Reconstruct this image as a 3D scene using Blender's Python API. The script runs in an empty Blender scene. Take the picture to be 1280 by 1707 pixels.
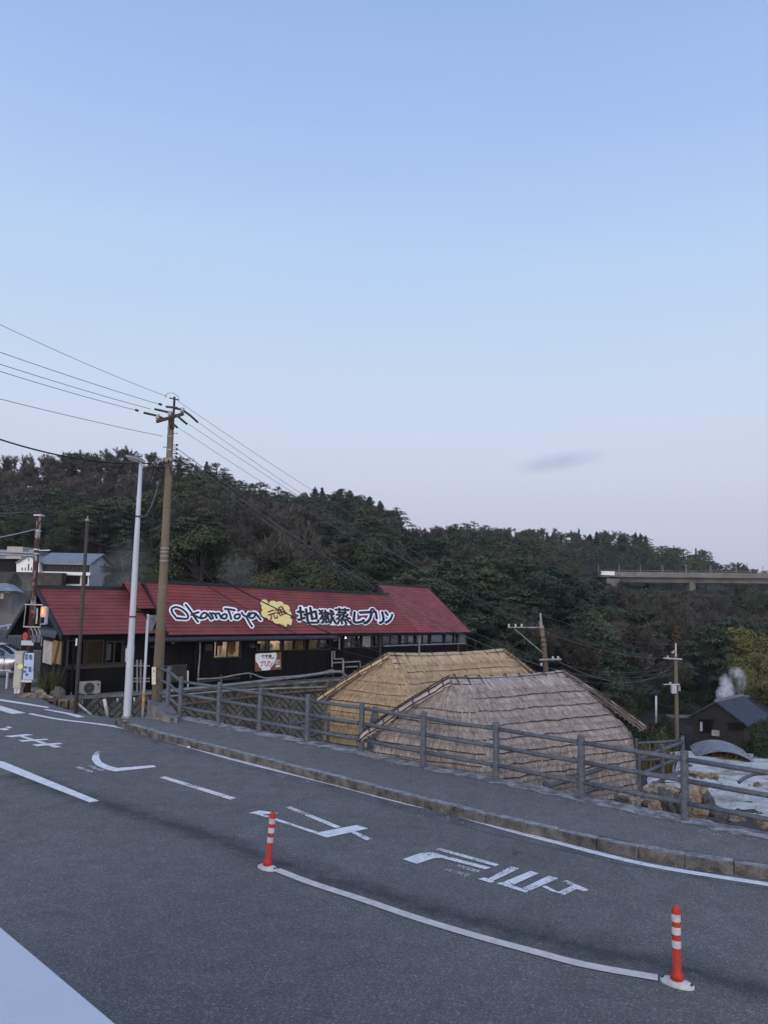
import bpy, bmesh, math, random
import numpy as np
from mathutils import Vector, Matrix, noise as mnoise

random.seed(7); RNG = np.random.default_rng(11)
SC = bpy.context.scene; COL = SC.collection
R = math.radians

# ------------------------------------------------------------------ camera
EYE = 3.6; FPX = 1280.0; PITCH = R(5.87); ROLL = 0.022
F_ = Vector((0, math.cos(PITCH), math.sin(PITCH)))
U0 = Vector((0, -math.sin(PITCH), math.cos(PITCH))); R0_ = Vector((1, 0, 0))
UP = U0*math.cos(ROLL) - R0_*math.sin(ROLL)
RT = U0*math.sin(ROLL) + R0_*math.cos(ROLL)
CAMP = Vector((0, 0, EYE))
cd = bpy.data.cameras.new('camera'); cam = bpy.data.objects.new('camera', cd); COL.objects.link(cam)
cd.sensor_fit = 'VERTICAL'; cd.sensor_height = 36.0; cd.lens = 36.0*FPX/1707.0
cd.clip_start = 0.05; cd.clip_end = 9000
mw = Matrix.Identity(4)
for i in range(3):
    mw[i][0] = RT[i]; mw[i][1] = UP[i]; mw[i][2] = -F_[i]; mw[i][3] = CAMP[i]
cam.matrix_world = mw
SC.camera = cam

# ------------------------------------------------------------------ world: dusk sky
W = bpy.data.worlds.new("World"); SC.world = W; W.use_nodes = True
def lin(r, g, b):
    f = lambda c: (c/255/12.92) if c <= 10.3 else ((c/255+0.055)/1.055)**2.4
    return (f(r), f(g), f(b), 1.0)
nt = W.node_tree; nt.nodes.clear()
wo = nt.nodes.new('ShaderNodeOutputWorld'); bg = nt.nodes.new('ShaderNodeBackground')
sky = nt.nodes.new('ShaderNodeTexSky'); sky.sky_type = 'NISHITA'; sky.sun_disc = False
SUN_EL, SUN_AZ = R(4.0), R(200)          # sun low behind the camera
sky.sun_elevation = SUN_EL; sky.sun_rotation = SUN_AZ; sky.dust_density = 1.5; sky.ozone_density = 2.0
tc = nt.nodes.new('ShaderNodeTexCoord'); sep = nt.nodes.new('ShaderNodeSeparateXYZ')
nt.links.new(tc.outputs['Generated'], sep.inputs[0])
ramp = nt.nodes.new('ShaderNodeValToRGB')
el = ramp.color_ramp.elements
stops = [(0.0, (189, 189, 208)), (0.074, (196, 199, 218)), (0.145, (203, 210, 230)), (0.205, (203, 215, 236)), (0.272, (198, 216, 240)),
         (0.395, (184, 210, 243)), (0.53, (165, 194, 239)), (0.636, (152, 181, 232)), (1.0, (132, 160, 220))]
el[0].position, el[0].color = stops[0][0], lin(*stops[0][1])
el[1].position, el[1].color = stops[-1][0], lin(*stops[-1][1])
for p, c in stops[1:-1]:
    e = el.new(p); e.color = lin(*c)
# faint unevenness, drawn out along the horizon
smap = nt.nodes.new('ShaderNodeMapping'); smap.inputs['Scale'].default_value = (1.2, 1.2, 9.0); nt.links.new(tc.outputs['Generated'], smap.inputs[0])
sn = nt.nodes.new('ShaderNodeTexNoise'); sn.inputs['Scale'].default_value = 1.6; sn.inputs['Detail'].default_value = 5; nt.links.new(smap.outputs[0], sn.inputs['Vector'])
nt.links.new(sep.outputs['Z'], ramp.inputs[0])
# afterglow low in the sky on the sunset side
def math_node(tree, op, a=None, b=None, clamp=False):
    n = tree.nodes.new('ShaderNodeMath'); n.operation = op; n.use_clamp = clamp
    for i, v in enumerate((a, b)):
        if v is None: continue
        if isinstance(v, (int, float)): n.inputs[i].default_value = v
        else: tree.links.new(v, n.inputs[i])
    return n.outputs[0]
skz = math_node(nt, 'ADD', sep.outputs['Z'], math_node(nt, 'MULTIPLY', math_node(nt, 'SUBTRACT', sn.outputs['Fac'], 0.5), 0.07))
nt.links.new(skz, ramp.inputs[0])
back = math_node(nt, 'MULTIPLY', sep.outputs['Y'], -1.0)
back = math_node(nt, 'SUBTRACT', back, 0.05, True)
lowz = math_node(nt, 'SUBTRACT', 1.0, math_node(nt, 'ABSOLUTE', sep.outputs['Z']))
glow = math_node(nt, 'MULTIPLY', back, math_node(nt, 'POWER', lowz, 1.2))
gl = nt.nodes.new('ShaderNodeMix'); gl.data_type = 'RGBA'; gl.blend_type = 'ADD'
nt.links.new(glow, gl.inputs[0]); nt.links.new(ramp.outputs[0], gl.inputs[6]); gl.inputs[7].default_value = (2.3, 1.95, 1.65, 1)
skm = nt.nodes.new('ShaderNodeMix'); skm.data_type = 'RGBA'; skm.blend_type = 'MULTIPLY'; skm.inputs[0].default_value = 1.0
nt.links.new(sky.outputs[0], skm.inputs[6]); skm.inputs[7].default_value = (0.1, 0.1, 0.1, 1)
mx = nt.nodes.new('ShaderNodeMix'); mx.data_type = 'RGBA'; mx.inputs[0].default_value = 0.95
nt.links.new(skm.outputs[2], mx.inputs[6]); nt.links.new(gl.outputs[2], mx.inputs[7])
bg.inputs['Strength'].default_value = 1.05
nt.links.new(mx.outputs[2], bg.inputs['Color']); nt.links.new(bg.outputs[0], wo.inputs[0])

sd = bpy.data.lights.new('sun', 'SUN'); sun = bpy.data.objects.new('sun', sd); COL.objects.link(sun)
sd.energy = 1.0; sd.angle = R(40); sd.color = (1.0, 0.90, 0.80)
sv = Vector((math.sin(SUN_AZ)*math.cos(R(18)), math.cos(SUN_AZ)*math.cos(R(18)), math.sin(R(18))))
sun.rotation_euler = (-sv).to_track_quat('-Z', 'Y').to_euler()
SC.cycles.volume_bounces = 3
SC.view_settings.view_transform = 'Standard'; SC.view_settings.look = 'None'
SC.view_settings.exposure = 0.0; SC.view_settings.gamma = 1.0; SC.view_settings.use_curve_mapping = False

# ------------------------------------------------------------------ helpers
def ray(px, py):
    return (RT*(px-640.0) + UP*(853.5-py) + F_*FPX)
def at(px, py, d):
    """the point seen at photo pixel (px,py), d metres ahead (world y = d)"""
    r = ray(px, py); return CAMP + r*(d/r.y)
def onz(px, py, z=0.0):
    r = ray(px, py); return CAMP + r*((z-EYE)/r.z)
def onplane(px, py, P, N):
    r = ray(px, py); return CAMP + r*((P-CAMP).dot(N)/r.dot(N))

ORG = {}
class MB:
    def __init__(s): s.v = []; s.f = []; s.uv = None; s.mi = []
    def add(s, vs, fs, m=0):
        b = len(s.v); s.v += [tuple(x) for x in vs]
        for f in fs: s.f.append(tuple(b+i for i in f)); s.mi.append(m)
    def quad(s, a, b, c, d, m=0): s.add([a, b, c, d], [(0, 1, 2, 3)], m)
    def box(s, c, ax, ay, az, m=0):
        """box about centre c with half-axis vectors"""
        c, ax, ay, az = Vector(c), Vector(ax), Vector(ay), Vector(az)
        vs = [c+ax*i+ay*j+az*k for k in (-1, 1) for j in (-1, 1) for i in (-1, 1)]
        s.add(vs, [(0, 2, 3, 1), (4, 5, 7, 6), (0, 1, 5, 4), (2, 6, 7, 3), (0, 4, 6, 2), (1, 3, 7, 5)], m)
    def abox(s, x0, x1, y0, y1, z0, z1, m=0):
        s.box(((x0+x1)/2, (y0+y1)/2, (z0+z1)/2), ((x1-x0)/2, 0, 0), (0, (y1-y0)/2, 0), (0, 0, (z1-z0)/2), m)
    def tube(s, pts, r, n=8, caps=True, m=0):
        pts = [Vector(p) for p in pts]
        rs = r if isinstance(r, (list, tuple)) else [r]*len(pts)
        rings = []; prev = None
        for i, p in enumerate(pts):
            t = (pts[min(i+1, len(pts)-1)] - pts[max(i-1, 0)]).normalized()
            if prev is None:
                a = Vector((0, 0, 1)) if abs(t.z) < 0.9 else Vector((1, 0, 0))
                x = t.cross(a).normalized()
            else:
                x = (prev - t*prev.dot(t)).normalized()
            prev = x; y = t.cross(x)
            rings.append([p + (x*math.cos(2*math.pi*k/n) + y*math.sin(2*math.pi*k/n))*rs[i] for k in range(n)])
        vs = [v for rg in rings for v in rg]; fs = []
        for i in range(len(rings)-1):
            for k in range(n):
                k2 = (k+1) % n
                fs.append((i*n+k, i*n+k2, (i+1)*n+k2, (i+1)*n+k))
        if caps:
            fs.append(tuple(reversed(range(n)))); fs.append(tuple((len(rings)-1)*n+k for k in range(n)))
        s.add(vs, fs, m)
    def prism(s, poly, ext, m=0):
        """planar polygon (3D points) extruded by vector ext"""
        poly = [Vector(p) for p in poly]; n = len(poly); ext = Vector(ext)
        vs = poly + [p+ext for p in poly]
        fs = [tuple(reversed(range(n))), tuple(range(n, 2*n))] + [(i, (i+1) % n, (i+1) % n+n, i+n) for i in range(n)]
        s.add(vs, fs, m)
    def grid(s, P, m=0):
        b = len(s.v); nr, nc = len(P), len(P[0])
        for row in P: s.v += [tuple(p) for p in row]
        for i in range(nr-1):
            for j in range(nc-1):
                s.f.append((b+i*nc+j, b+i*nc+j+1, b+(i+1)*nc+j+1, b+(i+1)*nc+j)); s.mi.append(m)
    def sphere(s, c, rx, ry, rz, n=10, m=0):
        c = Vector(c); P = []
        for i in range(n//2+1):
            th = math.pi*i/(n//2)
            P.append([c+Vector((rx*math.sin(th)*math.cos(2*math.pi*j/n), ry*math.sin(th)*math.sin(2*math.pi*j/n), rz*math.cos(th))) for j in range(n+1)])
        s.grid(P, m)
    def build(s, name, mat, parent=None, smooth=False, bevel=0.0, uv=None):
        me = bpy.data.meshes.new(name)
        o = Vector((0, 0, 0))
        if parent is not None: o = ORG.get(parent.name, o)
        me.from_pydata([(x-o.x, y-o.y, z-o.z) for x, y, z in s.v], [], s.f)
        mats = mat if isinstance(mat, (list, tuple)) else [mat]
        for mm in mats: me.materials.append(mm)
        if len(mats) > 1: me.polygons.foreach_set('material_index', s.mi)
        if smooth: me.polygons.foreach_set('use_smooth', [True]*len(me.polygons))
        if uv is not None:
            l = me.uv_layers.new(name='UVMap')
            vi = np.zeros(len(me.loops), dtype=np.int64); me.loops.foreach_get('vertex_index', vi)
            l.data.foreach_set('uv', np.asarray(uv, dtype=np.float32)[vi].ravel())
        me.update()
        ob = bpy.data.objects.new(name, me); COL.objects.link(ob)
        if parent is not None:
            ob.parent = parent; ORG[ob.name] = o
        if bevel:
            bm = bmesh.new(); bm.from_mesh(me)
            bmesh.ops.remove_doubles(bm, verts=bm.verts, dist=1e-5)
            bmesh.ops.bevel(bm, geom=[e for e in bm.edges if len(e.link_faces) == 2 and e.calc_face_angle(0) > 0.5], offset=bevel, segments=2, affect='EDGES', clamp_overlap=True)
            bm.to_mesh(me); bm.free()
        return ob

def thing(name, loc, label, cat, group=None):
    o = bpy.data.objects.new(name, None); COL.objects.link(o); o.location = loc
    o.empty_display_size = 0.2
    ORG[o.name] = Vector(loc); o['label'] = label; o['category'] = cat
    if group: o['group'] = group
    return o
def tag(o, label, cat, group=None):
    o['label'] = label; o['category'] = cat
    if group: o['group'] = group
    return o
def kind(o, k): o['kind'] = k; return o

# ------------------------------------------------------------------ materials
def newmat(name):
    m = bpy.data.materials.new(name); m.use_nodes = True
    t = m.node_tree; b = t.nodes['Principled BSDF']
    return m, t, b
def coords(t, which='Object', scale=(1, 1, 1)):
    if which == 'World':
        g = t.nodes.new('ShaderNodeNewGeometry'); src = g.outputs['Position']
    else:
        g = t.nodes.new('ShaderNodeTexCoord'); src = g.outputs[which]
    mp = t.nodes.new('ShaderNodeMapping'); mp.inputs['Scale'].default_value = scale
    t.links.new(src, mp.inputs[0]); return mp.outputs[0]
def noise(t, vec, scale, detail=4, rough=0.55, out='Fac'):
    n = t.nodes.new('ShaderNodeTexNoise'); n.inputs['Scale'].default_value = scale
    n.inputs['Detail'].default_value = detail; n.inputs['Roughness'].default_value = rough
    t.links.new(vec, n.inputs['Vector']); return n.outputs[out]
def cramp(t, fac, stops, interp='LINEAR'):
    r = t.nodes.new('ShaderNodeValToRGB'); r.color_ramp.interpolation = interp
    e = r.color_ramp.elements
    e[0].position, e[0].color = stops[0][0], (*stops[0][1][:3], 1)
    e[1].position, e[1].color = stops[-1][0], (*stops[-1][1][:3], 1)
    for p, c in stops[1:-1]:
        q = e.new(p); q.color = (*c[:3], 1)
    t.links.new(fac, r.inputs[0]); return r.outputs[0]
def g3(v): return (v, v, v)
def mixc(t, fac, a, b, mode='MIX'):
    n = t.nodes.new('ShaderNodeMix'); n.data_type = 'RGBA'; n.blend_type = mode
    for sock, v in ((n.inputs[0], fac), (n.inputs[6], a), (n.inputs[7], b)):
        if isinstance(v, (int, float)): sock.default_value = v
        elif isinstance(v, tuple): sock.default_value = (*v[:3], 1)
        else: t.links.new(v, sock)
    return n.outputs[2]
def bump(t, b, h, strength, dist=0.02):
    n = t.nodes.new('ShaderNodeBump'); n.inputs['Strength'].default_value = strength; n.inputs['Distance'].default_value = dist
    t.links.new(h, n.inputs['Height']); t.links.new(n.outputs[0], b.inputs['Normal'])
def pm(name, c1, c2=None, scale=3.0, rough=0.75, bmp=0.0, bscale=40, metal=0.0, co='Object', sc=(1, 1, 1), lo=0.35, hi=0.65, spec=0.3, fine=0.0):
    """procedural paint/stone/metal: two tones by noise, optional fine grain and bump"""
    m, t, b = newmat(name)
    c1 = tuple(c1[:3]); c2 = tuple((c2 or tuple(x*0.75 for x in c1))[:3])
    v = coords(t, co, sc)
    col = cramp(t, noise(t, v, scale, 6, 0.6), [(lo, c2), (hi, c1)])
    if fine:
        f = noise(t, v, bscale, 3, 0.6)
        col = mixc(t, 1.0, col, cramp(t, f, [(0.3, g3(1-fine)), (0.7, g3(1+fine))]), 'MULTIPLY')
    t.links.new(col, b.inputs['Base Color'])
    b.inputs['Roughness'].default_value = rough; b.inputs['Metallic'].default_value = metal
    b.inputs['Specular IOR Level'].default_value = spec
    if bmp: bump(t, b, noise(t, v, bscale, 4, 0.6), bmp)
    return m
def emit(name, c, s):
    m, t, b = newmat(name); b.inputs['Base Color'].default_value = (*c, 1)
    b.inputs['Emission Color'].default_value = (*c, 1); b.inputs['Emission Strength'].default_value = s
    return m

def asphalt(name, base, patch=0.25, worn=0.0):
    m, t, b = newmat(name); v = coords(t, 'World')
    big = noise(t, v, 0.35, 5, 0.6); mid = noise(t, v, 3.0, 5, 0.65)
    vo = t.nodes.new('ShaderNodeTexVoronoi'); vo.inputs['Scale'].default_value = 75; t.links.new(v, vo.inputs['Vector'])
    sepc = t.nodes.new('ShaderNodeSeparateColor'); t.links.new(vo.outputs['Color'], sepc.inputs[0])
    grain = cramp(t, sepc.outputs[0], [(0.0, g3(0.68)), (0.45, g3(0.9)), (0.8, g3(1.12)), (0.95, g3(1.45)), (1.0, g3(2.1))])
    c = mixc(t, big, tuple(x*(1-patch) for x in base), tuple(x*(1+patch) for x in base))
    c = mixc(t, 1.0, c, cramp(t, mid, [(0.3, g3(0.86)), (0.7, g3(1.14))]), 'MULTIPLY')
    c = mixc(t, 1.0, c, grain, 'MULTIPLY')
    wob = t.nodes.new('ShaderNodeVectorMath'); wob.operation = 'ADD'
    nz = t.nodes.new('ShaderNodeTexNoise'); nz.inputs['Scale'].default_value = 1.3; nz.inputs['Detail'].default_value = 5; t.links.new(v, nz.inputs['Vector'])
    t.links.new(v, wob.inputs[0]); t.links.new(nz.outputs['Color'], wob.inputs[1])
    ve = t.nodes.new('ShaderNodeTexVoronoi'); ve.feature = 'DISTANCE_TO_EDGE'; ve.inputs['Scale'].default_value = 0.33; t.links.new(wob.outputs[0], ve.inputs['Vector'])
    ck = math_node(t, 'LESS_THAN', ve.outputs['Distance'], 0.0035)
    ck = math_node(t, 'MULTIPLY', ck, cramp(t, noise(t, v, 0.5, 3, 0.6), [(0.54, g3(0)), (0.64, g3(0.40))]))
    c = mixc(t, ck, c, (0.02, 0.02, 0.02))
    st_ = cramp(t, noise(t, coords(t, 'World', (0.9, 1.6, 1)), 0.8, 6, 0.7), [(0.60, g3(1.0)), (0.72, g3(0.80))])
    c = mixc(t, 1.0, c, st_, 'MULTIPLY')
    t.links.new(c, b.inputs['Base Color']); b.inputs['Roughness'].default_value = 0.82; b.inputs['Specular IOR Level'].default_value = 0.25
    bump(t, b, vo.outputs['Distance'], 0.5, 0.006)
    return m
def paint_road(name, amt, col=(0.80, 0.80, 0.79), base=(0.055, 0.06, 0.07)):
    """road paint that has worn through to the asphalt in grains; amt 0 = fresh"""
    m, t, b = newmat(name); v = coords(t, 'World')
    n1 = noise(t, v, 38, 4, 0.75); n2 = noise(t, v, 2.2, 4, 0.6)
    s = math_node(t, 'ADD', math_node(t, 'MULTIPLY', n1, 0.6), math_node(t, 'MULTIPLY', n2, 0.4))
    k = cramp(t, s, [(max(0.0, 0.27+amt*0.28), g3(0)), (0.33+amt*0.28, g3(1))])
    dirt = cramp(t, noise(t, v, 7, 5, 0.65), [(0.3, g3(0.72)), (0.65, g3(1.0))])
    pc = mixc(t, 1.0, col, dirt, 'MULTIPLY')
    t.links.new(pc, b.inputs['Base Color']); b.inputs['Roughness'].default_value = 0.7
    tr = t.nodes.new('ShaderNodeBsdfTransparent'); ms = t.nodes.new('ShaderNodeMixShader')
    t.links.new(k, ms.inputs[0]); t.links.new(tr.outputs[0], ms.inputs[1]); t.links.new(b.outputs[0], ms.inputs[2])
    t.links.new(ms.outputs[0], t.nodes['Material Output'].inputs[0])
    return m
def glass(name, tint=(0.5, 0.55, 0.6), opacity=0.25):
    m, t, b = newmat(name); t.nodes.remove(b)
    gl_ = t.nodes.new('ShaderNodeBsdfGlossy'); gl_.inputs['Roughness'].default_value = 0.03; gl_.inputs['Color'].default_value = (0.8, 0.85, 0.9, 1)
    tr = t.nodes.new('ShaderNodeBsdfTransparent'); tr.inputs['Color'].default_value = (*tint, 1)
    fr = t.nodes.new('ShaderNodeFresnel'); fr.inputs['IOR'].default_value = 1.5
    f = math_node(t, 'MULTIPLY', fr.outputs[0], 0.55)
    ms = t.nodes.new('ShaderNodeMixShader'); t.links.new(f, ms.inputs[0])
    t.links.new(tr.outputs[0], ms.inputs[1]); t.links.new(gl_.outputs[0], ms.inputs[2])
    t.links.new(ms.outputs[0], t.nodes['Material Output'].inputs[0]); return m
def foliage(name, a, b_, c, scale=0.25):
    """leaf colour varies by clump (world noise), by tree (object random) and leaf to leaf"""
    m, t, b = newmat(name); v = coords(t, 'World')
    n1 = noise(t, v, scale, 3, 0.6); n2 = noise(t, v, 6.0, 3, 0.7)
    oi = t.nodes.new('ShaderNodeObjectInfo')
    s = math_node(t, 'ADD', math_node(t, 'MULTIPLY', n1, 0.6), math_node(t, 'MULTIPLY', n2, 0.3))
    s = math_node(t, 'ADD', s, math_node(t, 'MULTIPLY', oi.outputs['Random'], 0.12))
    col = cramp(t, s, [(0.34, a), (0.5, b_), (0.66, c)])
    t.links.new(col, b.inputs['Base Color']); b.inputs['Roughness'].default_value = 0.85; b.inputs['Specular IOR Level'].default_value = 0.15
    return m
def planks(name, c1, c2, width=0.12, axis='X', rough=0.7):
    """boards: board-to-board tone and narrow dark joints, with grain"""
    m, t, b = newmat(name)
    tcn = t.nodes.new('ShaderNodeUVMap'); tcn.uv_map = 'UVMap'
    sp = t.nodes.new('ShaderNodeSeparateXYZ'); t.links.new(tcn.outputs[0], sp.inputs[0])
    u = math_node(t, 'DIVIDE', sp.outputs[0 if axis == 'X' else 1], width)
    fr = math_node(t, 'FRACT', u); idn = math_node(t, 'FLOOR', u)
    wn = t.nodes.new('ShaderNodeTexWhiteNoise'); wn.noise_dimensions = '1D'; t.links.new(idn, wn.inputs['W'])
    mp = t.nodes.new('ShaderNodeMapping'); mp.inputs['Scale'].default_value = (30, 2, 1) if axis == 'X' else (2, 30, 1)
    t.links.new(tcn.outputs[0], mp.inputs[0])
    gn = noise(t, mp.outputs[0], 1.0, 5, 0.65)
    f = math_node(t, 'ADD', math_node(t, 'MULTIPLY', wn.outputs['Value'], 0.6), math_node(t, 'MULTIPLY', gn, 0.4))
    c = mixc(t, f, c1, c2)
    j = cramp(t, fr, [(0.0, g3(0.25)), (0.06, g3(1)), (0.94, g3(1)), (1.0, g3(0.25))])
    c = mixc(t, 1.0, c, j, 'MULTIPLY')
    t.links.new(c, b.inputs['Base Color']); b.inputs['Roughness'].default_value = rough
    bump(t, b, j, 0.6, 0.01); b.inputs['Specular IOR Level'].default_value = 0.08
    return m

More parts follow.
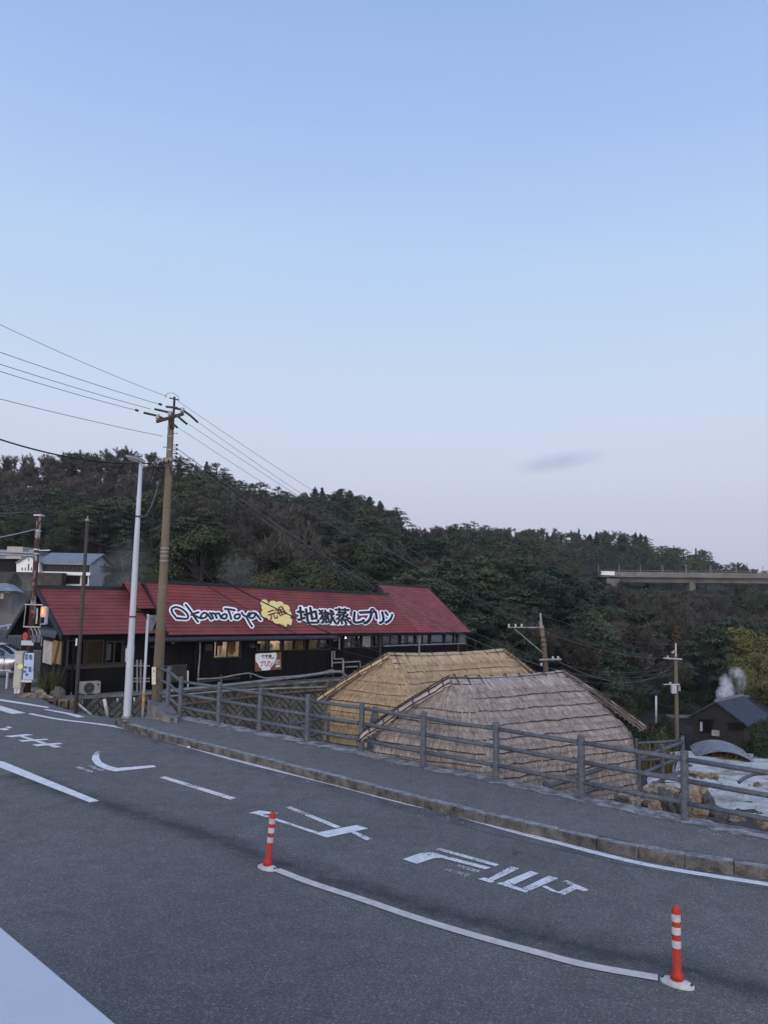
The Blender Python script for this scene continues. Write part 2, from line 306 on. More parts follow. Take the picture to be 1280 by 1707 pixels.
MT = dict(
    asphalt=asphalt('road_asphalt', (0.136, 0.131, 0.123)),
    walk=asphalt('pavement_asphalt', (0.150, 0.142, 0.135), 0.2),
    concrete=pm('concrete', (0.26, 0.255, 0.25), (0.13, 0.125, 0.12), 2.5, 0.9, 0.4, 30, fine=0.15),
    edge=pm('broken_concrete_edge', (0.34, 0.34, 0.345), (0.12, 0.12, 0.12), 5, 0.92, 0.8, 25, fine=0.25, lo=0.4, hi=0.62),
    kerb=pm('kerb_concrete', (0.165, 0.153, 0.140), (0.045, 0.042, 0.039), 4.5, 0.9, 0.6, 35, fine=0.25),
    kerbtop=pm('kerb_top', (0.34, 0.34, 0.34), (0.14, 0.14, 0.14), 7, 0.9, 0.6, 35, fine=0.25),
    gutter=pm('gutter_concrete', (0.15, 0.15, 0.15), (0.08, 0.08, 0.08), 2, 0.9, 0.3, 30, fine=0.15),
    paint=paint_road('road_paint', 0.12), worn=paint_road('worn_road_paint', 0.52), faint=paint_road('faint_road_paint', 0.78),
    yell=paint_road('lane_line_paint', 0.15, (0.66, 0.63, 0.57)),
    rail=pm('fence_slate_coating', (0.120, 0.135, 0.160), (0.070, 0.078, 0.094), 14, 0.6, 0.5, 60, fine=0.15),
    orange=pm('red_orange_urethane', (0.56, 0.040, 0.022), (0.36, 0.03, 0.02), 9, 0.55, sc=(1, 1, .35), fine=0.1),
    reflect=pm('reflective_band', (0.62, 0.62, 0.64), (0.45, 0.42, 0.42), 12, 0.4, fine=0.1, bscale=60),
    whiteplastic=pm('white_plastic', (0.62, 0.62, 0.60), (0.42, 0.42, 0.41), 9, 0.55),
    whitewall=pm('white_parapet_paint', (0.52, 0.56, 0.63), (0.48, 0.52, 0.58), 1.5, 0.6, 0.1, 80),
    red=pm('red_roof_paint', (0.225, 0.056, 0.052), (0.150, 0.040, 0.038), 1.2, 0.7, 0.15, 30, fine=0.12),
    redold=pm('weathered_red_roof_paint', (0.265, 0.078, 0.082), (0.17, 0.05, 0.055), 2.2, 0.75, 0.2, 30, fine=0.2),
    darkpane=pm('dark_reflective_pane', (0.025, 0.03, 0.036), None, 3, 0.5, spec=.12),
    black=planks('black_stained_boards', (0.005, 0.005, 0.006), (0.014, 0.013, 0.015), 0.14),
    blackmetal=pm('black_metal', (0.035, 0.042, 0.055), (0.02, 0.024, 0.03), 3, 0.45),
    trim=pm('black_trim', (0.010, 0.011, 0.014), None, 5, 0.7, spec=.15),
    ridge=pm('dark_ridge_metal', (0.017, 0.021, 0.029), None, 4, 0.5),
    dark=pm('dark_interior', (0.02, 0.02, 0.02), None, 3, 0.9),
    room=pm('interior_wall', (0.48, 0.38, 0.26), (0.26, 0.20, 0.14), 2, 0.9),
    glass=glass('window_glass', (.86, .88, .9), .15), dglass=glass('dark_window_glass', (0.62, 0.64, 0.66), 0.3),
    lamp=emit('fluorescent_tube', (1.0, 0.88, 0.68), 42.0),
    frame=pm('brown_window_frame', (0.05, 0.042, 0.038), None, 6, 0.6),
    cream=pm('cream_board', (0.42, 0.40, 0.36), (0.30, 0.28, 0.25), 4, 0.8),
    tan=pm('tan_plywood', (0.30, 0.19, 0.085), (0.19, 0.115, 0.05), 4, 0.75, sc=(1, 1, 6)),
    brownboard=pm('brown_board', (0.055, 0.032, 0.024), (0.035, 0.022, 0.018), 4, 0.75),
    cloth=pm('white_cloth', (0.72, 0.72, 0.72), (0.55, 0.55, 0.55), 5, 0.9),
    orangecloth=pm('orange_cloth', (0.50, 0.20, 0.045), (0.36, 0.13, 0.03), 8, 0.9),
    white=pm('white_lettering', (0.86, 0.87, 0.90), (0.76, 0.77, 0.80), 5, 0.7),
    ink=pm('black_lettering', (0.022, 0.023, 0.028), None, 5, 0.7),
    yellow=pm('yellow_sign', (0.80, 0.66, 0.26), (0.70, 0.57, 0.22), 5, 0.7),
    maroon=pm('maroon_lettering', (0.16, 0.035, 0.02), None, 5, 0.7),
    signbrown=pm('sign_brown', (0.19, 0.095, 0.065), None, 4, 0.7),
    pink=pm('pink_lettering', (0.55, 0.28, 0.32), None, 4, 0.7),
    galv=pm('galvanised_pipe', (0.30, 0.31, 0.32), (0.16, 0.165, 0.17), 4, 0.5, 0.1, 30, 0.3),
    pvc=pm('grey_pvc', (0.30, 0.295, 0.28), (0.17, 0.165, 0.155), 3, 0.6),
    brownpipe=pm('rusty_pipe', (0.15, 0.115, 0.085), (0.08, 0.06, 0.045), 3, 0.8),
    block=pm('retaining_wall_block', (0.175, 0.165, 0.15), (0.085, 0.08, 0.073), 1.3, 0.92, 0.6, 18, fine=0.25),
    mortar=pm('retaining_wall_joint', (0.062, 0.058, 0.053), None, 4, 0.95),
    pole=pm('concrete_pole', (0.165, 0.130, 0.092), (0.115, 0.092, 0.066), 2.0, 0.85, 0.2, 30, fine=0.08, sc=(1, 1, 0.3)),
    lampwhite=pm('pale_grey_pole_paint', (0.46, 0.49, 0.54), (0.36, 0.385, 0.42), 1.5, 0.5, sc=(1, 1, 0.4)),
    iron=pm('rusty_iron', (0.055, 0.038, 0.032), (0.025, 0.020, 0.019), 9, 0.7),
    porcelain=pm('insulator_porcelain', (0.5, 0.5, 0.5), None, 5, 0.35),
    cable=pm('black_cable', (0.012, 0.013, 0.015), None, 5, 0.6),
    bluecable=pm('blue_green_cable', (0.07, 0.10, 0.11), None, 5, 0.6),
    greycable=pm('grey_cable', (0.13, 0.14, 0.15), None, 5, 0.6),
    peel=pm('peeling_red_brown_paint', (0.055, 0.027, 0.024), (0.26, 0.24, 0.235), 5, 0.8, 0.3, 20, lo=0.40, hi=0.46, sc=(1, 1, .5)),
    darkpole=pm('dark_brown_pole', (0.06, 0.05, 0.047), None, 4, 0.7),
    beigebox=pm('beige_cabinet', (0.43, 0.42, 0.38), (0.34, 0.33, 0.30), 2, 0.6),
    greybox=pm('grey_cabinet', (0.24, 0.24, 0.225), (0.17, 0.17, 0.16), 2, 0.6),
    bluesign=pm('pale_blue_notice', (0.40, 0.50, 0.66), (0.34, 0.43, 0.58), 3, 0.6),
    redled=emit('red_signal_led', (1.0, 0.09, 0.03), 3.0), ledman=emit('signal_figure_led', (1.0, 0.42, 0.16), 2.2),
    carpaint=pm('silver_car_paint', (0.34, 0.355, 0.38), (0.29, 0.30, 0.325), 2, 0.25, metal=0.6, spec=0.5),
    tyre=pm('tyre_rubber', (0.015, 0.015, 0.015), None, 6, 0.85),
    chrome=pm('bright_metal', (0.55, 0.56, 0.58), None, 3, 0.25, metal=0.9),
    rust=pm('brown_rock', (0.34, 0.28, 0.21), (0.10, 0.085, 0.072), 4.0, 0.95, 0.8, 14, fine=0.3, co='World', lo=0.4, hi=0.6),
    rock=pm('grey_rock', (0.13, 0.125, 0.115), (0.07, 0.068, 0.065), 3, 0.95, 0.8, 14, fine=0.3, co='World'),
    rockor=pm('orange_stained_rock', (0.25, 0.15, 0.09), (0.27, 0.235, 0.19), 3.6, 0.95, 0.8, 14, fine=0.3, co='World'),
    tile=pm('slate_roof_tile', (0.048, 0.057, 0.073), (0.030, 0.036, 0.047), 3, 0.5),
    darkwall=pm('dark_brown_wall', (0.034, 0.029, 0.028), (0.025, 0.022, 0.021), 2, 0.85),
    greyroof=pm('grey_roof', (0.20, 0.22, 0.26), (0.16, 0.175, 0.205), 1.5, 0.6),
    housewhite=pm('white_house_wall', (0.76, 0.77, 0.78), (0.68, 0.69, 0.70), 1, 0.8),
    corrug=pm('corrugated_metal', (0.30, 0.31, 0.33), (0.17, 0.165, 0.165), 2, 0.5, metal=0.3),
    bridge=pm('bridge_concrete', (0.19, 0.185, 0.178), (0.10, 0.097, 0.093), 0.35, 0.9, sc=(1, 1, 0.3), co='World'),
    bridgedark=pm('bridge_girder', (0.17, 0.17, 0.17), (0.10, 0.10, 0.10), 0.3, 0.9, co='World'),
    soil=pm('hill_soil', (0.060, 0.050, 0.042), (0.026, 0.026, 0.018), 0.2, 0.95, 0.5, 2, fine=0.3, co='World'),
    bark=pm('bark', (0.045, 0.039, 0.034), (0.025, 0.022, 0.019), 4, 0.9),
    twig=foliage('bare_twigs', (0.038, 0.036, 0.032), (0.062, 0.058, 0.051), (0.100, 0.092, 0.082)),
    pine=foliage('pine_needles', (0.015, 0.025, 0.018), (0.036, 0.053, 0.034), (0.080, 0.094, 0.054)),
    broad=foliage('evergreen_leaves', (0.016, 0.025, 0.014), (0.038, 0.052, 0.028), (0.084, 0.087, 0.044)),
    cedar=foliage('cedar_needles', (0.010, 0.018, 0.013), (0.018, 0.029, 0.019), (0.032, 0.044, 0.026)),
    rusty=foliage('rust_brown_cedar', (0.035, 0.026, 0.015), (0.062, 0.042, 0.022), (0.085, 0.058, 0.03)),
    bamboo=foliage('bamboo_leaves', (0.055, 0.062, 0.025), (0.112, 0.114, 0.046), (0.19, 0.172, 0.074), 0.4),
    hedge=foliage('hedge_leaves', (0.008, 0.017, 0.008), (0.018, 0.034, 0.014), (0.032, 0.052, 0.02), 0.8),
    dry=foliage('dry_grass', (0.07, 0.055, 0.03), (0.13, 0.10, 0.055), (0.2, 0.16, 0.09), 1.0),
    weed=foliage('weed_leaves', (0.03, 0.035, 0.015), (0.06, 0.06, 0.028), (0.11, 0.09, 0.045), 3.0),
)
def thatch_mat(name, a, b_, c, dk):
    m, t, b = newmat(name)
    uvn = t.nodes.new('ShaderNodeUVMap'); uvn.uv_map = 'UVMap'
    mp = t.nodes.new('ShaderNodeMapping'); mp.inputs['Scale'].default_value = (42, 4, 1); mp.inputs['Rotation'].default_value = (0, 0, 0.16)
    t.links.new(uvn.outputs[0], mp.inputs[0])
    st = noise(t, mp.outputs[0], 1.0, 6, 0.7)
    mp2 = t.nodes.new('ShaderNodeMapping'); mp2.inputs['Scale'].default_value = (6, 2.5, 1); t.links.new(uvn.outputs[0], mp2.inputs[0])
    pt = noise(t, mp2.outputs[0], 1.0, 4, 0.6)
    f = math_node(t, 'ADD', math_node(t, 'MULTIPLY', st, 0.65), math_node(t, 'MULTIPLY', pt, 0.35))
    col = cramp(t, f, [(0.35, dk), (0.43, a), (0.52, b_), (0.63, c)])
    t.links.new(col, b.inputs['Base Color']); b.inputs['Roughness'].default_value = 0.9; b.inputs['Specular IOR Level'].default_value = 0.15
    bump(t, b, st, 0.9, 0.03); return m
MT['straw'] = thatch_mat('yellow_straw', (0.35, 0.255, 0.15), (0.54, 0.42, 0.275), (0.80, 0.66, 0.47), (0.13, 0.083, 0.042))
MT['greythatch'] = thatch_mat('weathered_thatch', (0.25, 0.212, 0.20), (0.44, 0.388, 0.362), (0.74, 0.67, 0.62), (0.055, 0.045, 0.042))
# ------------------------------------------------------------------ terrain: one sheet to the horizon
T_COLS = [-600, -100, 120, 300, 450, 560, 640, 688, 760, 900, 1060, 1150, 1240, 1330, 1800]
T_D = [0, 12, 16, 22, 30, 45, 60, 88, 130, 180, 230, 290, 400, 700, 5000]
T_Z = [
 [-.5, -.5, -.5, -.5, -1.0, -2.2, 0.5, 2.0, 12, 26, 26, 20, 12, 0, -80],
 [-.5, -.5, -.5, -.5, -1.0, -2.2, 0.5, 2.0, 12, 27, 26, 20, 12, 0, -80],
 [-.5, -.5, -.8, -2.0, -3.5, -2.2, 0.3, 2.0, 13, 28.5, 26, 20, 12, 0, -80],
 [-.5, -.9, -1.6, -3.2, -3.8, -1.8, 0, 4, 13, 27, 24, 20, 12, 0, -80],
 [-.5, -1.2, -1.6, -3.2, -3.8, -1.8, 0, 4.5, 12, 21.5, 20, 18, 10, 0, -80],
 [-.5, -1.2, -1.6, -2.6, -3.6, -2.0, -.5, 4, 10, 19.5, 19, 18, 10, 0, -80],
 [-.5, -1.2, -1.6, -1.9, -2.6, -2.5, -1.5, 2.5, 9, 17.5, 15.0, 17, 10, 0, -80],
 [-.5, -1.2, -1.6, -1.9, -2.6, -2.5, -1.5, 2.0, 6, 9.5, 13.5, 18.5, 10, 0, -80],
 [-.5, -1.2, -1.6, -1.9, -2.4, -3.0, -2, 1, 5.5, 10.5, 16, 21, 12, 0, -80],
 [-.5, -.8, -1.4, -2.0, -2.6, -4.0, -4, -1, 4, 9, 14, 21, 12, 0, -80],
 [-.5, -.3, -1.3, -2.2, -3.1, -5.5, -8, -5.5, -2.5, 1.0, 9, 19.5, 12, 0, -80],
 [-.5, -.2, -1.3, -2.3, -3.1, -6, -8.5, -6.5, -3.5, .5, 7.5, 15.5, 9, -2, -80],
 [-.5, -.2, -1.3, -2.3, -3.1, -6, -8.5, -6.5, -3.5, .5, 5, 9, 3, -6, -80],
 [-.5, -.2, -1.3, -2.3, -3.1, -6, -8.5, -7, -4, 0, 2, 2, -3, -10, -80],
 [-.5, -.2, -1.3, -2.3, -3.1, -6, -8.5, -7, -5, -3, -4, -6, -10, -20, -80]]
T_Z = np.array(T_Z)
def terr(x, y):
    if y < 1.0: return -0.5
    px = 640 + 1280*x/y
    i = int(np.clip(np.searchsorted(T_COLS, px)-1, 0, len(T_COLS)-2)); j = int(np.clip(np.searchsorted(T_D, y)-1, 0, len(T_D)-2))
    a = min(max((px-T_COLS[i])/(T_COLS[i+1]-T_COLS[i]), 0), 1); b = min(max((y-T_D[j])/(T_D[j+1]-T_D[j]), 0), 1)
    a = a*a*(3-2*a)
    z = (T_Z[i, j]*(1-a)+T_Z[i+1, j]*a)*(1-b) + (T_Z[i, j+1]*(1-a)+T_Z[i+1, j+1]*a)*b
    amp = min(max((y-60)/80, 0), 1)
    if y < 1500:
        z += amp*(2.2*mnoise.noise((x*0.03, y*0.03, 0)) + 1.0*mnoise.noise((x*0.09, y*0.09, 5)))
    return z
mb = MB()
rows = [-60, -5, 1, 4, 8, 10, 11, 12, 13, 14, 15, 16, 17, 18, 20, 22, 24, 26, 28, 30, 33, 36, 40, 45, 50, 55, 60, 66, 72, 80, 88, 96, 105, 115, 130, 145, 160, 172, 180, 190, 205, 220, 235, 255, 275, 290, 310, 340, 400, 500, 700, 1200, 2500, 5000]
P = []
for y in rows:
    row = []
    for k in range(91):
        px = -900+k*(3400/90)
        x = (px-640)/1280*max(y, 30) if y < 30 else (px-640)/1280*y
        if y < 30: x = (px-640)/1280*(30+ (30-y)*0.3)
        row.append((x, y, terr(x, y)))
    P.append(row)
mb.grid(P)
kind(mb.build('ground', MT['soil'], smooth=True), 'structure')

# ------------------------------------------------------------------ road, forecourt
def flat(name, pts, mat, z=None, k='structure'):
    bm = bmesh.new()
    f = bm.faces.new([bm.verts.new((p[0], p[1], p[2] if z is None else z)) for p in pts])
    f.normal_update(); bmesh.ops.triangulate(bm, faces=[f])
    bmesh.ops.recalc_face_normals(bm, faces=bm.faces)
    for q in bm.faces:
        if q.normal.z < 0: q.normal_flip()
    me = bpy.data.meshes.new(name); bm.to_mesh(me); bm.free(); me.materials.append(mat)
    o = bpy.data.objects.new(name, me); COL.objects.link(o)
    if k: o['kind'] = k
    return o
KERB_PX = [(1700, 1512), (1500, 1478), (1280, 1447), (1100, 1420), (900, 1378), (750, 1343), (600, 1306), (450, 1268), (300, 1231), (240, 1215), (205, 1205), (193, 1200)]
KERB = [onz(x, y, 0.15) for x, y in KERB_PX]
BACK_PX = [(1800, 1497), (1280, 1395), (1140, 1367), (967, 1331), (826, 1301), (705, 1277), (602, 1255), (512, 1237), (432, 1222), (364, 1208), (300, 1196)]
BACK = [onz(x, y, 0.15) for x, y in BACK_PX]
def SW(s, t, z):                     # shop frame: s along its front, t back from the front eave
    return Vector((-8.2+0.766*s-0.643*t, 30.0+0.643*s+0.766*t, z))
left_edge = [onz(195, 1198), onz(150, 1191), onz(110, 1182), onz(85, 1174), onz(63, 1160), onz(56, 1148)]
kb = [Vector((p.x, p.y, 0)) for p in KERB]
e0 = left_edge[-1]
road = [(60, -12, 0), (60, kb[0].y, 0)] + [tuple(p) for p in kb] + [tuple(p) for p in left_edge] + [(e0.x-1, 26.5, 0), (-60, 26.5, 0), (-60, -12, 0)]
flat('road', road, MT['asphalt'], 0.0)
fs = lambda x, y: (x, y, -0.065*max(0, y-26.5))
fore = [fs(e0.x-1, 26.5)] + [fs(*SW(-3.75, 0.2, 0).xy), fs(*SW(-3.75, 7, 0).xy), fs(-22, 46), fs(-60, 46), fs(-60, 26.5)]
flat('forecourt', fore, MT['asphalt'])

# gutter strip and painted lines (each a sheet 4 mm above the one below)
def strip(name, pts, w, mat, z, off=0.0, obj=None):
    """ribbon of width w along plan polyline pts"""
    m = MB(); L = []; Rr = []
    for i, p in enumerate(pts):
        t = (pts[min(i+1, len(pts)-1)]-pts[max(i-1, 0)]); t.z = 0; t.normalize(); n = Vector((-t.y, t.x, 0))
        L.append(Vector((p.x, p.y, z))+n*(off-w/2)); Rr.append(Vector((p.x, p.y, z))+n*(off+w/2))
    m.grid([L, Rr])
    return m
def smooth_line(pts, n=6):
    out = []
    for i in range(len(pts)-1):
        p0, p1, p2, p3 = pts[max(i-1, 0)], pts[i], pts[i+1], pts[min(i+2, len(pts)-1)]
        for k in range(n):
            t = k/n
            out.append(0.5*((2*p1)+(p2-p0)*t+(2*p0-5*p1+4*p2-p3)*t*t+(3*p1-p0-3*p2+p3)*t**3))
    out.append(pts[-1]); return out
gut = strip('g', smooth_line(kb[:-1]), 0.42, None, 0.004, 0.14)
kind(gut.build('gutter', MT['gutter']), 'structure')
edge_px = [(1700, 1540), (1500, 1507), (1280, 1475), (1100, 1446.5), (1000, 1424), (950, 1411), (850, 1385), (760, 1359), (730, 1350), (700, 1345), (650, 1333), (560, 1309), (450, 1282), (380, 1264), (300, 1241), (200, 1213), (100, 1199.5), (50, 1190)]
mk = strip('e', smooth_line([onz(*p) for p in edge_px]), 0.135, None, 0.008)
def polys(m, lst, sx=1.0, sy=1.0, ox=0, oy=0, z=0.008):
    for pl in lst:
        m.add([onz(ox+x/sx, oy+y/sy, z) for x, y in pl], [tuple(range(len(pl)))])
polys(mk, [[(0, 1176), (44, 1188.6), (20, 1190), (0, 1184)], [(-200, 1150), (-90, 1160), (0, 1176), (0, 1184), (-100, 1168)],
           [(0, 1165), (35, 1170.5), (84, 1178.6), (78, 1180), (30, 1172.6), (0, 1168)], [(72, 1182.5), (80, 1182.3), (120, 1189), (143, 1195), (130, 1196), (110, 1190)]])
polys(mk, [[(8, 1227), (45, 1223.5), (57, 1225), (20, 1229)], [(31, 1234), (78, 1231.5), (82, 1233), (38, 1236.5)], [(54, 1241), (100, 1238.2), (106, 1240), (62, 1244)],
           [(33, 1227.6), (40, 1227), (58, 1232.4), (50, 1233)], [(57, 1235), (64, 1234.4), (80, 1239), (72, 1239.8)], [(81, 1242.6), (92, 1241.6), (103, 1245.2), (91, 1246.2)],
           [(0, 1214.5), (10, 1213.5), (17, 1216), (9, 1217.5), (0, 1216)], [(9, 1212), (15, 1210.5), (22, 1213), (17, 1214)]])
polys(mk, [[(0, 1268.5), (8, 1270), (166, 1335), (150, 1337.5), (0, 1279)]])
cm_ = [(472, 425), (468, 447), (488, 472), (530, 492), (585, 506), (798, 483), (780, 474), (598, 488), (552, 476), (518, 458), (505, 435), (506, 418)]
polys(mk, [cm_], 3.048, 3.048, 0, 1120)
polys(mk, [[(55, 282), (125, 267), (248, 284), (190, 289), (105, 290)], [(465, 410), (545, 437), (805, 380), (730, 358)]], 3.765, 3.765, 400, 1280)
kind(mk.build('road_markings', MT['paint']), 'structure')
mk = strip('l', smooth_line([onz(*p) for p in [(461, 1450.5), (520, 1473), (600, 1499), (700, 1533), (800, 1563), (900, 1590), (960, 1606), (1020, 1618), (1096, 1631)]]), 0.125, None, 0.0085)
kind(mk.build('lane_line', MT['yell']), 'structure')
mk = MB()
polys(mk, [[(266, 1296), (276, 1294), (394, 1330), (384, 1333)]])
polys(mk, [[(95, 288), (130, 285), (490, 402), (466, 410)], [(285, 246), (320, 242), (635, 370), (600, 378)], [(690, 402), (722, 398), (828, 445), (795, 455)]], 3.765, 3.765, 400, 1280)
polys(mk, [[(40, 263), (140, 230), (230, 258), (125, 292)], [(140, 230), (170, 221), (225, 222), (285, 240), (580, 315), (545, 326), (275, 255), (230, 258)], [(238, 204), (270, 196), (633, 297), (605, 307)],
           [(497, 383), (540, 375), (590, 390), (600, 402), (575, 408)], [(562, 383), (700, 307), (752, 321), (600, 392)], [(612, 412), (640, 404), (810, 455), (790, 468)],
           [(650, 404), (820, 335), (870, 350), (705, 424)], [(770, 440), (930, 364), (990, 380), (818, 454)],
           [(960, 462), (990, 462), (1070, 425), (1010, 398), (1040, 390), (1175, 452), (1145, 460), (1100, 445), (1025, 482)], [(885, 430), (910, 424), (985, 462), (958, 464)]], 3.657, 3.657, 660, 1360)
kind(mk.build('worn_road_markings', MT['worn']), 'structure')
mk = MB()
polys(mk, [[(440, 478), (465, 474), (535, 500), (510, 503)], [(382, 484), (405, 480), (480, 505), (455, 510)], [(472, 425), (508, 414), (518, 404), (490, 402)]], 3.048, 3.048, 0, 1120)
polys(mk, [[(345, 304), (380, 297), (520, 335), (490, 345)], [(290, 328), (320, 320), (470, 360), (435, 370)]], 3.657, 3.657, 660, 1360)
kind(mk.build('faded_road_markings', MT['faint']), 'structure')
# dark seam where two lifts of asphalt meet (a real, smoother band of binder)
m, t, b = newmat('asphalt_seam'); v = coords(t, 'World')
b.inputs['Base Color'].default_value = (0.036, 0.036, 0.040, 1); b.inputs['Roughness'].default_value = 0.7
uvn = t.nodes.new('ShaderNodeUVMap'); uvn.uv_map = 'UVMap'; sp = t.nodes.new('ShaderNodeSeparateXYZ'); t.links.new(uvn.outputs[0], sp.inputs[0])
d_ = math_node(t, 'ABSOLUTE', math_node(t, 'SUBTRACT', sp.outputs[1], 0.5))
k_ = math_node(t, 'SUBTRACT', 0.62, math_node(t, 'MULTIPLY', d_, 1.6))
k_ = math_node(t, 'ADD', k_, math_node(t, 'MULTIPLY', math_node(t, 'SUBTRACT', noise(t, v, 2.5, 6, 0.7), 0.5), 2.0))
k_ = math_node(t, 'MULTIPLY', math_node(t, 'MULTIPLY', k_, math_node(t, 'SUBTRACT', 1.0, math_node(t, 'MULTIPLY', d_, 2.0), True), True), 1.5, True)
k_ = math_node(t, 'MULTIPLY', k_, 0.48)
tr = t.nodes.new('ShaderNodeBsdfTransparent'); ms = t.nodes.new('ShaderNodeMixShader')
t.links.new(k_, ms.inputs[0]); t.links.new(tr.outputs[0], ms.inputs[1]); t.links.new(b.outputs[0], ms.inputs[2]); t.links.new(ms.outputs[0], t.nodes['Material Output'].inputs[0])
sl = smooth_line([onz(*p) for p in [(20, 1290), (165, 1337), (330, 1388), (446, 1432), (600, 1482), (750, 1525), (900, 1562), (1090, 1606), (1280, 1650), (1600, 1710)]])
st = strip('s', sl, 1.15, None, 0.004); n_ = len(sl)
uv = [(i*0.2, 0.0) for i in range(n_)] + [(i*0.2, 1.0) for i in range(n_)]
# ribbon needs a middle row for the fade; UV v is linear so two rows suffice
kind(st.build('asphalt_seam', m, uv=uv), 'structure')

# ------------------------------------------------------------------ pavement with kerb stones
inner = []
for i, p in enumerate(kb):
    tdir = (kb[min(i+1, len(kb)-1)]-kb[max(i-1, 0)]).normalized(); inner.append(p+Vector((tdir.y, -tdir.x, 0))*-0.0)
bk = [Vector((p.x, p.y, 0)) for p in BACK]
def offs(pts, d):
    out = []
    for i, p in enumerate(pts):
        tdir = (pts[min(i+1, len(pts)-1)]-pts[max(i-1, 0)]).normalized(); out.append(p+Vector((tdir.y, -tdir.x, 0))*d)
    return out
far_left = [onz(255, 1195.5, .15), onz(212, 1194.5, .15), onz(196, 1196, .15)]
k_in = offs(kb, 0.17)
pv = [tuple(p) for p in k_in] + [tuple(Vector((p.x, p.y, 0))) for p in reversed(far_left)] + [tuple(p) for p in reversed(bk)]
flat('pavement', pv, MT['walk'], 0.146)
m = MB(); mt = MB()
fine = smooth_line(kb, 12); L = [0]
for i in range(1, len(fine)): L.append(L[-1]+(fine[i]-fine[i-1]).length)
def along(s):
    i = min(max(int(np.searchsorted(L, s))-1, 0), len(fine)-2); a = (s-L[i])/max(L[i+1]-L[i], 1e-6)
    return fine[i].lerp(fine[i+1], a)
s = 0.0
while s < L[-1]-0.6:
    p, q = along(s+0.006), along(s+0.594); d = (q-p).normalized(); n = Vector((d.y, -d.x, 0))
    j1, j2 = random.uniform(-.012, .012), random.uniform(-.012, .012); h = 0.15+random.uniform(-.008, .006)
    end = s > L[-1]-1.3
    h2 = 0.05 if end else h
    c = [p+n*j1, q+n*j2, q+n*0.17, p+n*0.17]
    vs = [Vector((x.x, x.y, -.05)) for x in c] + [Vector((c[0].x, c[0].y, h-.02)), Vector((c[1].x, c[1].y, h2-.02)), Vector((c[2].x, c[2].y, h2)), Vector((c[3].x, c[3].y, h))]
    a0 = c[0]+n*.025; a1 = c[1]+n*.025
    vs += [Vector((a0.x, a0.y, h)), Vector((a1.x, a1.y, h2))]
    m.add(vs, [(0, 1, 5, 4), (1, 2, 6, 9, 5), (3, 0, 4, 8, 7), (4, 5, 9, 8)])
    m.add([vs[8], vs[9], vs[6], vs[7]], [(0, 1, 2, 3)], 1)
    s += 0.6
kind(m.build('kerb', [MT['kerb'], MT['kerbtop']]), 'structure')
# rough concrete edge behind the posts, then the drop
eb = smooth_line(bk, 8); m = MB()
rng = random.Random(3)
ia, ib = offs(eb, -0.20), offs(eb, 0.26)
ra = [Vector((p.x, p.y, .152))+Vector((rng.uniform(-.05, .05), rng.uniform(-.05, .05), 0)) for p in ia]
rb = [Vector((p.x, p.y, .15))+Vector((rng.uniform(-.02, .02), rng.uniform(-.02, .02), rng.uniform(-.02, .012))) for p in ib]
m.grid([ra, [a.lerp(c, .5)+Vector((0, 0, .012)) for a, c in zip(ra, rb)], rb])
m.grid([rb, [Vector((p.x+.15, p.y+.18, -3.2)) for p in rb]])
kind(m.build('pavement_edge', MT['edge'], smooth=False), 'structure')
# side of the pavement at its left end
m = MB(); ll = [bk[-1]] + [Vector((p.x, p.y, 0)) for p in far_left] + [Vector((p.x, p.y, 0)) for p in left_edge]
m.grid([[Vector((p.x, p.y, .144 if i < 4 else -.002)) for i, p in enumerate(ll)], [Vector((p.x, p.y+.05, -3.4)) for p in ll]])
kind(m.build('road_bank', MT['concrete']), 'structure')

# white mineral field
m = MB(); P = []
def field(x, y):
    base = (-1.86-0.1*(y-18)) if y > 18 else (-1.86+(18-y)*0.28)
    return min(base, -.02)
for j in range(70):
    y = 11.0+j*0.40; row = []
    for i in range(70):
        px = 1040+i*12; x = (px-640)/1280*y
        z = field(x, y)+0.10*mnoise.noise((x*1.1, y*1.1, 1))+0.05*mnoise.noise((x*3.5, y*3.5, 2))
        if y < 12.6 and x < 8: z = min(z, -.25)
        if i < 3: z -= (3-i)*0.4
        row.append((x, y, z))
    P.append(row)
m.grid(P)
fm, t, b = newmat('white_mineral_crust'); v = coords(t, 'World')
n1 = noise(t, v, 0.9, 6, 0.65); n2 = noise(t, v, 7, 7, 0.75); n3 = noise(t, v, 0.35, 4, 0.6)
c = cramp(t, n1, [(0.34, (0.25, 0.21, 0.16)), (0.45, (0.48, 0.455, 0.415)), (0.60, (0.68, 0.665, 0.635))])
c = mixc(t, 1.0, c, cramp(t, n2, [(0.30, g3(0.40)), (0.47, g3(0.92)), (0.7, g3(1.10))]), 'MULTIPLY')
t.links.new(c, b.inputs['Base Color']); b.inputs['Roughness'].default_value = 0.95
bump(t, b, n2, 0.9, 0.05)
kind(m.build('mineral_field', fm, smooth=True), 'structure')

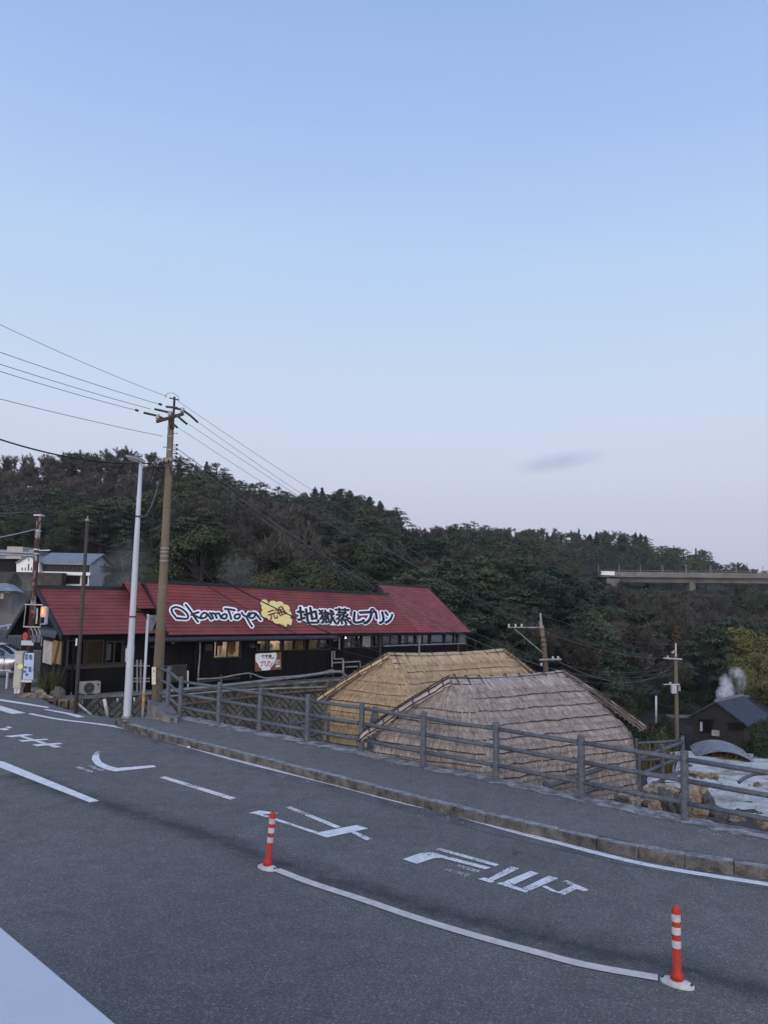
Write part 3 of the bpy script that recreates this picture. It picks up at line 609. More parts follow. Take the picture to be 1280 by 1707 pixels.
# ------------------------------------------------------------------ post and rail fence along the pavement
def fence(name, posts, h, rails, rp, rr, label, group=None, cap=True):
    L0 = posts[len(posts)//2]
    t_ = thing(name, (L0.x, L0.y, L0.z), label, 'fence', group)
    for p in posts:
        m = MB(); lean = Vector((random.uniform(-.012, .012), random.uniform(-.012, .012), 0))
        m.tube([p-Vector((0, 0, .1)), p+Vector((0, 0, h*.5))+lean*.5, p+Vector((0, 0, h-.012))+lean, p+Vector((0, 0, h))+lean], [rp, rp, rp, rp*.9], 14)
        m.build('post', MT['rail'], t_, smooth=False)
    for a, b_ in zip(posts[:-1], posts[1:]):
        for hz in rails:
            d = (b_-a).normalized()
            m = MB(); mid = (a+b_)/2+Vector((0, 0, hz-.006))
            m.tube([a+Vector((0, 0, hz))+d*rp*.6, mid, b_+Vector((0, 0, hz))-d*rp*.6], rr, 10)
            m.build('rail', MT['rail'], t_, smooth=True)
    return t_
pp = [onz(x, y, .15) for x, y in [(300, 1195), (364, 1207.5), (432, 1221), (512, 1236), (602, 1253.5), (705, 1275.5), (827, 1299.5), (969, 1330), (1141, 1367), (1385, 1418)]]
turn = [at(262, 1167, 22.6), at(279.5, 1177, 21.3)]
fence('pavement_fence', turn+pp, 1.05, (.925, .60, .26), .062, .039, 'long slate grey fence with three rails along the back of the pavement')
zt = 0.0
fp = [onz(x, y, zt) for x, y in [(908, 1302), (1017, 1267), (1063, 1256), (1103, 1241), (1137, 1229)]]
fp2 = [Vector((p.x, p.y, zt-1.0)) for p in fp]
fence('pipe_fence', fp2, 1.0, (.88, .52, .16), .055, .04, 'lower grey pipe fence running down beside the grey thatched hut, behind the pavement fence')
q0 = fp2[-1]; fq = [q0+Vector((0.05, .1, .02)), onz(1060, 1231, zt)-Vector((0, 0, 1.0))]
fence('pipe_fence', fq, 1.0, (.88, .45), .04, .036, 'short dark pipe rail behind the right end of the grey thatched hut')
fl = [at(486, 1201, 19.6), at(548, 1189, 21.6)]
fence('pipe_fence', [p-Vector((0, 0, .72)) for p in fl], .74, (.62, .22), .05, .032, 'small low pipe fence before the patterned wall, left of the yellow straw hut')
fl = [at(548, 1243, 18.6), at(648, 1254, 17.0)]
fence('pipe_fence', [p-Vector((0, 0, .75)) for p in fl], .80, (.74,), .045, .035, 'single low pipe rail in front of the foot of the yellow straw hut')

# sloping concrete plinth where the fence turns up to the utility pole
m = MB()
b0 = [onz(246, 1195, .15), onz(293, 1197, .15)]
m.add([at(243, 1194, 20.6), at(296, 1197, 20.0), at(301, 1194, 20.3), at(262, 1181, 21.2), at(250, 1165, 22.9), at(246, 1166, 22.2),
       at(243, 1194, 20.6)-Vector((0, 0, .5)), at(296, 1197, 20.0)-Vector((0, 0, .5))],
      [(0, 1, 7, 6)])
m.prism([at(247, 1167, 21.6), at(268, 1166, 23.6), at(289, 1178, 21.4), at(262, 1180, 20.7)], (0, 0, -1.4))
m.prism([at(263, 1181, 20.6), at(284, 1178, 21.6), at(302, 1194, 20.4), at(284, 1197, 19.9)], (0, 0, -1.2))
tag(m.build('concrete_plinth', MT['concrete']), 'sloping concrete plinth under the end of the pavement fence beside the tan utility pole', 'concrete base')

# ------------------------------------------------------------------ delineator posts
def delineator(base, label, lean):
    h = 0.70; t_ = thing('delineator_post', base, label, 'traffic post', 'orange delineator posts on the lane line')
    ax = Vector((lean, 0, 1)).normalized()
    m = MB(); P = []
    prof = [(1.0, 0.0), (1.0, .018), (.86, .034), (.5, .044), (.32, .055), (.30, .075)]
    d = Vector((1, -.72, 0)).normalized(); n = Vector((-d.y, d.x, 0)); c0 = Vector(base)
    for s_, z in prof:
        P.append([c0+d*(.155*s_*math.cos(a))+n*(.085*s_*math.sin(a))+Vector((0, 0, z)) for a in [2*math.pi*k/28 for k in range(29)]])
    m.grid(P); m.build('base', MT['whiteplastic'], t_, smooth=True)
    for sg in (-1, 1):
        m = MB(); m.box(c0+d*(.118*sg)+Vector((0, 0, .030)), d*.022, n*.022, Vector((0, 0, .006))); m.build('base_reflector', MT['ink'], t_)
    m = MB(); m.tube([c0+Vector((0, 0, .05)), c0+Vector((0, 0, .10)), c0+ax*.12, c0+ax*(h-.02), c0+ax*(h-.006), c0+ax*h], [.062, .058, .040, .040, .038, .030], 20)
    m.build('tube', MT['orange'], t_, smooth=True)
    for z in (.60, .485, .365):
        m = MB(); m.tube([c0+ax*(z-.033), c0+ax*(z+.033)], .0418, 20, False); m.build('reflective_band', MT['reflect'], t_, smooth=True)
    return t_
delineator(onz(446, 1448, 0), 'orange delineator post leaning right, at the far end of the lane line', .065)
delineator(onz(1128, 1641, 0), 'nearer, upright orange delineator post at the right end of the lane line', 0.0)

# ------------------------------------------------------------------ white parapet of the terrace the photographer stands on
m = MB()
A = onz(0, 1540, 2.62); B = onz(200, 1707, 2.62); d = (B-A).normalized(); n = Vector((d.y, -d.x, 0))
if n.dot(Vector((0, -1, 0))) < 0: n = -n
a, b_ = A-d*4.2, B+d*1.4
m.prism([a, b_, b_+n*.45, a+n*.45], (0, 0, -.09))
par = thing('parapet_wall', (A.x, A.y, 0), 'white painted parapet with a smooth flat top at the bottom left corner', 'wall')
m.build('coping', MT['whitewall'], par, bevel=.008)
m = MB(); a2, b2 = a+n*.06, b_+n*.06
m.prism([Vector((q.x, q.y, 2.532)) for q in (a2, b2, b2+n*.30, a2+n*.30)], (0, 0, -2.55)); m.build('wall', MT['whitewall'], par)
m = MB(); a3, b3 = a+n*.37, b_+n*.37
m.prism([Vector((q.x, q.y, 2.0)) for q in (a3, b3, b3+n*4, a3+n*4)], (0, 0, -.2)); kind(m.build('terrace_floor', MT['concrete']), 'structure')

# grit and crumbs along the kerb, a few scraps on the road
rng = random.Random(31); m = MB()
for _ in range(700):
    p = along(rng.uniform(0, L[-1]-.5)); d = Vector((-.64, -.77, 0)); q = p+d*(rng.random()**2*.42+.01); r = rng.uniform(.004, .013)
    m.add([q+Vector((r, 0, .005)), q+Vector((0, r, .005)), q+Vector((-r, 0, .005)), q+Vector((0, -r, .005)), q+Vector((0, 0, .006+r))], [(0, 1, 4), (1, 2, 4), (2, 3, 4), (3, 0, 4)])
for _ in range(900):
    i = rng.randrange(len(eb)-1); q = eb[i].lerp(eb[i+1], rng.random())+Vector((.64, .77, 0))*rng.uniform(-.5, .15)+Vector((0, 0, .15)); r = rng.uniform(.005, .018)
    m.add([q+Vector((r, 0, .0)), q+Vector((0, r, .0)), q+Vector((-r, 0, .0)), q+Vector((0, -r, .0)), q+Vector((0, 0, r*.8))], [(0, 1, 4), (1, 2, 4), (2, 3, 4), (3, 0, 4)])
kind(m.build('grit', MT['edge']), 'stuff')
p = onz(315, 1247, .01); m = MB(); m.sphere(p+Vector((0, 0, .02)), .04, .03, .025, 8); tag(m.build('paper_scrap', MT['cloth'], smooth=True), 'tiny white scrap lying in the gutter near the left end of the kerb', 'litter')
# ------------------------------------------------------------------ the red roofed shop
US = Vector((0.766, 0.643, 0)); VS = Vector((-0.643, 0.766, 0)); O_S = Vector((-8.2, 30.0, 0))
def SPX(px, py, t):                  # pixel -> (s, z) on the shop plane at depth t
    p = onplane(px, py, O_S+VS*t, VS); return (p-O_S).dot(US), p.z
def wuv(mb, d=US): return [(Vector(v).dot(d), v[2]) for v in mb.v]
def sbox(m, s0, s1, t0, t1, z0, z1, mi=0):
    c = SW((s0+s1)/2, (t0+t1)/2, (z0+z1)/2); m.box(c, US*((s1-s0)/2), VS*((t1-t0)/2), Vector((0, 0, (z1-z0)/2)), mi)
def wall_holes(m, s0, s1, z0, z1, t0, th, holes):
    """wall from s0..s1, z0..z1, front face at t0, thickness th, with rectangular openings"""
    ss = sorted({s0, s1, *[h[0] for h in holes], *[h[1] for h in holes]})
    for a, b in zip(ss[:-1], ss[1:]):
        hs = sorted([h for h in holes if h[0] <= a+1e-6 and h[1] >= b-1e-6], key=lambda h: h[2])
        z = z0
        for h in hs:
            if h[2] > z+1e-4: sbox(m, a, b, t0, t0+th, z, h[2])
            z = h[3]
        if z1 > z+1e-4: sbox(m, a, b, t0, t0+th, z, z1)
def window(parent, s0, s1, z0, z1, t, mull=1, fr='frame', gl='glass', w=.035, transom=None, proud=.03):
    m = MB()
    sbox(m, s0-w, s1+w, t-proud, t+.05, z0-w, z0); sbox(m, s0-w, s1+w, t-proud, t+.05, z1, z1+w)
    sbox(m, s0-w, s0, t-proud, t+.05, z0, z1); sbox(m, s1, s1+w, t-proud, t+.05, z0, z1)
    for k in range(1, mull):
        c = s0+(s1-s0)*k/mull; sbox(m, c-w*.5, c+w*.5, t-proud+.004, t+.04, z0, z1)
    if transom: sbox(m, s0, s1, t-proud+.008, t+.036, transom-w*.4, transom+w*.4)
    f = m.build('window', MT[fr], parent)
    m = MB(); sbox(m, s0, s1, t+.010, t+.016, z0, z1); m.build('pane', MT[gl], f)
    return f
def shingles(m, f, s0a, s1a, s0b, s1b, n, lift=.024, tipover=0.0):
    """n overlapping courses; f(s,k) -> point at course fraction k (0 eave, 1 ridge); s limits run linearly from eave (a) to ridge (b)"""
    for i in range(n):
        k0, k1 = i/n, (i+1)/n
        l0, r0 = s0a+(s0b-s0a)*k0, s1a+(s1b-s1a)*k0
        l1, r1 = s0a+(s0b-s0a)*k1, s1a+(s1b-s1a)*k1
        a, b, c, d = f(l0, k0), f(r0, k0), f(r1, k1), f(l1, k1)
        nrm = (b-a).cross(d-a).normalized()
        if nrm.z < 0: nrm = -nrm
        up = nrm*lift
        m.add([a+up, b+up, c+nrm*.004, d+nrm*.004, a, b], [(0, 1, 2, 3), (4, 5, 1, 0), (4, 0, 3), (5, 2, 1)])

# ---- main hall
shop = thing('shop_building', SW(8, 0, -0.4), 'long black boarded shop with a red shingled roof carrying big painted lettering', 'shop')
EZ = lambda s: 1.72-0.0105*s
RZ = lambda s: 3.75-0.027*s
def roof_pt(s, k, T=2.6, dz=0.0):    # main front slope, k past 1 continues up to the higher right ridge
    return SW(s, T*k, EZ(s)+(RZ(s)-EZ(s))*k+dz)
SEND, SSTEP = 16.87, 13.15
KTOP = 1.30
m = MB(); shingles(m, roof_pt, 0.0, SSTEP, 0.0, SSTEP, 15)
mr = MB(); shingles(mr, roof_pt, SSTEP, SEND, SSTEP, SEND, 17)
def roof_hi(s, k): return roof_pt(s, 1+k*(KTOP-1))
shingles(mr, roof_hi, SSTEP, SEND, SSTEP, SEND, 5); o = mr.build('roof', MT['redold'], shop); o['label'] = 'weathered, paler red right end of the roof'
# rear slopes and underside
def P_(s, t, z): return SW(s, t, z)
m.quad(P_(0, 2.6, RZ(0)), P_(SSTEP, 2.6, RZ(SSTEP)), P_(SSTEP, 6.2, 1.4), P_(0, 6.2, 1.5))
top = roof_pt(SSTEP, KTOP); top2 = roof_pt(SEND, KTOP)
m.quad(top, top2, P_(SEND, 6.4, 1.3), P_(SSTEP, 6.4, 1.3))
rf = m.build('roof', MT['red'], shop)
m = MB()
nr = Vector((0, 0, .02))
m.quad(P_(0, .02, EZ(0)-.02), P_(SEND, .02, EZ(SEND)-.02), P_(SEND, 2.6, RZ(SEND)-.06), P_(0, 2.6, RZ(0)-.06))
m.build('soffit', MT['trim'], rf)
m = MB()                                              # ridge capping and barge boards
def ridge_bar(a, b, w=.09, h=.07):
    d = (b-a).normalized(); m.box((a+b)/2+Vector((0, 0, h*.3)), (b-a)/2, Vector((-d.y, d.x, 0)).normalized()*w, Vector((0, 0, h)))
ridge_bar(P_(-.05, 2.6, RZ(0)+.03), P_(SSTEP+.12, 2.6, RZ(SSTEP)+.03))
ridge_bar(top+Vector((0, 0, .03)), top2+Vector((0, 0, .03)), .07, .05)
m.build('ridge_cap', MT['ridge'], rf)
m = MB()
def bargeboard(par, a, b, w=.16, th=.03):
    m = MB(); m.prism([a, b, b-Vector((0, 0, w)), a-Vector((0, 0, w))], US*th); m.build('barge_board', MT['ridge'], par)
for off_ in (-.06,):
    bargeboard(rf, P_(off_, -.04, EZ(0)+.06), P_(off_, 2.6, RZ(0)+.10)); bargeboard(rf, P_(off_, 2.6, RZ(0)+.10), P_(off_, 6.2, 1.55))
bargeboard(rf, roof_pt(SSTEP-.06, 1.0, dz=.10), top+Vector((0, 0, .07))-US*.06, .12); bargeboard(rf, top+Vector((0, 0, .07))-US*.06, P_(SSTEP-.06, 5.6, 1.9), .12)
bargeboard(rf, P_(SEND+.02, -.03, EZ(SEND)+.05), top2+US*.02+Vector((0, 0, .06)), .10)
m = MB()
m.prism([roof_pt(SSTEP+.1, 1.0, dz=-.02), top-Vector((0, 0, .06))+US*.1, P_(SSTEP+.1, 4.8, RZ(SSTEP)-.02)], US*.05)
m.build('gable_board', MT['trim'], shop)

# front wall of the left part, with openings to a lit room
T1 = 0.25
wins = []
for x0, x1, y0, y1 in [(357, 401, 1069, 1096), (428.5, 446, 1068, 1084), (449, 469, 1068, 1084), (473, 490.5, 1067.5, 1083.5), (492.5, 508, 1067.5, 1083), (514.5, 531, 1066.5, 1082), (533, 549.5, 1066.5, 1082)]:
    a = SPX(x0, y1, T1); b = SPX(x1, y0, T1); wins.append((a[0], b[0], a[1], b[1]))
m = MB(); SL = 7.75
wall_holes(m, -.05, SL, -.75, 1.60, T1, .12, wins)
sbox(m, -.05, .07, T1+.12, 6.0, -.75, 1.45)          # left gable wall
sbox(m, SEND-.45, SEND-.33, .62, 6.0, -1.6, 1.35)
sbox(m, -.05, SEND-.45, 5.9, 6.0, -1.6, 1.3)
m.prism([P_(.0, .35, EZ(0)-.1), P_(.0, 2.6, RZ(0)-.1), P_(.0, 5.9, 1.5)], US*.07)
wl = m.build('wall', MT['black'], shop, uv=wuv(m))
for i, h in enumerate(wins): window(shop, *h, T1, mull=2 if i == 0 else 1, gl='glass' if i < 3 else 'dglass')
m = MB(); sbox(m, .1, SL, 2.2, 2.26, -.7, 1.6); sbox(m, .1, SL, T1+.13, 2.2, -.70, -.66); sbox(m, .1, SL, T1+.13, 2.2, 1.56, 1.60)
sbox(m, SL-.06, SL, T1+.13, 2.2, -.66, 1.56); m.build('inner_room', MT['room'], shop)
m = MB(); a = SPX(430, 1069, T1); s_, z_ = a[0], a[1]
sbox(m, s_, s_+.52, 1.0, 1.09, 1.40, 1.47); sbox(m, 1.9, 3.0, 1.2, 1.28, 1.47, 1.53); sbox(m, s_-1.6, s_-1.0, 1.5, 1.58, 1.45, 1.51); sbox(m, 5.9, 6.6, 1.6, 1.68, 1.46, 1.52)
m.build('ceiling_lamp', MT['lamp'], shop)
# things seen through the windows
m = MB()
h0 = wins[0]
w_ = h0[1]-h0[0]; hh = h0[3]-h0[2]
sbox(m, h0[0]+.46*w_, h0[0]+.60*w_, .9, .93, h0[2]-.02, h0[2]+.62*hh); sbox(m, h0[0]+.02*w_, h0[0]+.30*w_, 1.3, 1.35, h0[2]-.1, h0[2]+.5*hh)
sbox(m, h0[0]+.66*w_, h0[0]+.80*w_, .7, .72, h0[2], h0[2]+.55*hh); sbox(m, wins[2][0]+.35, wins[2][0]+.5, .8, .85, wins[2][2], wins[2][2]+.2)
sbox(m, wins[6][0]+.1, wins[6][0]+.4, .5, .55, wins[6][2], wins[6][2]+.1)
m.build('shelf_goods', MT['cloth'], shop)
m = MB(); sbox(m, h0[0]+.42*w_, h0[0]+.66*w_, 1.0, 1.03, h0[2]+.62*hh, h0[3]-.03); sbox(m, h0[0]+.36*w_, h0[0]+.42*w_, .9, .95, h0[2], h0[3])
sbox(m, wins[1][0]+.1, wins[1][1]-.05, .7, 1.0, wins[1][2]-.1, wins[1][2]+.25); sbox(m, wins[2][0]+.05, wins[2][0]+.2, .7, 1.0, wins[2][2]-.1, wins[2][3])
m.build('menu_board', MT['ink'], shop)
m = MB()                                              # orange curtain hung in the first window: draped, uneven hem
P = []
for i in range(13):
    u = i/12; s_ = h0[0]+w_*(.60+.34*u); hem = h0[3]-.02-hh*(.55+.28*math.sin(u*2.6)+.05*math.sin(u*19))
    P.append([SW(s_, .52+.03*math.sin(u*22), h0[3]-.01+(hem-h0[3])*k/6) for k in range(7)])
m.grid(P); m.build('curtain', MT['orangecloth'], shop, smooth=True)
m = MB()
c = SPX(343, 1078, T1-.03); sbox(m, c[0]-.02, c[0]+.28, T1-.08, T1-.002, c[1]-.16, c[1]+.12); m.build('vent_grille', MT['frame'], shop)
m = MB(); a = SPX(410, 1079, T1); b = SPX(419, 1067, T1)  # curved vent hood
hood = []
for k in range(7):
    th = math.pi/2*k/6; hood.append([SW(a[0], T1-.34*math.sin(th)-.02, a[1]+(b[1]-a[1])*math.cos(th)), SW(b[0], T1-.34*math.sin(th)-.02, a[1]+(b[1]-a[1])*math.cos(th))])
m.grid(hood); m.prism([SW(a[0], T1-.02-.34*math.sin(math.pi/2*k/6), a[1]+(b[1]-a[1])*math.cos(math.pi/2*k/6)) for k in range(7)]+[SW(a[0], T1, a[1])], US*.01)
m.build('vent_hood', MT['blackmetal'], shop)

# black metal lean-to roof along the front
m = MB(); SLT = 7.85
P = []
n = 44
for i in range(n*4+1):
    s_ = -1.0+(SLT+1.0)*i/(n*4); bmp_ = .025 if i % 4 == 0 else 0.0
    P.append([SW(s_, .30, 1.68-.010*s_+bmp_), SW(s_, -.50, 1.575-.010*s_+bmp_), SW(s_, -.50, 1.535-.010*s_)])
m.grid(P); m.quad(SW(-1, .3, 1.63), SW(SLT, .3, 1.55), SW(SLT, -.49, 1.44), SW(-1, -.49, 1.53))
m.build('lean_to_roof', MT['blackmetal'], shop)
m = MB(); m.tube([SW(-1, -.47, 1.50), SW(SLT, -.47, 1.42)], .03, 6); m.build('lean_to_gutter', MT['trim'], shop)

# recessed entrance at the left end of the hall
m = MB(); sbox(m, -1.35, -.05, .9, 1.0, -.9, 1.6); m.build('entrance_wall', MT['black'], shop, uv=wuv(m))
a = SPX(281, 1108, .88); b = SPX(309, 1079, .88)
m = MB(); sbox(m, a[0], b[0], .84, .88, a[1], b[1]); m.build('entrance_screen', pm('frosted_panel', (.20, .21, .22), (.11, .115, .12), 3, .5), shop)
a = SPX(264, 1118, .8); b = SPX(277, 1093, .8)
m = MB(); sbox(m, a[0], b[0], .78, .82, a[1], b[1]); m.build('entrance_board', MT['cream'], shop)
m = MB(); a = SPX(266, 1111, -.1); b = SPX(312, 1110, -.1); sbox(m, a[0], b[0], -.14, -.06, a[1]-.03, a[1]+.03)
for k in range(12):
    s_ = a[0]+(b[0]-a[0])*(.25+.75*k/12); sbox(m, s_, s_+.05, -.12, -.09, a[1]-.62, a[1]-.03)
m.build('balcony_rail', MT['darkpole'], shop)
m = MB(); p = onplane(289, 1071, O_S+VS*.2, VS); m.sphere(p, .06, .06, .06, 10); m.build('round_lamp', MT['porcelain'], shop)

# right part: recessed wall with a band of old windows
T2 = 0.62
w2 = []
for x0, x1, y0, y1 in [(574, 598, 1056, 1079), (603.5, 619, 1057, 1079), (621, 630, 1057, 1078), (637, 664, 1057, 1077), (668, 690, 1057, 1076.5), (694, 714, 1057, 1076), (718, 738, 1057, 1075), (742, 760, 1057, 1074.5), (763, 777, 1057, 1074)]:
    a = SPX(x0, y1, T2); b = SPX(x1, y0, T2); w2.append((a[0], b[0], a[1], b[1]))
m = MB(); wall_holes(m, SL, SEND-.4, -1.6, 1.45, T2, .12, w2)
sbox(m, SL-.02, SL+.08, T1, T2+.1, -1.6, 1.5)
m.build('right_wall', MT['black'], shop, uv=wuv(m))
for i, h in enumerate(w2):
    f = window(shop, *h, T2, mull=2 if i in (0, 3, 4, 5) else 1, gl='dglass' if i != 1 else 'glass', transom=(h[2]+h[3])/2-.05 if i == 0 else None)
m = MB(); sbox(m, w2[1][0], w2[1][1], T2+.03, T2+.05, w2[1][2], w2[1][3]); m.build('blind', MT['cream'], shop)
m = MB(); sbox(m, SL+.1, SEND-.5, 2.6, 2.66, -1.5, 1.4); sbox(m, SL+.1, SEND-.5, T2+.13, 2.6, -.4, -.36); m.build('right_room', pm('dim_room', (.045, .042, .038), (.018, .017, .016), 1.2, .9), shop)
m = MB(); sbox(m, w2[0][0]+.15, w2[0][0]+.6, 1.3, 1.36, 1.30, 1.36); sbox(m, w2[2][0]+.12, w2[2][0]+.2, 1.3, 1.36, 1.05, 1.2); m.build('ceiling_lamp', MT['lamp'], shop)
m = MB(); sbox(m, w2[0][0]+.5, w2[0][1]-.1, .9, 1.0, w2[0][2], w2[0][2]+.22); m.build('shelf_goods', MT['cloth'], shop)
m = MB()                                              # thin handrail in front of the right windows
a = SPX(640, 1077, .1); b = SPX(776, 1072.5, .1)
m.tube([SW(a[0], .1, a[1]), SW(b[0], .1, b[1])], .028, 6)
p = SPX(699, 1061, .1); m.tube([SW(p[0], .1, p[1]), SW(p[0], .1, p[1]-1.6)], .035, 8)
m.build('handrail', MT['galv'], shop)
m = MB(); m.tube([SW(SEND-.5, .45, 1.4), SW(SEND-.5, .45, -1.6)], .06, 8); m.tube([SW(11.0, .40, 1.45), SW(11.0, .40, -1.6)], .05, 8); m.build('corner_post', MT['frame'], shop)
# gutter under the right eave
m = MB(); m.tube([SW(SLT+.05, -.02, EZ(8)-.08), SW(SEND, -.02, EZ(SEND)-.08)], .05, 8); m.build('eave_gutter', MT['trim'], shop)

# small link roof between hall and left house
m = MB()
shingles(m, lambda s, k: SW(s, 1.25+1.65*k, 2.70+1.02*k), -.75, -.04, -.75, -.04, 9)
m.quad(SW(-.75, 2.9, 3.72), SW(-.04, 2.9, 3.72), SW(-.04, 4.6, 2.5), SW(-.75, 4.6, 2.5))
lr = m.build('link_roof', MT['red'], shop)
m = MB(); sbox(m, -.7, -.1, 1.45, 4.4, 1.0, 2.6); m.build('link_wall', MT['black'], shop, uv=wuv(m))

# ---- lettering painted on boards on the roof
RP = roof_pt(0, 0); RN = (roof_pt(SEND, 0)-roof_pt(0, 0)).cross(roof_pt(0, 1)-roof_pt(0, 0)).normalized()
if RN.z < 0: RN = -RN
def roofp(px, py, lift):             # pixel -> the (slightly twisted) roof surface, lifted along its normal
    p = onplane(px, py, RP, RN)
    for _ in range(2):
        q = p-O_S; s_, k_s = q.dot(US), q.dot(VS)/2.6; c = roof_pt(s_, k_s)
        n = (roof_pt(s_+1, k_s)-c).cross(roof_pt(s_, k_s+.2)-c).normalized(); n = n if n.z > 0 else -n
        p = onplane(px, py, c+n*lift, n)
    return p
class Lift:
    def __init__(s, base, step): s.v = base; s.d = step
    def __call__(s): s.v += s.d; return s.v
def stroke(m, pts, w, P, lf, closed=False, n=10):
    """brush stroke ribbon with round ends, in the plane given by P(px,py,lift); w in pixels"""
    pts = [Vector((x, y, 0)) for x, y in pts]
    pts = smooth_line(pts, 4)
    for p in pts:
        l = lf(); m.add([P(p.x+w/2*math.cos(2*math.pi*k/n), p.y+w/2*math.sin(2*math.pi*k/n), l) for k in range(n)], [tuple(range(n))])
    for a, b in zip(pts[:-1], pts[1:]):
        d = b-a
        if d.length < 1e-5: continue
        d.normalize(); q = Vector((-d.y, d.x, 0))*(w/2); l = lf()
        m.add([P((x).x, (x).y, l) for x in (a+q, b+q, b-q, a-q)], [(0, 1, 2, 3)])
Z1 = [[(150, 245), (110, 195), (100, 155), (140, 132), (195, 147), (245, 185), (268, 225), (255, 252), (205, 250), (165, 243)], [(150, 248), (195, 252)],
      [(243, 110), (275, 150), (310, 200), (340, 245), (368, 282)], [(375, 185), (335, 197), (300, 215)], [(320, 212), (360, 232), (402, 250)],
      [(462, 203), (435, 190), (405, 208), (397, 237), (425, 246), (452, 230), (463, 205), (480, 225), (503, 258)],
      [(488, 192), (510, 220), (522, 248)], [(500, 200), (530, 196), (545, 215), (558, 245)], [(545, 205), (578, 197), (590, 218), (603, 246)],
      [(640, 203), (615, 215), (610, 240), (635, 252), (657, 238), (658, 212), (638, 203)], [(640, 152), (690, 156), (742, 166)], [(668, 152), (690, 200), (706, 256)],
      [(775, 205), (745, 215), (740, 240), (765, 252), (790, 237), (792, 212), (773, 204)], [(812, 190), (828, 214), (858, 232)], [(890, 190), (866, 235), (888, 288), (916, 330)],
      [(948, 196), (920, 195), (895, 212), (890, 236), (917, 246), (944, 228), (953, 198), (975, 228), (1005, 262)]]
Z1 = [[(270+x/6.095, 990+y/6.1) for x, y in st_] for st_ in Z1]
sgn = thing('roof_sign', roof_pt(4, .5), 'hand brushed black lettering with white outlines on the red roof, round a yellow cloud', 'sign')
m = MB(); lf = Lift(.040, .00006)
for st_ in Z1: stroke(m, st_, 8.3, roofp, lf)
m.build('letter_outline', MT['white'], sgn)
m = MB(); lf = Lift(.058, .00006)
for st_ in Z1: stroke(m, st_, 3.3, roofp, lf)
m.build('letter', MT['ink'], sgn)
_tc = {}
def glyphs(body, offset=0.0):
    k = (body, offset)
    if k not in _tc:
        c = bpy.data.curves.new('t', 'FONT'); c.body = body; c.offset = offset; c.resolution_u = 3
        o = bpy.data.objects.new('t', c); COL.objects.link(o); bpy.context.view_layer.update()
        me = bpy.data.meshes.new_from_object(o.evaluated_get(bpy.context.evaluated_depsgraph_get()))
        v = np.array([x.co[:2] for x in me.vertices]); fs_ = [tuple(p.vertices) for p in me.polygons]
        bpy.data.objects.remove(o); bpy.data.curves.remove(c); bpy.data.meshes.remove(me)
        lo, hi = v.min(0), v.max(0); _tc[k] = ((v-lo)/(hi-lo), fs_)
    return _tc[k]
def text(m, body, quad, P, lift, offset=0.0, dx=0, dy=0):
    """glyph outline mapped into the photo quad (bl, br, tr, tl) on plane P"""
    v, f = glyphs(body, offset); bl, br, tr, tl = [Vector((*q, 0)) for q in quad]
    pts = []
    for x, y in v:
        q = (bl*(1-x)+br*x)*(1-y)+(tl*(1-x)+tr*x)*y; pts.append(P(q.x+dx, q.y+dy, lift))
    m.add(pts, f)
KAN = [('地', (497, 1039, 533, 1039, 528, 1013, 494, 1011)), ('獄', (534, 1039, 561, 1040, 556, 1016, 530, 1016)), ('蒸', (561, 1041, 586, 1040, 582, 1014, 558, 1013)),
       ('し', (588, 1039, 609, 1038, 604, 1022, 590, 1020)), ('プ', (604, 1040, 627, 1041, 624, 1014, 598, 1016)), ('リ', (628, 1039, 643, 1040, 638, 1020, 625, 1019)), ('ン', (642, 1039, 656, 1039, 654, 1019, 641, 1019))]
mo, mk_ = MB(), MB(); l0, l1 = .040, .058
for i, (ch, q) in enumerate(KAN):
    q = [(q[0], q[1]), (q[2], q[3]), (q[4], q[5]), (q[6], q[7])]
    for k in range(14):
        a = 2*math.pi*k/14; l0 += .00012; text(mo, ch, q, roofp, l0, .03, 2.7*math.cos(a), 2.7*math.sin(a))
    
    for k in range(8):
        a = 2*math.pi*k/8; rr = .85 if i < 3 else 1.15; l1 += .0001; text(mk_, ch, q, roofp, l1, 0.0, rr*math.cos(a), rr*math.sin(a))
mo.build('letter_outline', MT['white'], sgn); mk_.build('letter', MT['ink'], sgn)
BL = [(432, 1003), (436, 999.5), (441, 999), (446, 1000.5), (450, 1003.5), (455, 1001.5), (461, 1001), (467, 1003), (472, 1006.5), (475, 1009), (481, 1013), (485, 1018), (484, 1022), (487, 1027), (485, 1031), (488, 1036), (486, 1040.5), (482, 1042), (478, 1042), (474, 1044), (471, 1040.5), (466, 1041), (461, 1040), (456, 1037), (453, 1033.5), (448, 1032.5), (443, 1031), (438, 1027), (435, 1021), (437, 1015), (436, 1009)]
def blob(poly, lift, sc_): 
    c = sum((Vector((*p, 0)) for p in poly), Vector())/len(poly); pts = smooth_line([Vector((*p, 0)) for p in poly+poly[:1]], 3)[:-1]
    pts = [c+(p-c)*sc_ for p in pts]; return [roofp(p.x, p.y, lift) for p in pts], roofp(c.x, c.y, lift)
LOBES = [(440.5, 1005, 6.2), (443, 1012, 7), (455, 1007.5, 6.8), (466, 1009, 7.2), (475, 1015, 8), (479.5, 1024, 6.6), (444, 1022, 8.2), (453, 1027, 8.2), (463, 1032, 8.5), (473, 1034, 8.5), (481, 1035, 6.2), (484, 1040, 2.2), (476, 1042, 2.6), (455, 1017, 9), (466, 1022, 10)]
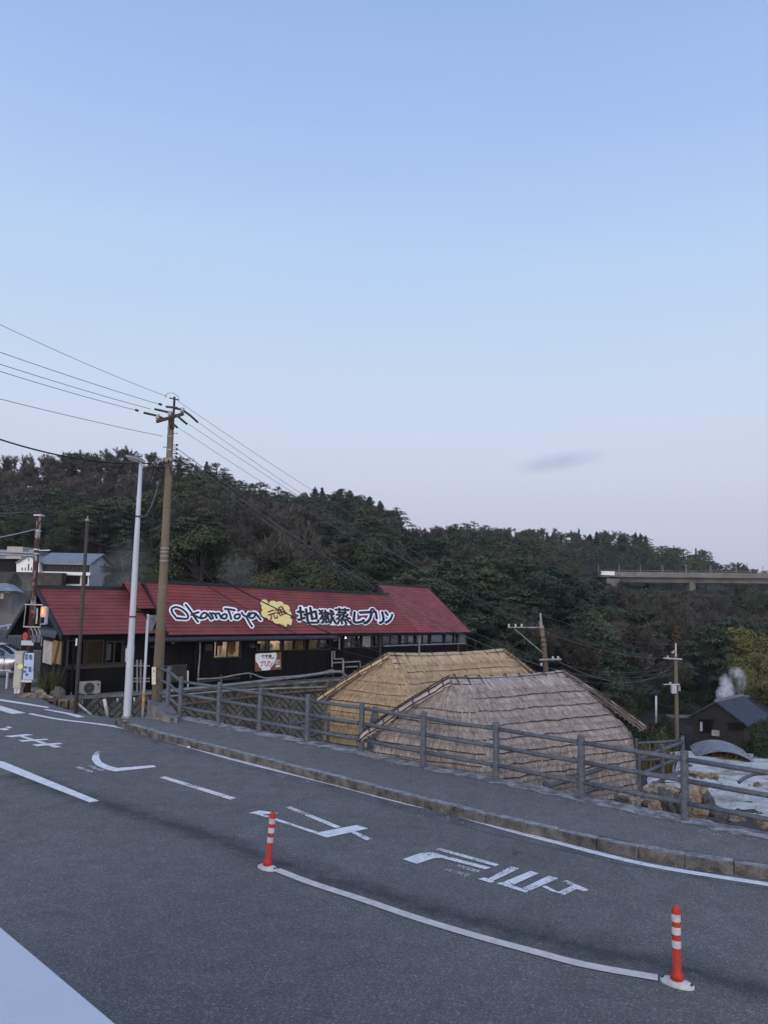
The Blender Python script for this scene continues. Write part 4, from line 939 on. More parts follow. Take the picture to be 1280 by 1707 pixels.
for nm, mat_, base_, ex in (('cloud_outline', 'signbrown', .0405, 1.3), ('cloud_board', 'yellow', .0430, 0.0)):
    m = MB(); lf = Lift(base_, .00008)
    for x, y, r in LOBES:
        l = lf(); m.add([roofp(x+(r+ex)*math.cos(2*math.pi*k/22), y+(r+ex)*.92*math.sin(2*math.pi*k/22), l) for k in range(22)], [tuple(range(22))])
    m.build(nm, MT[mat_], sgn)
m = MB(); text(m, '元', [(450, 1035), (465, 1031), (458, 1015), (444, 1020)], roofp, .047, .03); text(m, '祖', [(464, 1029), (480, 1023), (471, 1008), (456, 1015)], roofp, .0473, .03)
m.build('letter', MT['maroon'], sgn)

# ---- poster board on the front wall
def frontp(px, py, lift): return onplane(px, py, O_S+VS*(T1-.03-lift), VS)
PO = thing('poster_board', frontp(446, 1118, 0), 'brown board with a white steam cloud and pink lettering on the black shop wall', 'sign')
m = MB(); m.prism([frontp(425, 1119.5, .0), frontp(468.5, 1115.5, .0), frontp(468.5, 1087, .0), (frontp(425, 1089, .0))], -VS*.03); m.build('board', MT['signbrown'], PO)
CLD = [(426.5, 1090.5), (433, 1089.2), (443, 1089), (453, 1088.5), (460, 1088), (461.5, 1092), (461, 1097), (458.5, 1101), (458, 1105), (454, 1110), (451, 1113), (450, 1116.5), (437, 1117.5), (436, 1114), (432.5, 1112), (430, 1106), (427, 1103), (426, 1097)]
m = MB(); pts = smooth_line([Vector((*p, 0)) for p in CLD+CLD[:1]], 3)[:-1]; cc = Vector((444, 1102, 0))
m.add([frontp(p.x, p.y, .035) for p in pts]+[frontp(cc.x, cc.y, .035)], [(i, (i+1) % len(pts), len(pts)) for i in range(len(pts))]); m.build('cloud', MT['white'], PO)
m = MB()
for ch, x in zip('地獄蒸し', (436.5, 442.0, 447.5, 452.0)): text(m, ch, [(x, 1098.5), (x+5.2, 1098), (x+4.8, 1091), (x-.3, 1091.5)], frontp, .038, .04)
m.build('letter', MT['ink'], PO)
m = MB()
for ch, x in zip('プリン', (433.0, 441.0, 448.0)): text(m, ch, [(x, 1112), (x+7.5, 1111), (x+7.5, 1101), (x, 1102)], frontp, .038, .06)
m.build('letter', MT['pink'], PO)
m = MB(); m.add([frontp(x, y, .035) for x, y in [(459.5, 1106.5), (467, 1106), (467, 1099.5), (459.5, 1100)]], [(0, 1, 2, 3)]); m.add([frontp(x, y, .035) for x, y in [(459.5, 1112.5), (467, 1111.8), (467, 1107.8), (459.5, 1108.4)]], [(0, 1, 2, 3)]); m.build('patch', MT['cloth'], PO)
m = MB()
for ch, x in (('元', 460), ('祖', 463.6)): text(m, ch, [(x, 1105.6), (x+3.2, 1105.4), (x+3.2, 1100.6), (x, 1100.8)], frontp, .038, .03)
m.build('letter', MT['signbrown'], PO)

# ---- left house
LZ, LR, TR, TB = 1.80, 3.42, 3.3, 7.0
S0, S1 = -3.94, -.50
house = thing('shop_building', SW(-2.2, .4, -.75), 'small black house with a red shingled gable roof, left of the long shop', 'shop')
m = MB(); shingles(m, lambda s, k: SW(s, TR*k, LZ+(LR-LZ)*k), S0, S1, S0, S1, 13)
m.quad(SW(S0, TR, LR), SW(S1, TR, LR), SW(S1, TB, 1.45), SW(S0, TB, 1.45))
hr = m.build('roof', MT['red'], house)
m = MB(); m.quad(SW(S0, .02, LZ-.03), SW(S1, .02, LZ-.03), SW(S1, TR, LR-.06), SW(S0, TR, LR-.06)); m.quad(SW(S0, TB, 1.40), SW(S1, TB, 1.40), SW(S1, TR, LR-.06), SW(S0, TR, LR-.06)); m.build('soffit', MT['trim'], hr)
m = MB(); ridge_bar(SW(S0-.12, TR, LR+.03), SW(S1, TR, LR+.03)); m.build('ridge_cap', MT['ridge'], hr)
m = MB()
bargeboard(hr, SW(S0-.10, -.06, LZ+.02), SW(S0-.10, TR, LR+.09), .20, .05); bargeboard(hr, SW(S0-.10, TR, LR+.09), SW(S0-.10, TB+.1, 1.42), .20, .05)
bargeboard(hr, SW(S1, -.04, LZ+.04), SW(S1, TR, LR+.08), .14, .04)
G0 = -3.55                                            # gable wall plane
lw = []
for x0, x1, y0, y1 in [(113, 141, 1068, 1108), (144, 172, 1068, 1107), (177.5, 204, 1070, 1105), (207, 222, 1078, 1104)]:
    a = SPX(x0, y1, .45); b = SPX(x1, y0, .45); lw.append((a[0], b[0], a[1], min(b[1], 1.6)))
m = MB(); wall_holes(m, G0, -.7, -.78, 1.78, .45, .12, lw)
sbox(m, G0, G0+.12, .57, 6.5, -.85, 1.5); sbox(m, -.82, -.7, .57, 6.5, -.85, 1.6)
m.prism([SW(G0+.01, .5, 1.5), SW(G0+.01, .5, LZ+.12), SW(G0+.01, TR, LR-.08), SW(G0+.01, 6.5, 1.5)], US*.1)
m.build('wall', MT['black'], house, uv=wuv(m))
for i, h in enumerate(lw): window(house, *h, .45, mull=2 if i == 2 else 1, gl='dglass')
m = MB(); sbox(m, lw[0][0], lw[0][1], .50, .53, lw[0][2], lw[0][3]); m.build('panel', MT['brownboard'], house)
m = MB(); sbox(m, lw[1][0], lw[1][1], .50, .53, lw[1][2], lw[1][3]); m.build('panel', MT['tan'], house)
m = MB()
P = []
for i in range(9):
    u = i/8; P.append([SW(lw[3][0]+(lw[3][1]-lw[3][0])*u*.8, .36+.03*math.sin(u*15), lw[3][3]-.05-(lw[3][3]-lw[3][2])*(.9-.25*u)*k/5) for k in range(6)])
m.grid(P); m.build('hanging_cloth', MT['cloth'], house, smooth=True)
m = MB(); sbox(m, -3.3, -.9, 2.5, 2.6, -.7, 1.6); sbox(m, lw[2][0]+.1, lw[2][0]+.3, .7, .75, lw[2][2]+.2, lw[2][3]-.1); m.build('dim_room', MT['dark'], house)
m = MB(); sbox(m, lw[2][0]+.06, lw[2][0]+.22, .62, .64, lw[2][2]+.08, lw[2][3]-.08); m.build('paper_notice', MT['cloth'], house)
m = MB(); sbox(m, G0-.02, -.7, .40, .46, lw[1][2]-.16, lw[1][2]-.05); m.build('sill_rail', MT['frame'], house)
m = MB(); sbox(m, G0-.05, -.62, .30, .48, -1.02, -.76); m.build('foundation', MT['concrete'], house)
# gable end: bay window under a rounded black hood
def gp(px, py): 
    p = onplane(px, py, O_S+US*(G0-.02), US); return (p-O_S).dot(VS), p.z
def gbox(m, px0, py0, px1, py1, o0, o1):
    t0, z1 = gp(px0, py0); t1, z0 = gp(px1, py1); t0, t1 = sorted((t0, t1)); z0, z1 = sorted((z0, z1))
    c = SW(G0+(o0+o1)/2, (t0+t1)/2, (z0+z1)/2); m.box(c, US*((o1-o0)/2), VS*((t1-t0)/2), Vector((0, 0, (z1-z0)/2)))
m = MB(); gbox(m, 74, 1062, 106, 1110, -.06, -.005); bay = m.build('window_bay', MT['trim'], house)
m = MB(); gbox(m, 76.5, 1067, 89, 1108, -.085, -.062); m.build('panel', MT['cream'], bay)
m = MB(); gbox(m, 92.5, 1067, 104, 1108, -.085, -.062); m.build('panel', MT['tan'], bay)
m = MB(); t0, z0 = gp(92.5, 1107); t1, z1 = gp(104, 1068); q = [SW(G0-.092, t0, z0), SW(G0-.092, t0+(t1-t0)*.35, z0), SW(G0-.092, t1, z1-.1), SW(G0-.092, t1, z1), SW(G0-.092, t1+(t0-t1)*.3, z1)]
m.prism(q, US*.006); m.build('brace', MT['frame'], bay)
m = MB(); t0, _ = gp(74, 1060); t1, _ = gp(107, 1060); z0 = gp(90, 1061)[1]; P = []
for k in range(9):
    th = math.pi/2*k/8; P.append([SW(G0-.02-.30*math.sin(th), t0, z0+.34*math.cos(th)), SW(G0-.02-.30*math.sin(th), t1, z0+.34*math.cos(th))])
m.grid(P); m.build('hood', MT['blackmetal'], house, smooth=True)
m = MB(); m.tube([SW(-3.45, .30, 1.5), SW(-3.45, .30, 1.2), SW(-3.45, .30, -.55)], .035, 8); m.build('downpipe', MT['trim'], house)
m = MB(); p = SPX(108, 1140, .3); m.tube([SW(-3.45, .28, -.25), SW(-3.45, .28, -.5), SW(-3.38, .2, -.72), SW(-3.3, .1, -.85)], .028, 8); m.build('drain_hose', MT['pvc'], house)

# ---- air conditioner
def ac_unit(s0, z0, t, w, h, label):
    a_ = thing('air_conditioner', SW(s0+w/2, t, z0), label, 'air conditioner')
    m = MB(); sbox(m, s0, s0+w, t-.15, t+.15, z0+.05, z0+h); m.build('casing', MT['cream'], a_, bevel=.015)
    m = MB(); c = SW(s0+w*.40, t-.155, z0+.05+(h-.05)*.5); r = h*.40
    m.add([c]+[c+US*(r*math.cos(k*2*math.pi/24))+Vector((0, 0, r*math.sin(k*2*math.pi/24))) for k in range(24)], [(0, 1+k, 1+(k+1) % 24) for k in range(24)]); m.build('fan_opening', MT['trim'], a_)
    m = MB()
    for k in range(1, 6):
        rr = r*k/5; m.tube([c-VS*.012+US*(rr*math.cos(q*2*math.pi/24))+Vector((0, 0, rr*math.sin(q*2*math.pi/24))) for q in range(25)], .005, 4, False)
    for k in range(8):
        an = k*math.pi/4; m.tube([c-VS*.012, c-VS*.012+US*(r*math.cos(an))+Vector((0, 0, r*math.sin(an)))], .004, 4)
    m.build('fan_grille', MT['galv'], a_)
    m = MB(); sbox(m, s0+.1, s0+.2, t-.16, t+.16, z0, z0+.05); sbox(m, s0+w-.2, s0+w-.1, t-.16, t+.16, z0, z0+.05); m.build('foot', MT['pvc'], a_)
    m = MB(); sbox(m, s0+w-.13, s0+w-.06, t-.156, t-.1505, z0+h-.14, z0+h-.08); m.build('badge', MT['ink'], a_)
    return a_
a = SPX(133, 1158, .02); b = SPX(166.5, 1134, .02)
ac_unit(a[0], a[1]-.02, .02, b[0]-a[0], b[1]-a[1], 'cream air conditioner unit with a round fan below the wall of the small black house')
m = MB(); sbox(m, a[0]-.3, -.6, -.28, .30, a[1]-.14, a[1]-.03)
tag(m.build('concrete_ledge', MT['concrete']), 'narrow concrete ledge carrying the air conditioner along the small black house', 'ledge')

# ---- retaining wall of herringbone blocks under the shop
rw = thing('retaining_wall', SW(2, -.45, -4), 'tall retaining wall of herringbone concrete blocks below the shop', 'wall')
m = MB(); sbox(m, -3.9, 9.3, -.40, .1, -5.0, -.40); m.build('backing', MT['mortar'], rw)
m = MB(); Lb, Wb = .60, .20; rng = random.Random(5)
ca = math.cos(math.pi/4)
def put(x, y, w, h):
    """axis-aligned block in the rotated herringbone frame"""
    g = .016; cx, cy = x+w/2, y+h/2
    s_ = (cx-cy)*ca; z_ = (cx+cy)*ca
    s_ += -3.9; z_ += -5.1
    e1 = US*ca+Vector((0, 0, ca)); e2 = -US*ca+Vector((0, 0, ca))
    hw = (w/2-g, h/2-g)
    ext = max(hw)*ca*1.2
    if s_ < -3.9+ext or s_ > 9.2-ext*.3 or z_ > -.42-ext*.55 or z_ < -4.4: return
    c = SW(s_, -.405+rng.uniform(-.008, .008), z_); d = .035
    o = [c+e1*(hw[0]*i)+e2*(hw[1]*j) for i, j in ((-1, -1), (1, -1), (1, 1), (-1, 1))]
    n_ = [c-VS*d+e1*((hw[0]-.014)*i)+e2*((hw[1]-.014)*j) for i, j in ((-1, -1), (1, -1), (1, 1), (-1, 1))]
    m.add(o+n_, [(4, 5, 6, 7), (0, 1, 5, 4), (1, 2, 6, 5), (2, 3, 7, 6), (3, 0, 4, 7)])
N = 60
for i in range(-N, N):
    for j in range(-N, N):
        # herringbone lattice: translations (W,W) and (L,-L)... unit of ratio 3
        x = i*Wb+j*Lb; y = i*Wb-j*Lb
        put(x, y, Lb, Wb); put(x, y+Wb, Wb, Lb)
m.build('block_face', MT['block'], rw)
m = MB(); sbox(m, -3.9, 9.3, -.46, .12, -.42, -.33); m.build('coping', MT['concrete'], rw)
# ------------------------------------------------------------------ thatched huts
def hut(R0h, R1h, A, B, C, zr, ze, zg, mat, label, seed, rowgap, capw, flap, polecol, zc=0.0, topfringe=0.0):
    rng = random.Random(seed)
    R0h, R1h, A, B, C = [Vector((p[0], p[1], 0)) for p in (R0h, R1h, A, B, C)]; D = A+C-B
    t_ = thing('thatched_hut', ((A+C)/2+Vector((0, 0, zg))), label, 'hut', 'straw thatched huts beside the mineral field')
    base = [A, B, C, D]; rid = [R0h, R0h, R1h, R1h]
    n_seg = [26, 44, 26, 44]; ctrl = []
    for k in range(4):
        for i in range(n_seg[k]): ctrl.append((k, i/n_seg[k]))
    N = len(ctrl)
    def section(f, round_):
        pts = []
        for k, a in ctrl:
            k2 = (k+1) % 4
            p0 = rid[k].lerp(base[k], f); p1 = rid[k2].lerp(base[k2], f); pts.append(p0.lerp(p1, a))
        for _ in range(round_):
            pts = [(pts[i-1]+pts[i]*2+pts[(i+1) % N])/4 for i in range(N)]
        return pts
    H = zr-zg
    def prof(h):                      # h metres below the ridge -> footprint fraction
        hr = zr-ze
        if h <= hr: return 0.03+0.90*(h/hr)**0.86
        u = (h-hr)/(ze-zg); return 0.93+0.10*(1-(1-u)**2)
    # thatch in overlapping courses: each course thickens toward its lower lip
    nrow = int(H/rowgap); V = []; uvs = []
    levels = []
    for r in range(nrow):
        for q in (0.0, 0.5, 0.96, 1.0): levels.append((r, q))
    per = (A-B).length*2+(B-C).length*2
    rings = []
    for r, q in levels:
        h = H*(r+min(q, .97))/nrow; f = prof(h); z = zr-h
        sec = section(f, int(3+9*min(1, h/1.1)))
        lip = .045*q if q < 1 else 0.0
        cen = (R0h+R1h)/2; ring = []
        for i, p in enumerate(sec):
            o = p-sec[i-1] if i else p-sec[-1]
            nx = Vector((o.y, -o.x, 0)); nx = nx.normalized() if nx.length > 1e-6 else Vector((0, 0, 0))
            w = mnoise.noise((p.x*2.3, p.y*2.3, z*2.3+seed))*.03+mnoise.noise((i*.9, r*3.1, seed))*.018*(q > .4)
            zz = z+mnoise.noise((i*.09, r*2.7, seed+9))*.022
            ring.append(p+nx*(lip+w)+Vector((0, 0, zz+topfringe*0)))
        rings.append(ring)
    m = MB(); P = [rg+[rg[0]] for rg in rings]
    vlen = 0
    for (r, q), rg in zip(levels, P):
        d = 0; hh = H*(r+q)/nrow
        for i, p in enumerate(rg):
            if i: d = per*i/N
            uvs.append((d, hh*1.15))
    m.grid(P)
    # loose stalks lying down the slope
    stalk = []; st_uv = []
    ns = 14000
    for _ in range(ns):
        li = rng.randrange(0, len(levels)-5); i = rng.randrange(0, N-1)
        if rng.random() < .5: i = int(rng.random()*70)                     # more on the two seen faces
        a = rng.random()
        p = P[li][i].lerp(P[li][i+1], a); q = P[min(li+rng.choice((2, 3, 4)), len(P)-1)][i].lerp(P[min(li+3, len(P)-1)][i+1], min(1, max(0, a+rng.uniform(-.5, .7))))
        d = q-p
        if d.length > .5 or d.length < .05: continue
        side = (P[li][i+1]-P[li][i]); side = side.normalized() if side.length > 1e-6 else Vector((1, 0, 0))
        nrm = side.cross(d).normalized(); 
        if nrm.dot(p-Vector((((R0h+R1h)/2).x, ((R0h+R1h)/2).y, zg))) < 0: nrm = -nrm
        w = rng.uniform(.006, .016); l0, l1 = rng.uniform(.0, .03), rng.uniform(.01, .06)
        stalk.append((p+nrm*(.012+l0), p+side*w+nrm*(.012+l0), q+side*w*.6+nrm*(.02+l1)))
        st_uv.append((rng.uniform(0, 40), rng.uniform(0, 6)))
    for tri, u in zip(stalk, st_uv):
        m.add(tri, [(0, 1, 2)]); uvs += [u, (u[0]+.004, u[1]), (u[0], u[1]+.3)]
    m.build('thatch', MT[mat], t_, smooth=True, uv=uvs)
    # battens tied along each course, on every face
    off = 0
    fr = [(0, n_seg[0]), (n_seg[0], n_seg[0]+n_seg[1]), (n_seg[0]+n_seg[1], n_seg[0]*2+n_seg[1]), (n_seg[0]*2+n_seg[1], N)]
    for r in range(1, nrow):
        li = min(r*4+1, len(P)-1)
        for fi, (a, b) in enumerate(fr):
            if r < 2 and fi in (0, 2): continue
            a2 = a+rng.randrange(0, 2); b2 = b-rng.randrange(0, 2)+(1 if fi == 0 else 0)
            if fi == 1: a2 += 1
            pts = []
            for i in range(a2, min(b2, N)+1, 2):
                p = P[li][i]; o = P[li][min(i+1, N)]-P[li][max(i-1, 0)]; nx = Vector((o.y, -o.x, 0)).normalized()
                pts.append(p+nx*.028+Vector((0, 0, .03*(1 if fi == 1 else 0)*rng.random()+rng.uniform(-.008, .008))))
            if len(pts) < 3: continue
            m = MB(); m.tube(pts, rng.uniform(.011, .016), 5)
            for p in pts:
                if rng.random() < .75:
                    m.sphere(p+Vector((0, 0, 0)), .017, .017, .022, 5); 
                    if rng.random() < .4: m.tube([p, p+Vector((rng.uniform(-.03, .03), -.02, rng.uniform(-.07, .07)))], .004, 4)
            m.build('batten', MT[polecol], t_)
    # ridge and hip caps: thick straw straps laced with poles and cross ties
    def cap(path, up, side, w, th, poles, ties, drop=0.0, name='ridge_cap'):
        pts = smooth_line(path, 10); P2 = []; uv2 = []
        nc = 9
        for k, p in enumerate(pts):
            row = []
            for j in range(nc):
                u = -1+2*j/(nc-1); lipw = th*(1-abs(u)**6)
                e = mnoise.noise((k*.8, j*2.2, seed+3))*.025
                s_ = side(k/(len(pts)-1))
                row.append(p+s_*(w*u+e*(abs(u) > .9)*2)+up*(lipw+e)-Vector((0, 0, drop*abs(u)*w)))
                uv2.append((k*.06, u*w))
            P2.append(row)
        m = MB(); m.grid(P2)
        for _ in range(1500 if flap > .34 else 800):                                            # frayed straw on the cap and its lips
            k = rng.randrange(0, len(P2)-1); j = rng.choice((0, 0, nc-1, nc-1, rng.randrange(nc)))
            p = P2[k][j]; s_ = side(k/(len(pts)-1)); u = -1+2*j/(nc-1)
            q = p+s_*(u*rng.uniform(.03, .11))+(pts[min(k+1, len(pts)-1)]-pts[k]).normalized()*rng.uniform(-.05, .05)+up*rng.uniform(-.03, .09 if flap > .34 else .05)-Vector((0, 0, drop*.06))
            a_ = (pts[min(k+1, len(pts)-1)]-pts[k]).normalized()*rng.uniform(.006, .014)
            m.add([p, p+a_, q], [(0, 1, 2)]); uv2 += [(rng.random()*9, 0), (rng.random()*9, .004), (rng.random()*9, .3)]
        capo = m.build(name, MT[mat], t_, smooth=True, uv=[(b, a) for a, b in uv2])
        for u in poles:
            m = MB(); j = (u+1)/2*(nc-1); j0 = int(j)
            m.tube([P2[k][j0].lerp(P2[k][min(j0+1, nc-1)], j-j0)+up*.018 for k in range(0, len(P2), 2)]+[P2[-1][j0].lerp(P2[-1][min(j0+1, nc-1)], j-j0)+(pts[-1]-pts[-2]).normalized()*rng.uniform(.02, .12)+up*.018], .016, 6)
            m.build('cap_pole', MT[polecol], capo)
        k = 2
        while k < len(P2)-1:
            m = MB(); m.tube([P2[k][j]+up*.03 for j in range(0, nc)], .013, 5); m.build('cross_tie', MT[polecol], capo); k += ties
    zv = Vector((0, 0, 1)); Ra, Rb = R0h+zv*(zr-.01), R1h+zv*(zr-.01)
    rd = (R1h-R0h).normalized(); rside = Vector((rd.y, -rd.x, 0))
    slope = (zr-ze)/((B+C)/2-(R0h+R1h)/2).length
    sag = lambda a: .03*math.sin(a*math.pi)
    cap([Ra-rd*.08+zv*.02, Ra.lerp(Rb, .3)-zv*.03, Ra.lerp(Rb, .7)-zv*.03, Rb+rd*.08+zv*.02], zv, lambda a: rside, flap, .07, (-.8, -.3, .3, .82), 3, slope*1.0)
    if flap > .34:
        cap([Ra-rd*.03-zv*.02, Ra.lerp(Rb, .5)-zv*.06, Rb+rd*.05-zv*.02], zv, lambda a: rside, flap+.20, .02, (.62,), 90, slope*1.0, 'under_cap')
    for top, cor, oth1, oth2 in ((R0h, A, B, D), (R1h, C, B, D), (R1h, D, C, A)):
        ce = cor+zv*(ze+(zc if cor is C else 0)); tp = top+zv*zr
        dr = (ce-tp); ext = tp+dr*1.01
        n1 = (oth1+zv*ze-ce).cross(tp-ce).normalized(); n2 = (oth2+zv*ze-ce).cross(tp-ce).normalized()
        n1 = n1 if n1.z > 0 else -n1; n2 = n2 if n2.z > 0 else -n2
        up = (n1+n2).normalized(); sd_ = dr.normalized().cross(up).normalized()
        cap([tp+up*.03, tp.lerp(ext, .5)+up*.06, ext+up*.02], up, lambda a: sd_, capw, .055, (-.95, -.35, .35, .95), 3, .35, 'hip_cap')
    m = MB(); i0 = section(.86, 10)
    m.prism([Vector((p.x, p.y, zg-.35)) for p in i0[::6]], (0, 0, .6)); m.build('plank_footing', MT['frame'], t_)
    return t_
hut((1.51, 16.5), (4.25, 18.33), (-.34, 16.95), (2.15, 15.5), (5.95, 17.75), 1.77, .50, -1.9, 'greythatch', 'weathered grey thatched hut with dark poles laced over its ridge, nearest behind the fence', 1, .235, .17, .20, 'iron', zc=.15)
hut((.26, 22.0), (3.84, 24.6), (-1.76, 22.75), (.98, 20.9), (5.55, 24.1), 1.80, .45, -1.75, 'straw', 'fresh yellow straw thatched hut with a frayed double ridge, behind the grey hut', 2, .285, .17, .36, 'iron', topfringe=.02)
# pointed grey board between the huts
m = MB(); p = at(623, 1178, 18.6); m.prism([p+Vector((-.03, 0, 0)), p+Vector((.06, 0, -.02)), p+Vector((.17, 0, -.7)), p+Vector((.12, 0, -1.9)), p+Vector((-.16, 0, -1.9)), p+Vector((-.12, 0, -.5))], (0.02, .12, 0))
tag(m.build('leaning_board', MT['rail']), 'pointed grey board standing in the gap between the two thatched huts', 'board')

# ------------------------------------------------------------------ pipes over the retaining wall
def pipe(name, pts, r, mat, label, cat='pipe', brackets=0, n=8):
    m = MB(); m.tube(smooth_line([Vector(p) for p in pts], 5) if len(pts) > 2 else pts, r, n)
    o = m.build(name, MT[mat], smooth=True); tag(o, label, cat); return o
tF = -.62
def fp_(px, py, t=tF): return onplane(px, py, O_S+VS*t, VS)
pipe('steam_pipe', [fp_(282, 1152, -.9), fp_(340, 1146, -.8), fp_(420, 1137.5, -.7), fp_(500, 1127.5), fp_(563, 1119.5), fp_(575, 1126), fp_(590, 1138)], .065, 'galv', 'thick silver pipe running along the top of the herringbone retaining wall')
pipe('steam_pipe', [fp_(262, 1163, -.9), fp_(360, 1153, -.9), fp_(430, 1149), fp_(545, 1145)], .04, 'pvc', 'thin grey pipe just under the thick silver pipe on the retaining wall')
pipe('steam_pipe', [fp_(300, 1175, -.9), fp_(400, 1164, -.8), fp_(470, 1156), fp_(560, 1148)], .055, 'brownpipe', 'brown rusty pipe sloping across the middle of the herringbone wall')
pipe('steam_pipe', [fp_(329, 1132, -.3), fp_(366, 1130, -.3), fp_(400, 1124, -.3), fp_(418, 1122.5, -.3), fp_(440, 1130, -.3), fp_(462, 1129, -.3), fp_(520, 1124, -.3), fp_(556, 1116, -.3)], .030, 'pvc', 'wavy pale pipe along the foot of the black shop wall')
pipe('steam_pipe', [fp_(329, 1137, -.2), fp_(400, 1130, -.2)], .05, 'darkpole', 'short dark pipe at the foot of the black shop wall under the wavy pipe')
pipe('steam_pipe', [fp_(572, 1148, -.4), fp_(572, 1100, -.4)], .04, 'pvc', 'upright grey pipe in front of the right half of the shop')
m = MB()
for pts in ([(553.5, 1112), (553.5, 1105), (553.5, 1085)], [(553.5, 1105), (600, 1102.5), (601, 1118)], [(557.5, 1085), (557.5, 1098.5), (572, 1098)], [(576, 1112), (596, 1111)], [(556, 1068), (562, 1066.5), (562, 1056)], [(565.5, 1083), (565.5, 1061)]):
    m.tube([fp_(x, y, .12) for x, y in pts], .032, 8)
m.build('d', MT['pvc']); bpy.data.objects['d'].name = 'drain_pipes'; tag(bpy.data.objects['drain_pipes'], 'angular grey drain pipes on the black wall right of the lean-to roof', 'pipes')
m = MB()
for x, y0, y1 in [(369, 1125, 1142), (418, 1120, 1130), (473, 1146, 1160)]: m.tube([fp_(x, y0, -.35), fp_(x, y1, -.35)], .022, 6)
for k, (a, b, c) in enumerate([((440, 1134), (470, 1143), (498, 1131)), ((506, 1130), (525, 1138), (545, 1126)), ((548, 1128), (552, 1140), (556, 1120)), ((540, 1121), (550, 1124), (572, 1117))]):
    m.tube(smooth_line([fp_(*q, -.5) for q in (a, b, c)], 6), .012, 5)
m.build('pipe_hangers', MT['greycable']); tag(bpy.data.objects['pipe_hangers'], 'pipe brackets and drooping grey hoses along the silver pipe', 'hoses')
pipe('wall_downpipe', [fp_(333.5, 1068, .1), fp_(333.5, 1090, .1), fp_(331, 1120, .1), fp_(331, 1140, .1)], .03, 'pvc', 'pale downpipe at the left end of the black front wall')
pipe('wall_downpipe', [fp_(326, 1070, .1), fp_(326, 1145, .1)], .03, 'trim', 'dark downpipe beside the pale one at the left end of the front wall')
pipe('thin_post', [fp_(313.5, 1118, -.8), fp_(313.5, 1150, -.8)], .03, 'whiteplastic', 'short thin white post behind the turn of the pavement fence', 'post')
pipe('thin_post', [at(174.5, 1165, 25.5), at(180, 1196, 25.5)], .055, 'whiteplastic', 'slanted white pipe on the patterned wall under the air conditioner', 'pipe')
pipe('thin_post', [at(129, 1172, 25.0), at(153, 1192, 25.0)], .035, 'whiteplastic', 'thin white rod leaning on the patterned wall beside the dark brown pole', 'rod')
for i, (x, y) in enumerate([(137, 1167), (196, 1164), (224, 1163)]):
    pipe('drain_stub', [fp_(x, y, -.5), fp_(x+.5, y+7, -.5)], .035, 'whiteplastic', ('short white drain stub left of the slanted white pipe', 'short white drain stub right of the slanted white pipe', 'short white drain stub just right of the street lamp')[i], 'pipe')
m = MB()
for px in (221, 229, 235): m.tube([fp_(px, 1100, -.3), fp_(px, 1160, -.3)], .035, 6)
for py in (1110, 1131, 1136): m.tube([fp_(221, py, -.3), fp_(250, py, -.3)], .03, 6)
m.build('pipe_rack', MT['galv']); tag(bpy.data.objects['pipe_rack'], 'grey pipe rack in the dark gap between the small house and the long shop', 'pipes')

# ------------------------------------------------------------------ utility pole, lamp and their neighbours
up_base = at(262, 1168, 22.6); UX, UY = up_base.x, up_base.y
pole_top = at(281.5, 690, UY).z
upole = thing('utility_pole', (UX, UY, -.4), 'tall tan concrete utility pole with crossarm and insulators beside the street lamp', 'utility pole')
zz = lambda py: at(275, py, UY).z
m = MB(); m.tube([(UX, UY, -1.2), (UX, UY, 1), (UX, UY, pole_top)], [.155, .15, .085], 20); m.build('pole_shaft', MT['pole'], upole, smooth=True)
m = MB()
m.tube([(UX+.10, UY-.14, zz(715)), (UX+.10, UY-.14, zz(663))], .035, 8); m.tube([(UX-.05, UY-.14, zz(665)), (UX+.22, UY-.14, zz(668))], .02, 6)
m.tube([(UX+.02, UY-.14, zz(715)), (UX+.02, UY-.14, zz(690))], .03, 6)
m.build('top_bracket', MT['iron'], upole)
arm_d = Vector((.93, -.36, .05))
def armp(k, z, o=0): return Vector((UX, UY-.14, z))+Vector((.38, .0, .10))*k+Vector((0, o, 0))
m = MB(); c = Vector((UX+.0, UY-.15, zz(698))); m.box(c, Vector((.40, 0, .13)), Vector((0, .04, 0)), Vector((-.012, 0, .04))); m.build('crossarm', MT['iron'], upole)
ins = []
for k in (-.36, .0, .36):
    b0 = c+Vector((k, 0, .12*k/.4+.05)); m = MB(); m.tube([b0, b0+Vector((0, 0, .03)), b0+Vector((0, 0, .05)), b0+Vector((0, 0, .09)), b0+Vector((0, 0, .11)), b0+Vector((0, 0, .15))], [.03, .08, .05, .08, .045, .06], 10); m.build('insulator', MT['porcelain'], upole); ins.append(b0+Vector((0, 0, .17)))
for z in (713, 728, 750, 914, 920, 927, 935, 978):
    m = MB(); m.tube([(UX, UY, zz(z)-.02), (UX, UY, zz(z)+.02)], .10 if z < 800 else .128, 16); m.build('steel_band', MT['galv'], upole)
m = MB()
z = 1.0; k = 0
while z < pole_top-.3:
    a = 0 if k % 2 else math.pi; rr = .15-.065*(z-1)/(pole_top-1); m.tube([(UX+math.cos(a)*rr*.9, UY, z), (UX+math.cos(a)*(rr+.11), UY, z), (UX+math.cos(a)*(rr+.11), UY, z+.03)], .010, 5); z += .42; k += 1
m.build('climbing_steps', MT['iron'], upole)
m = MB(); p0 = at(254, 774, UY-.2); p1 = at(288, 765, UY-.05); m.box((p0+p1)/2, (p1-p0)/2, Vector((0, .05, 0)), Vector((0, 0, .055))); m.build('cable_bracket', MT['galv'], upole)
m = MB(); 
for i in range(14):
    a = p0.lerp(p1, random.random())+Vector((random.uniform(-.1, .1), -.06, 0)); m.tube(smooth_line([a, a+Vector((random.uniform(-.2, .2), -.05, -.25)), a+Vector((random.uniform(-.15, .15), 0, random.uniform(-.5, .1)))], 5), .014, 5)
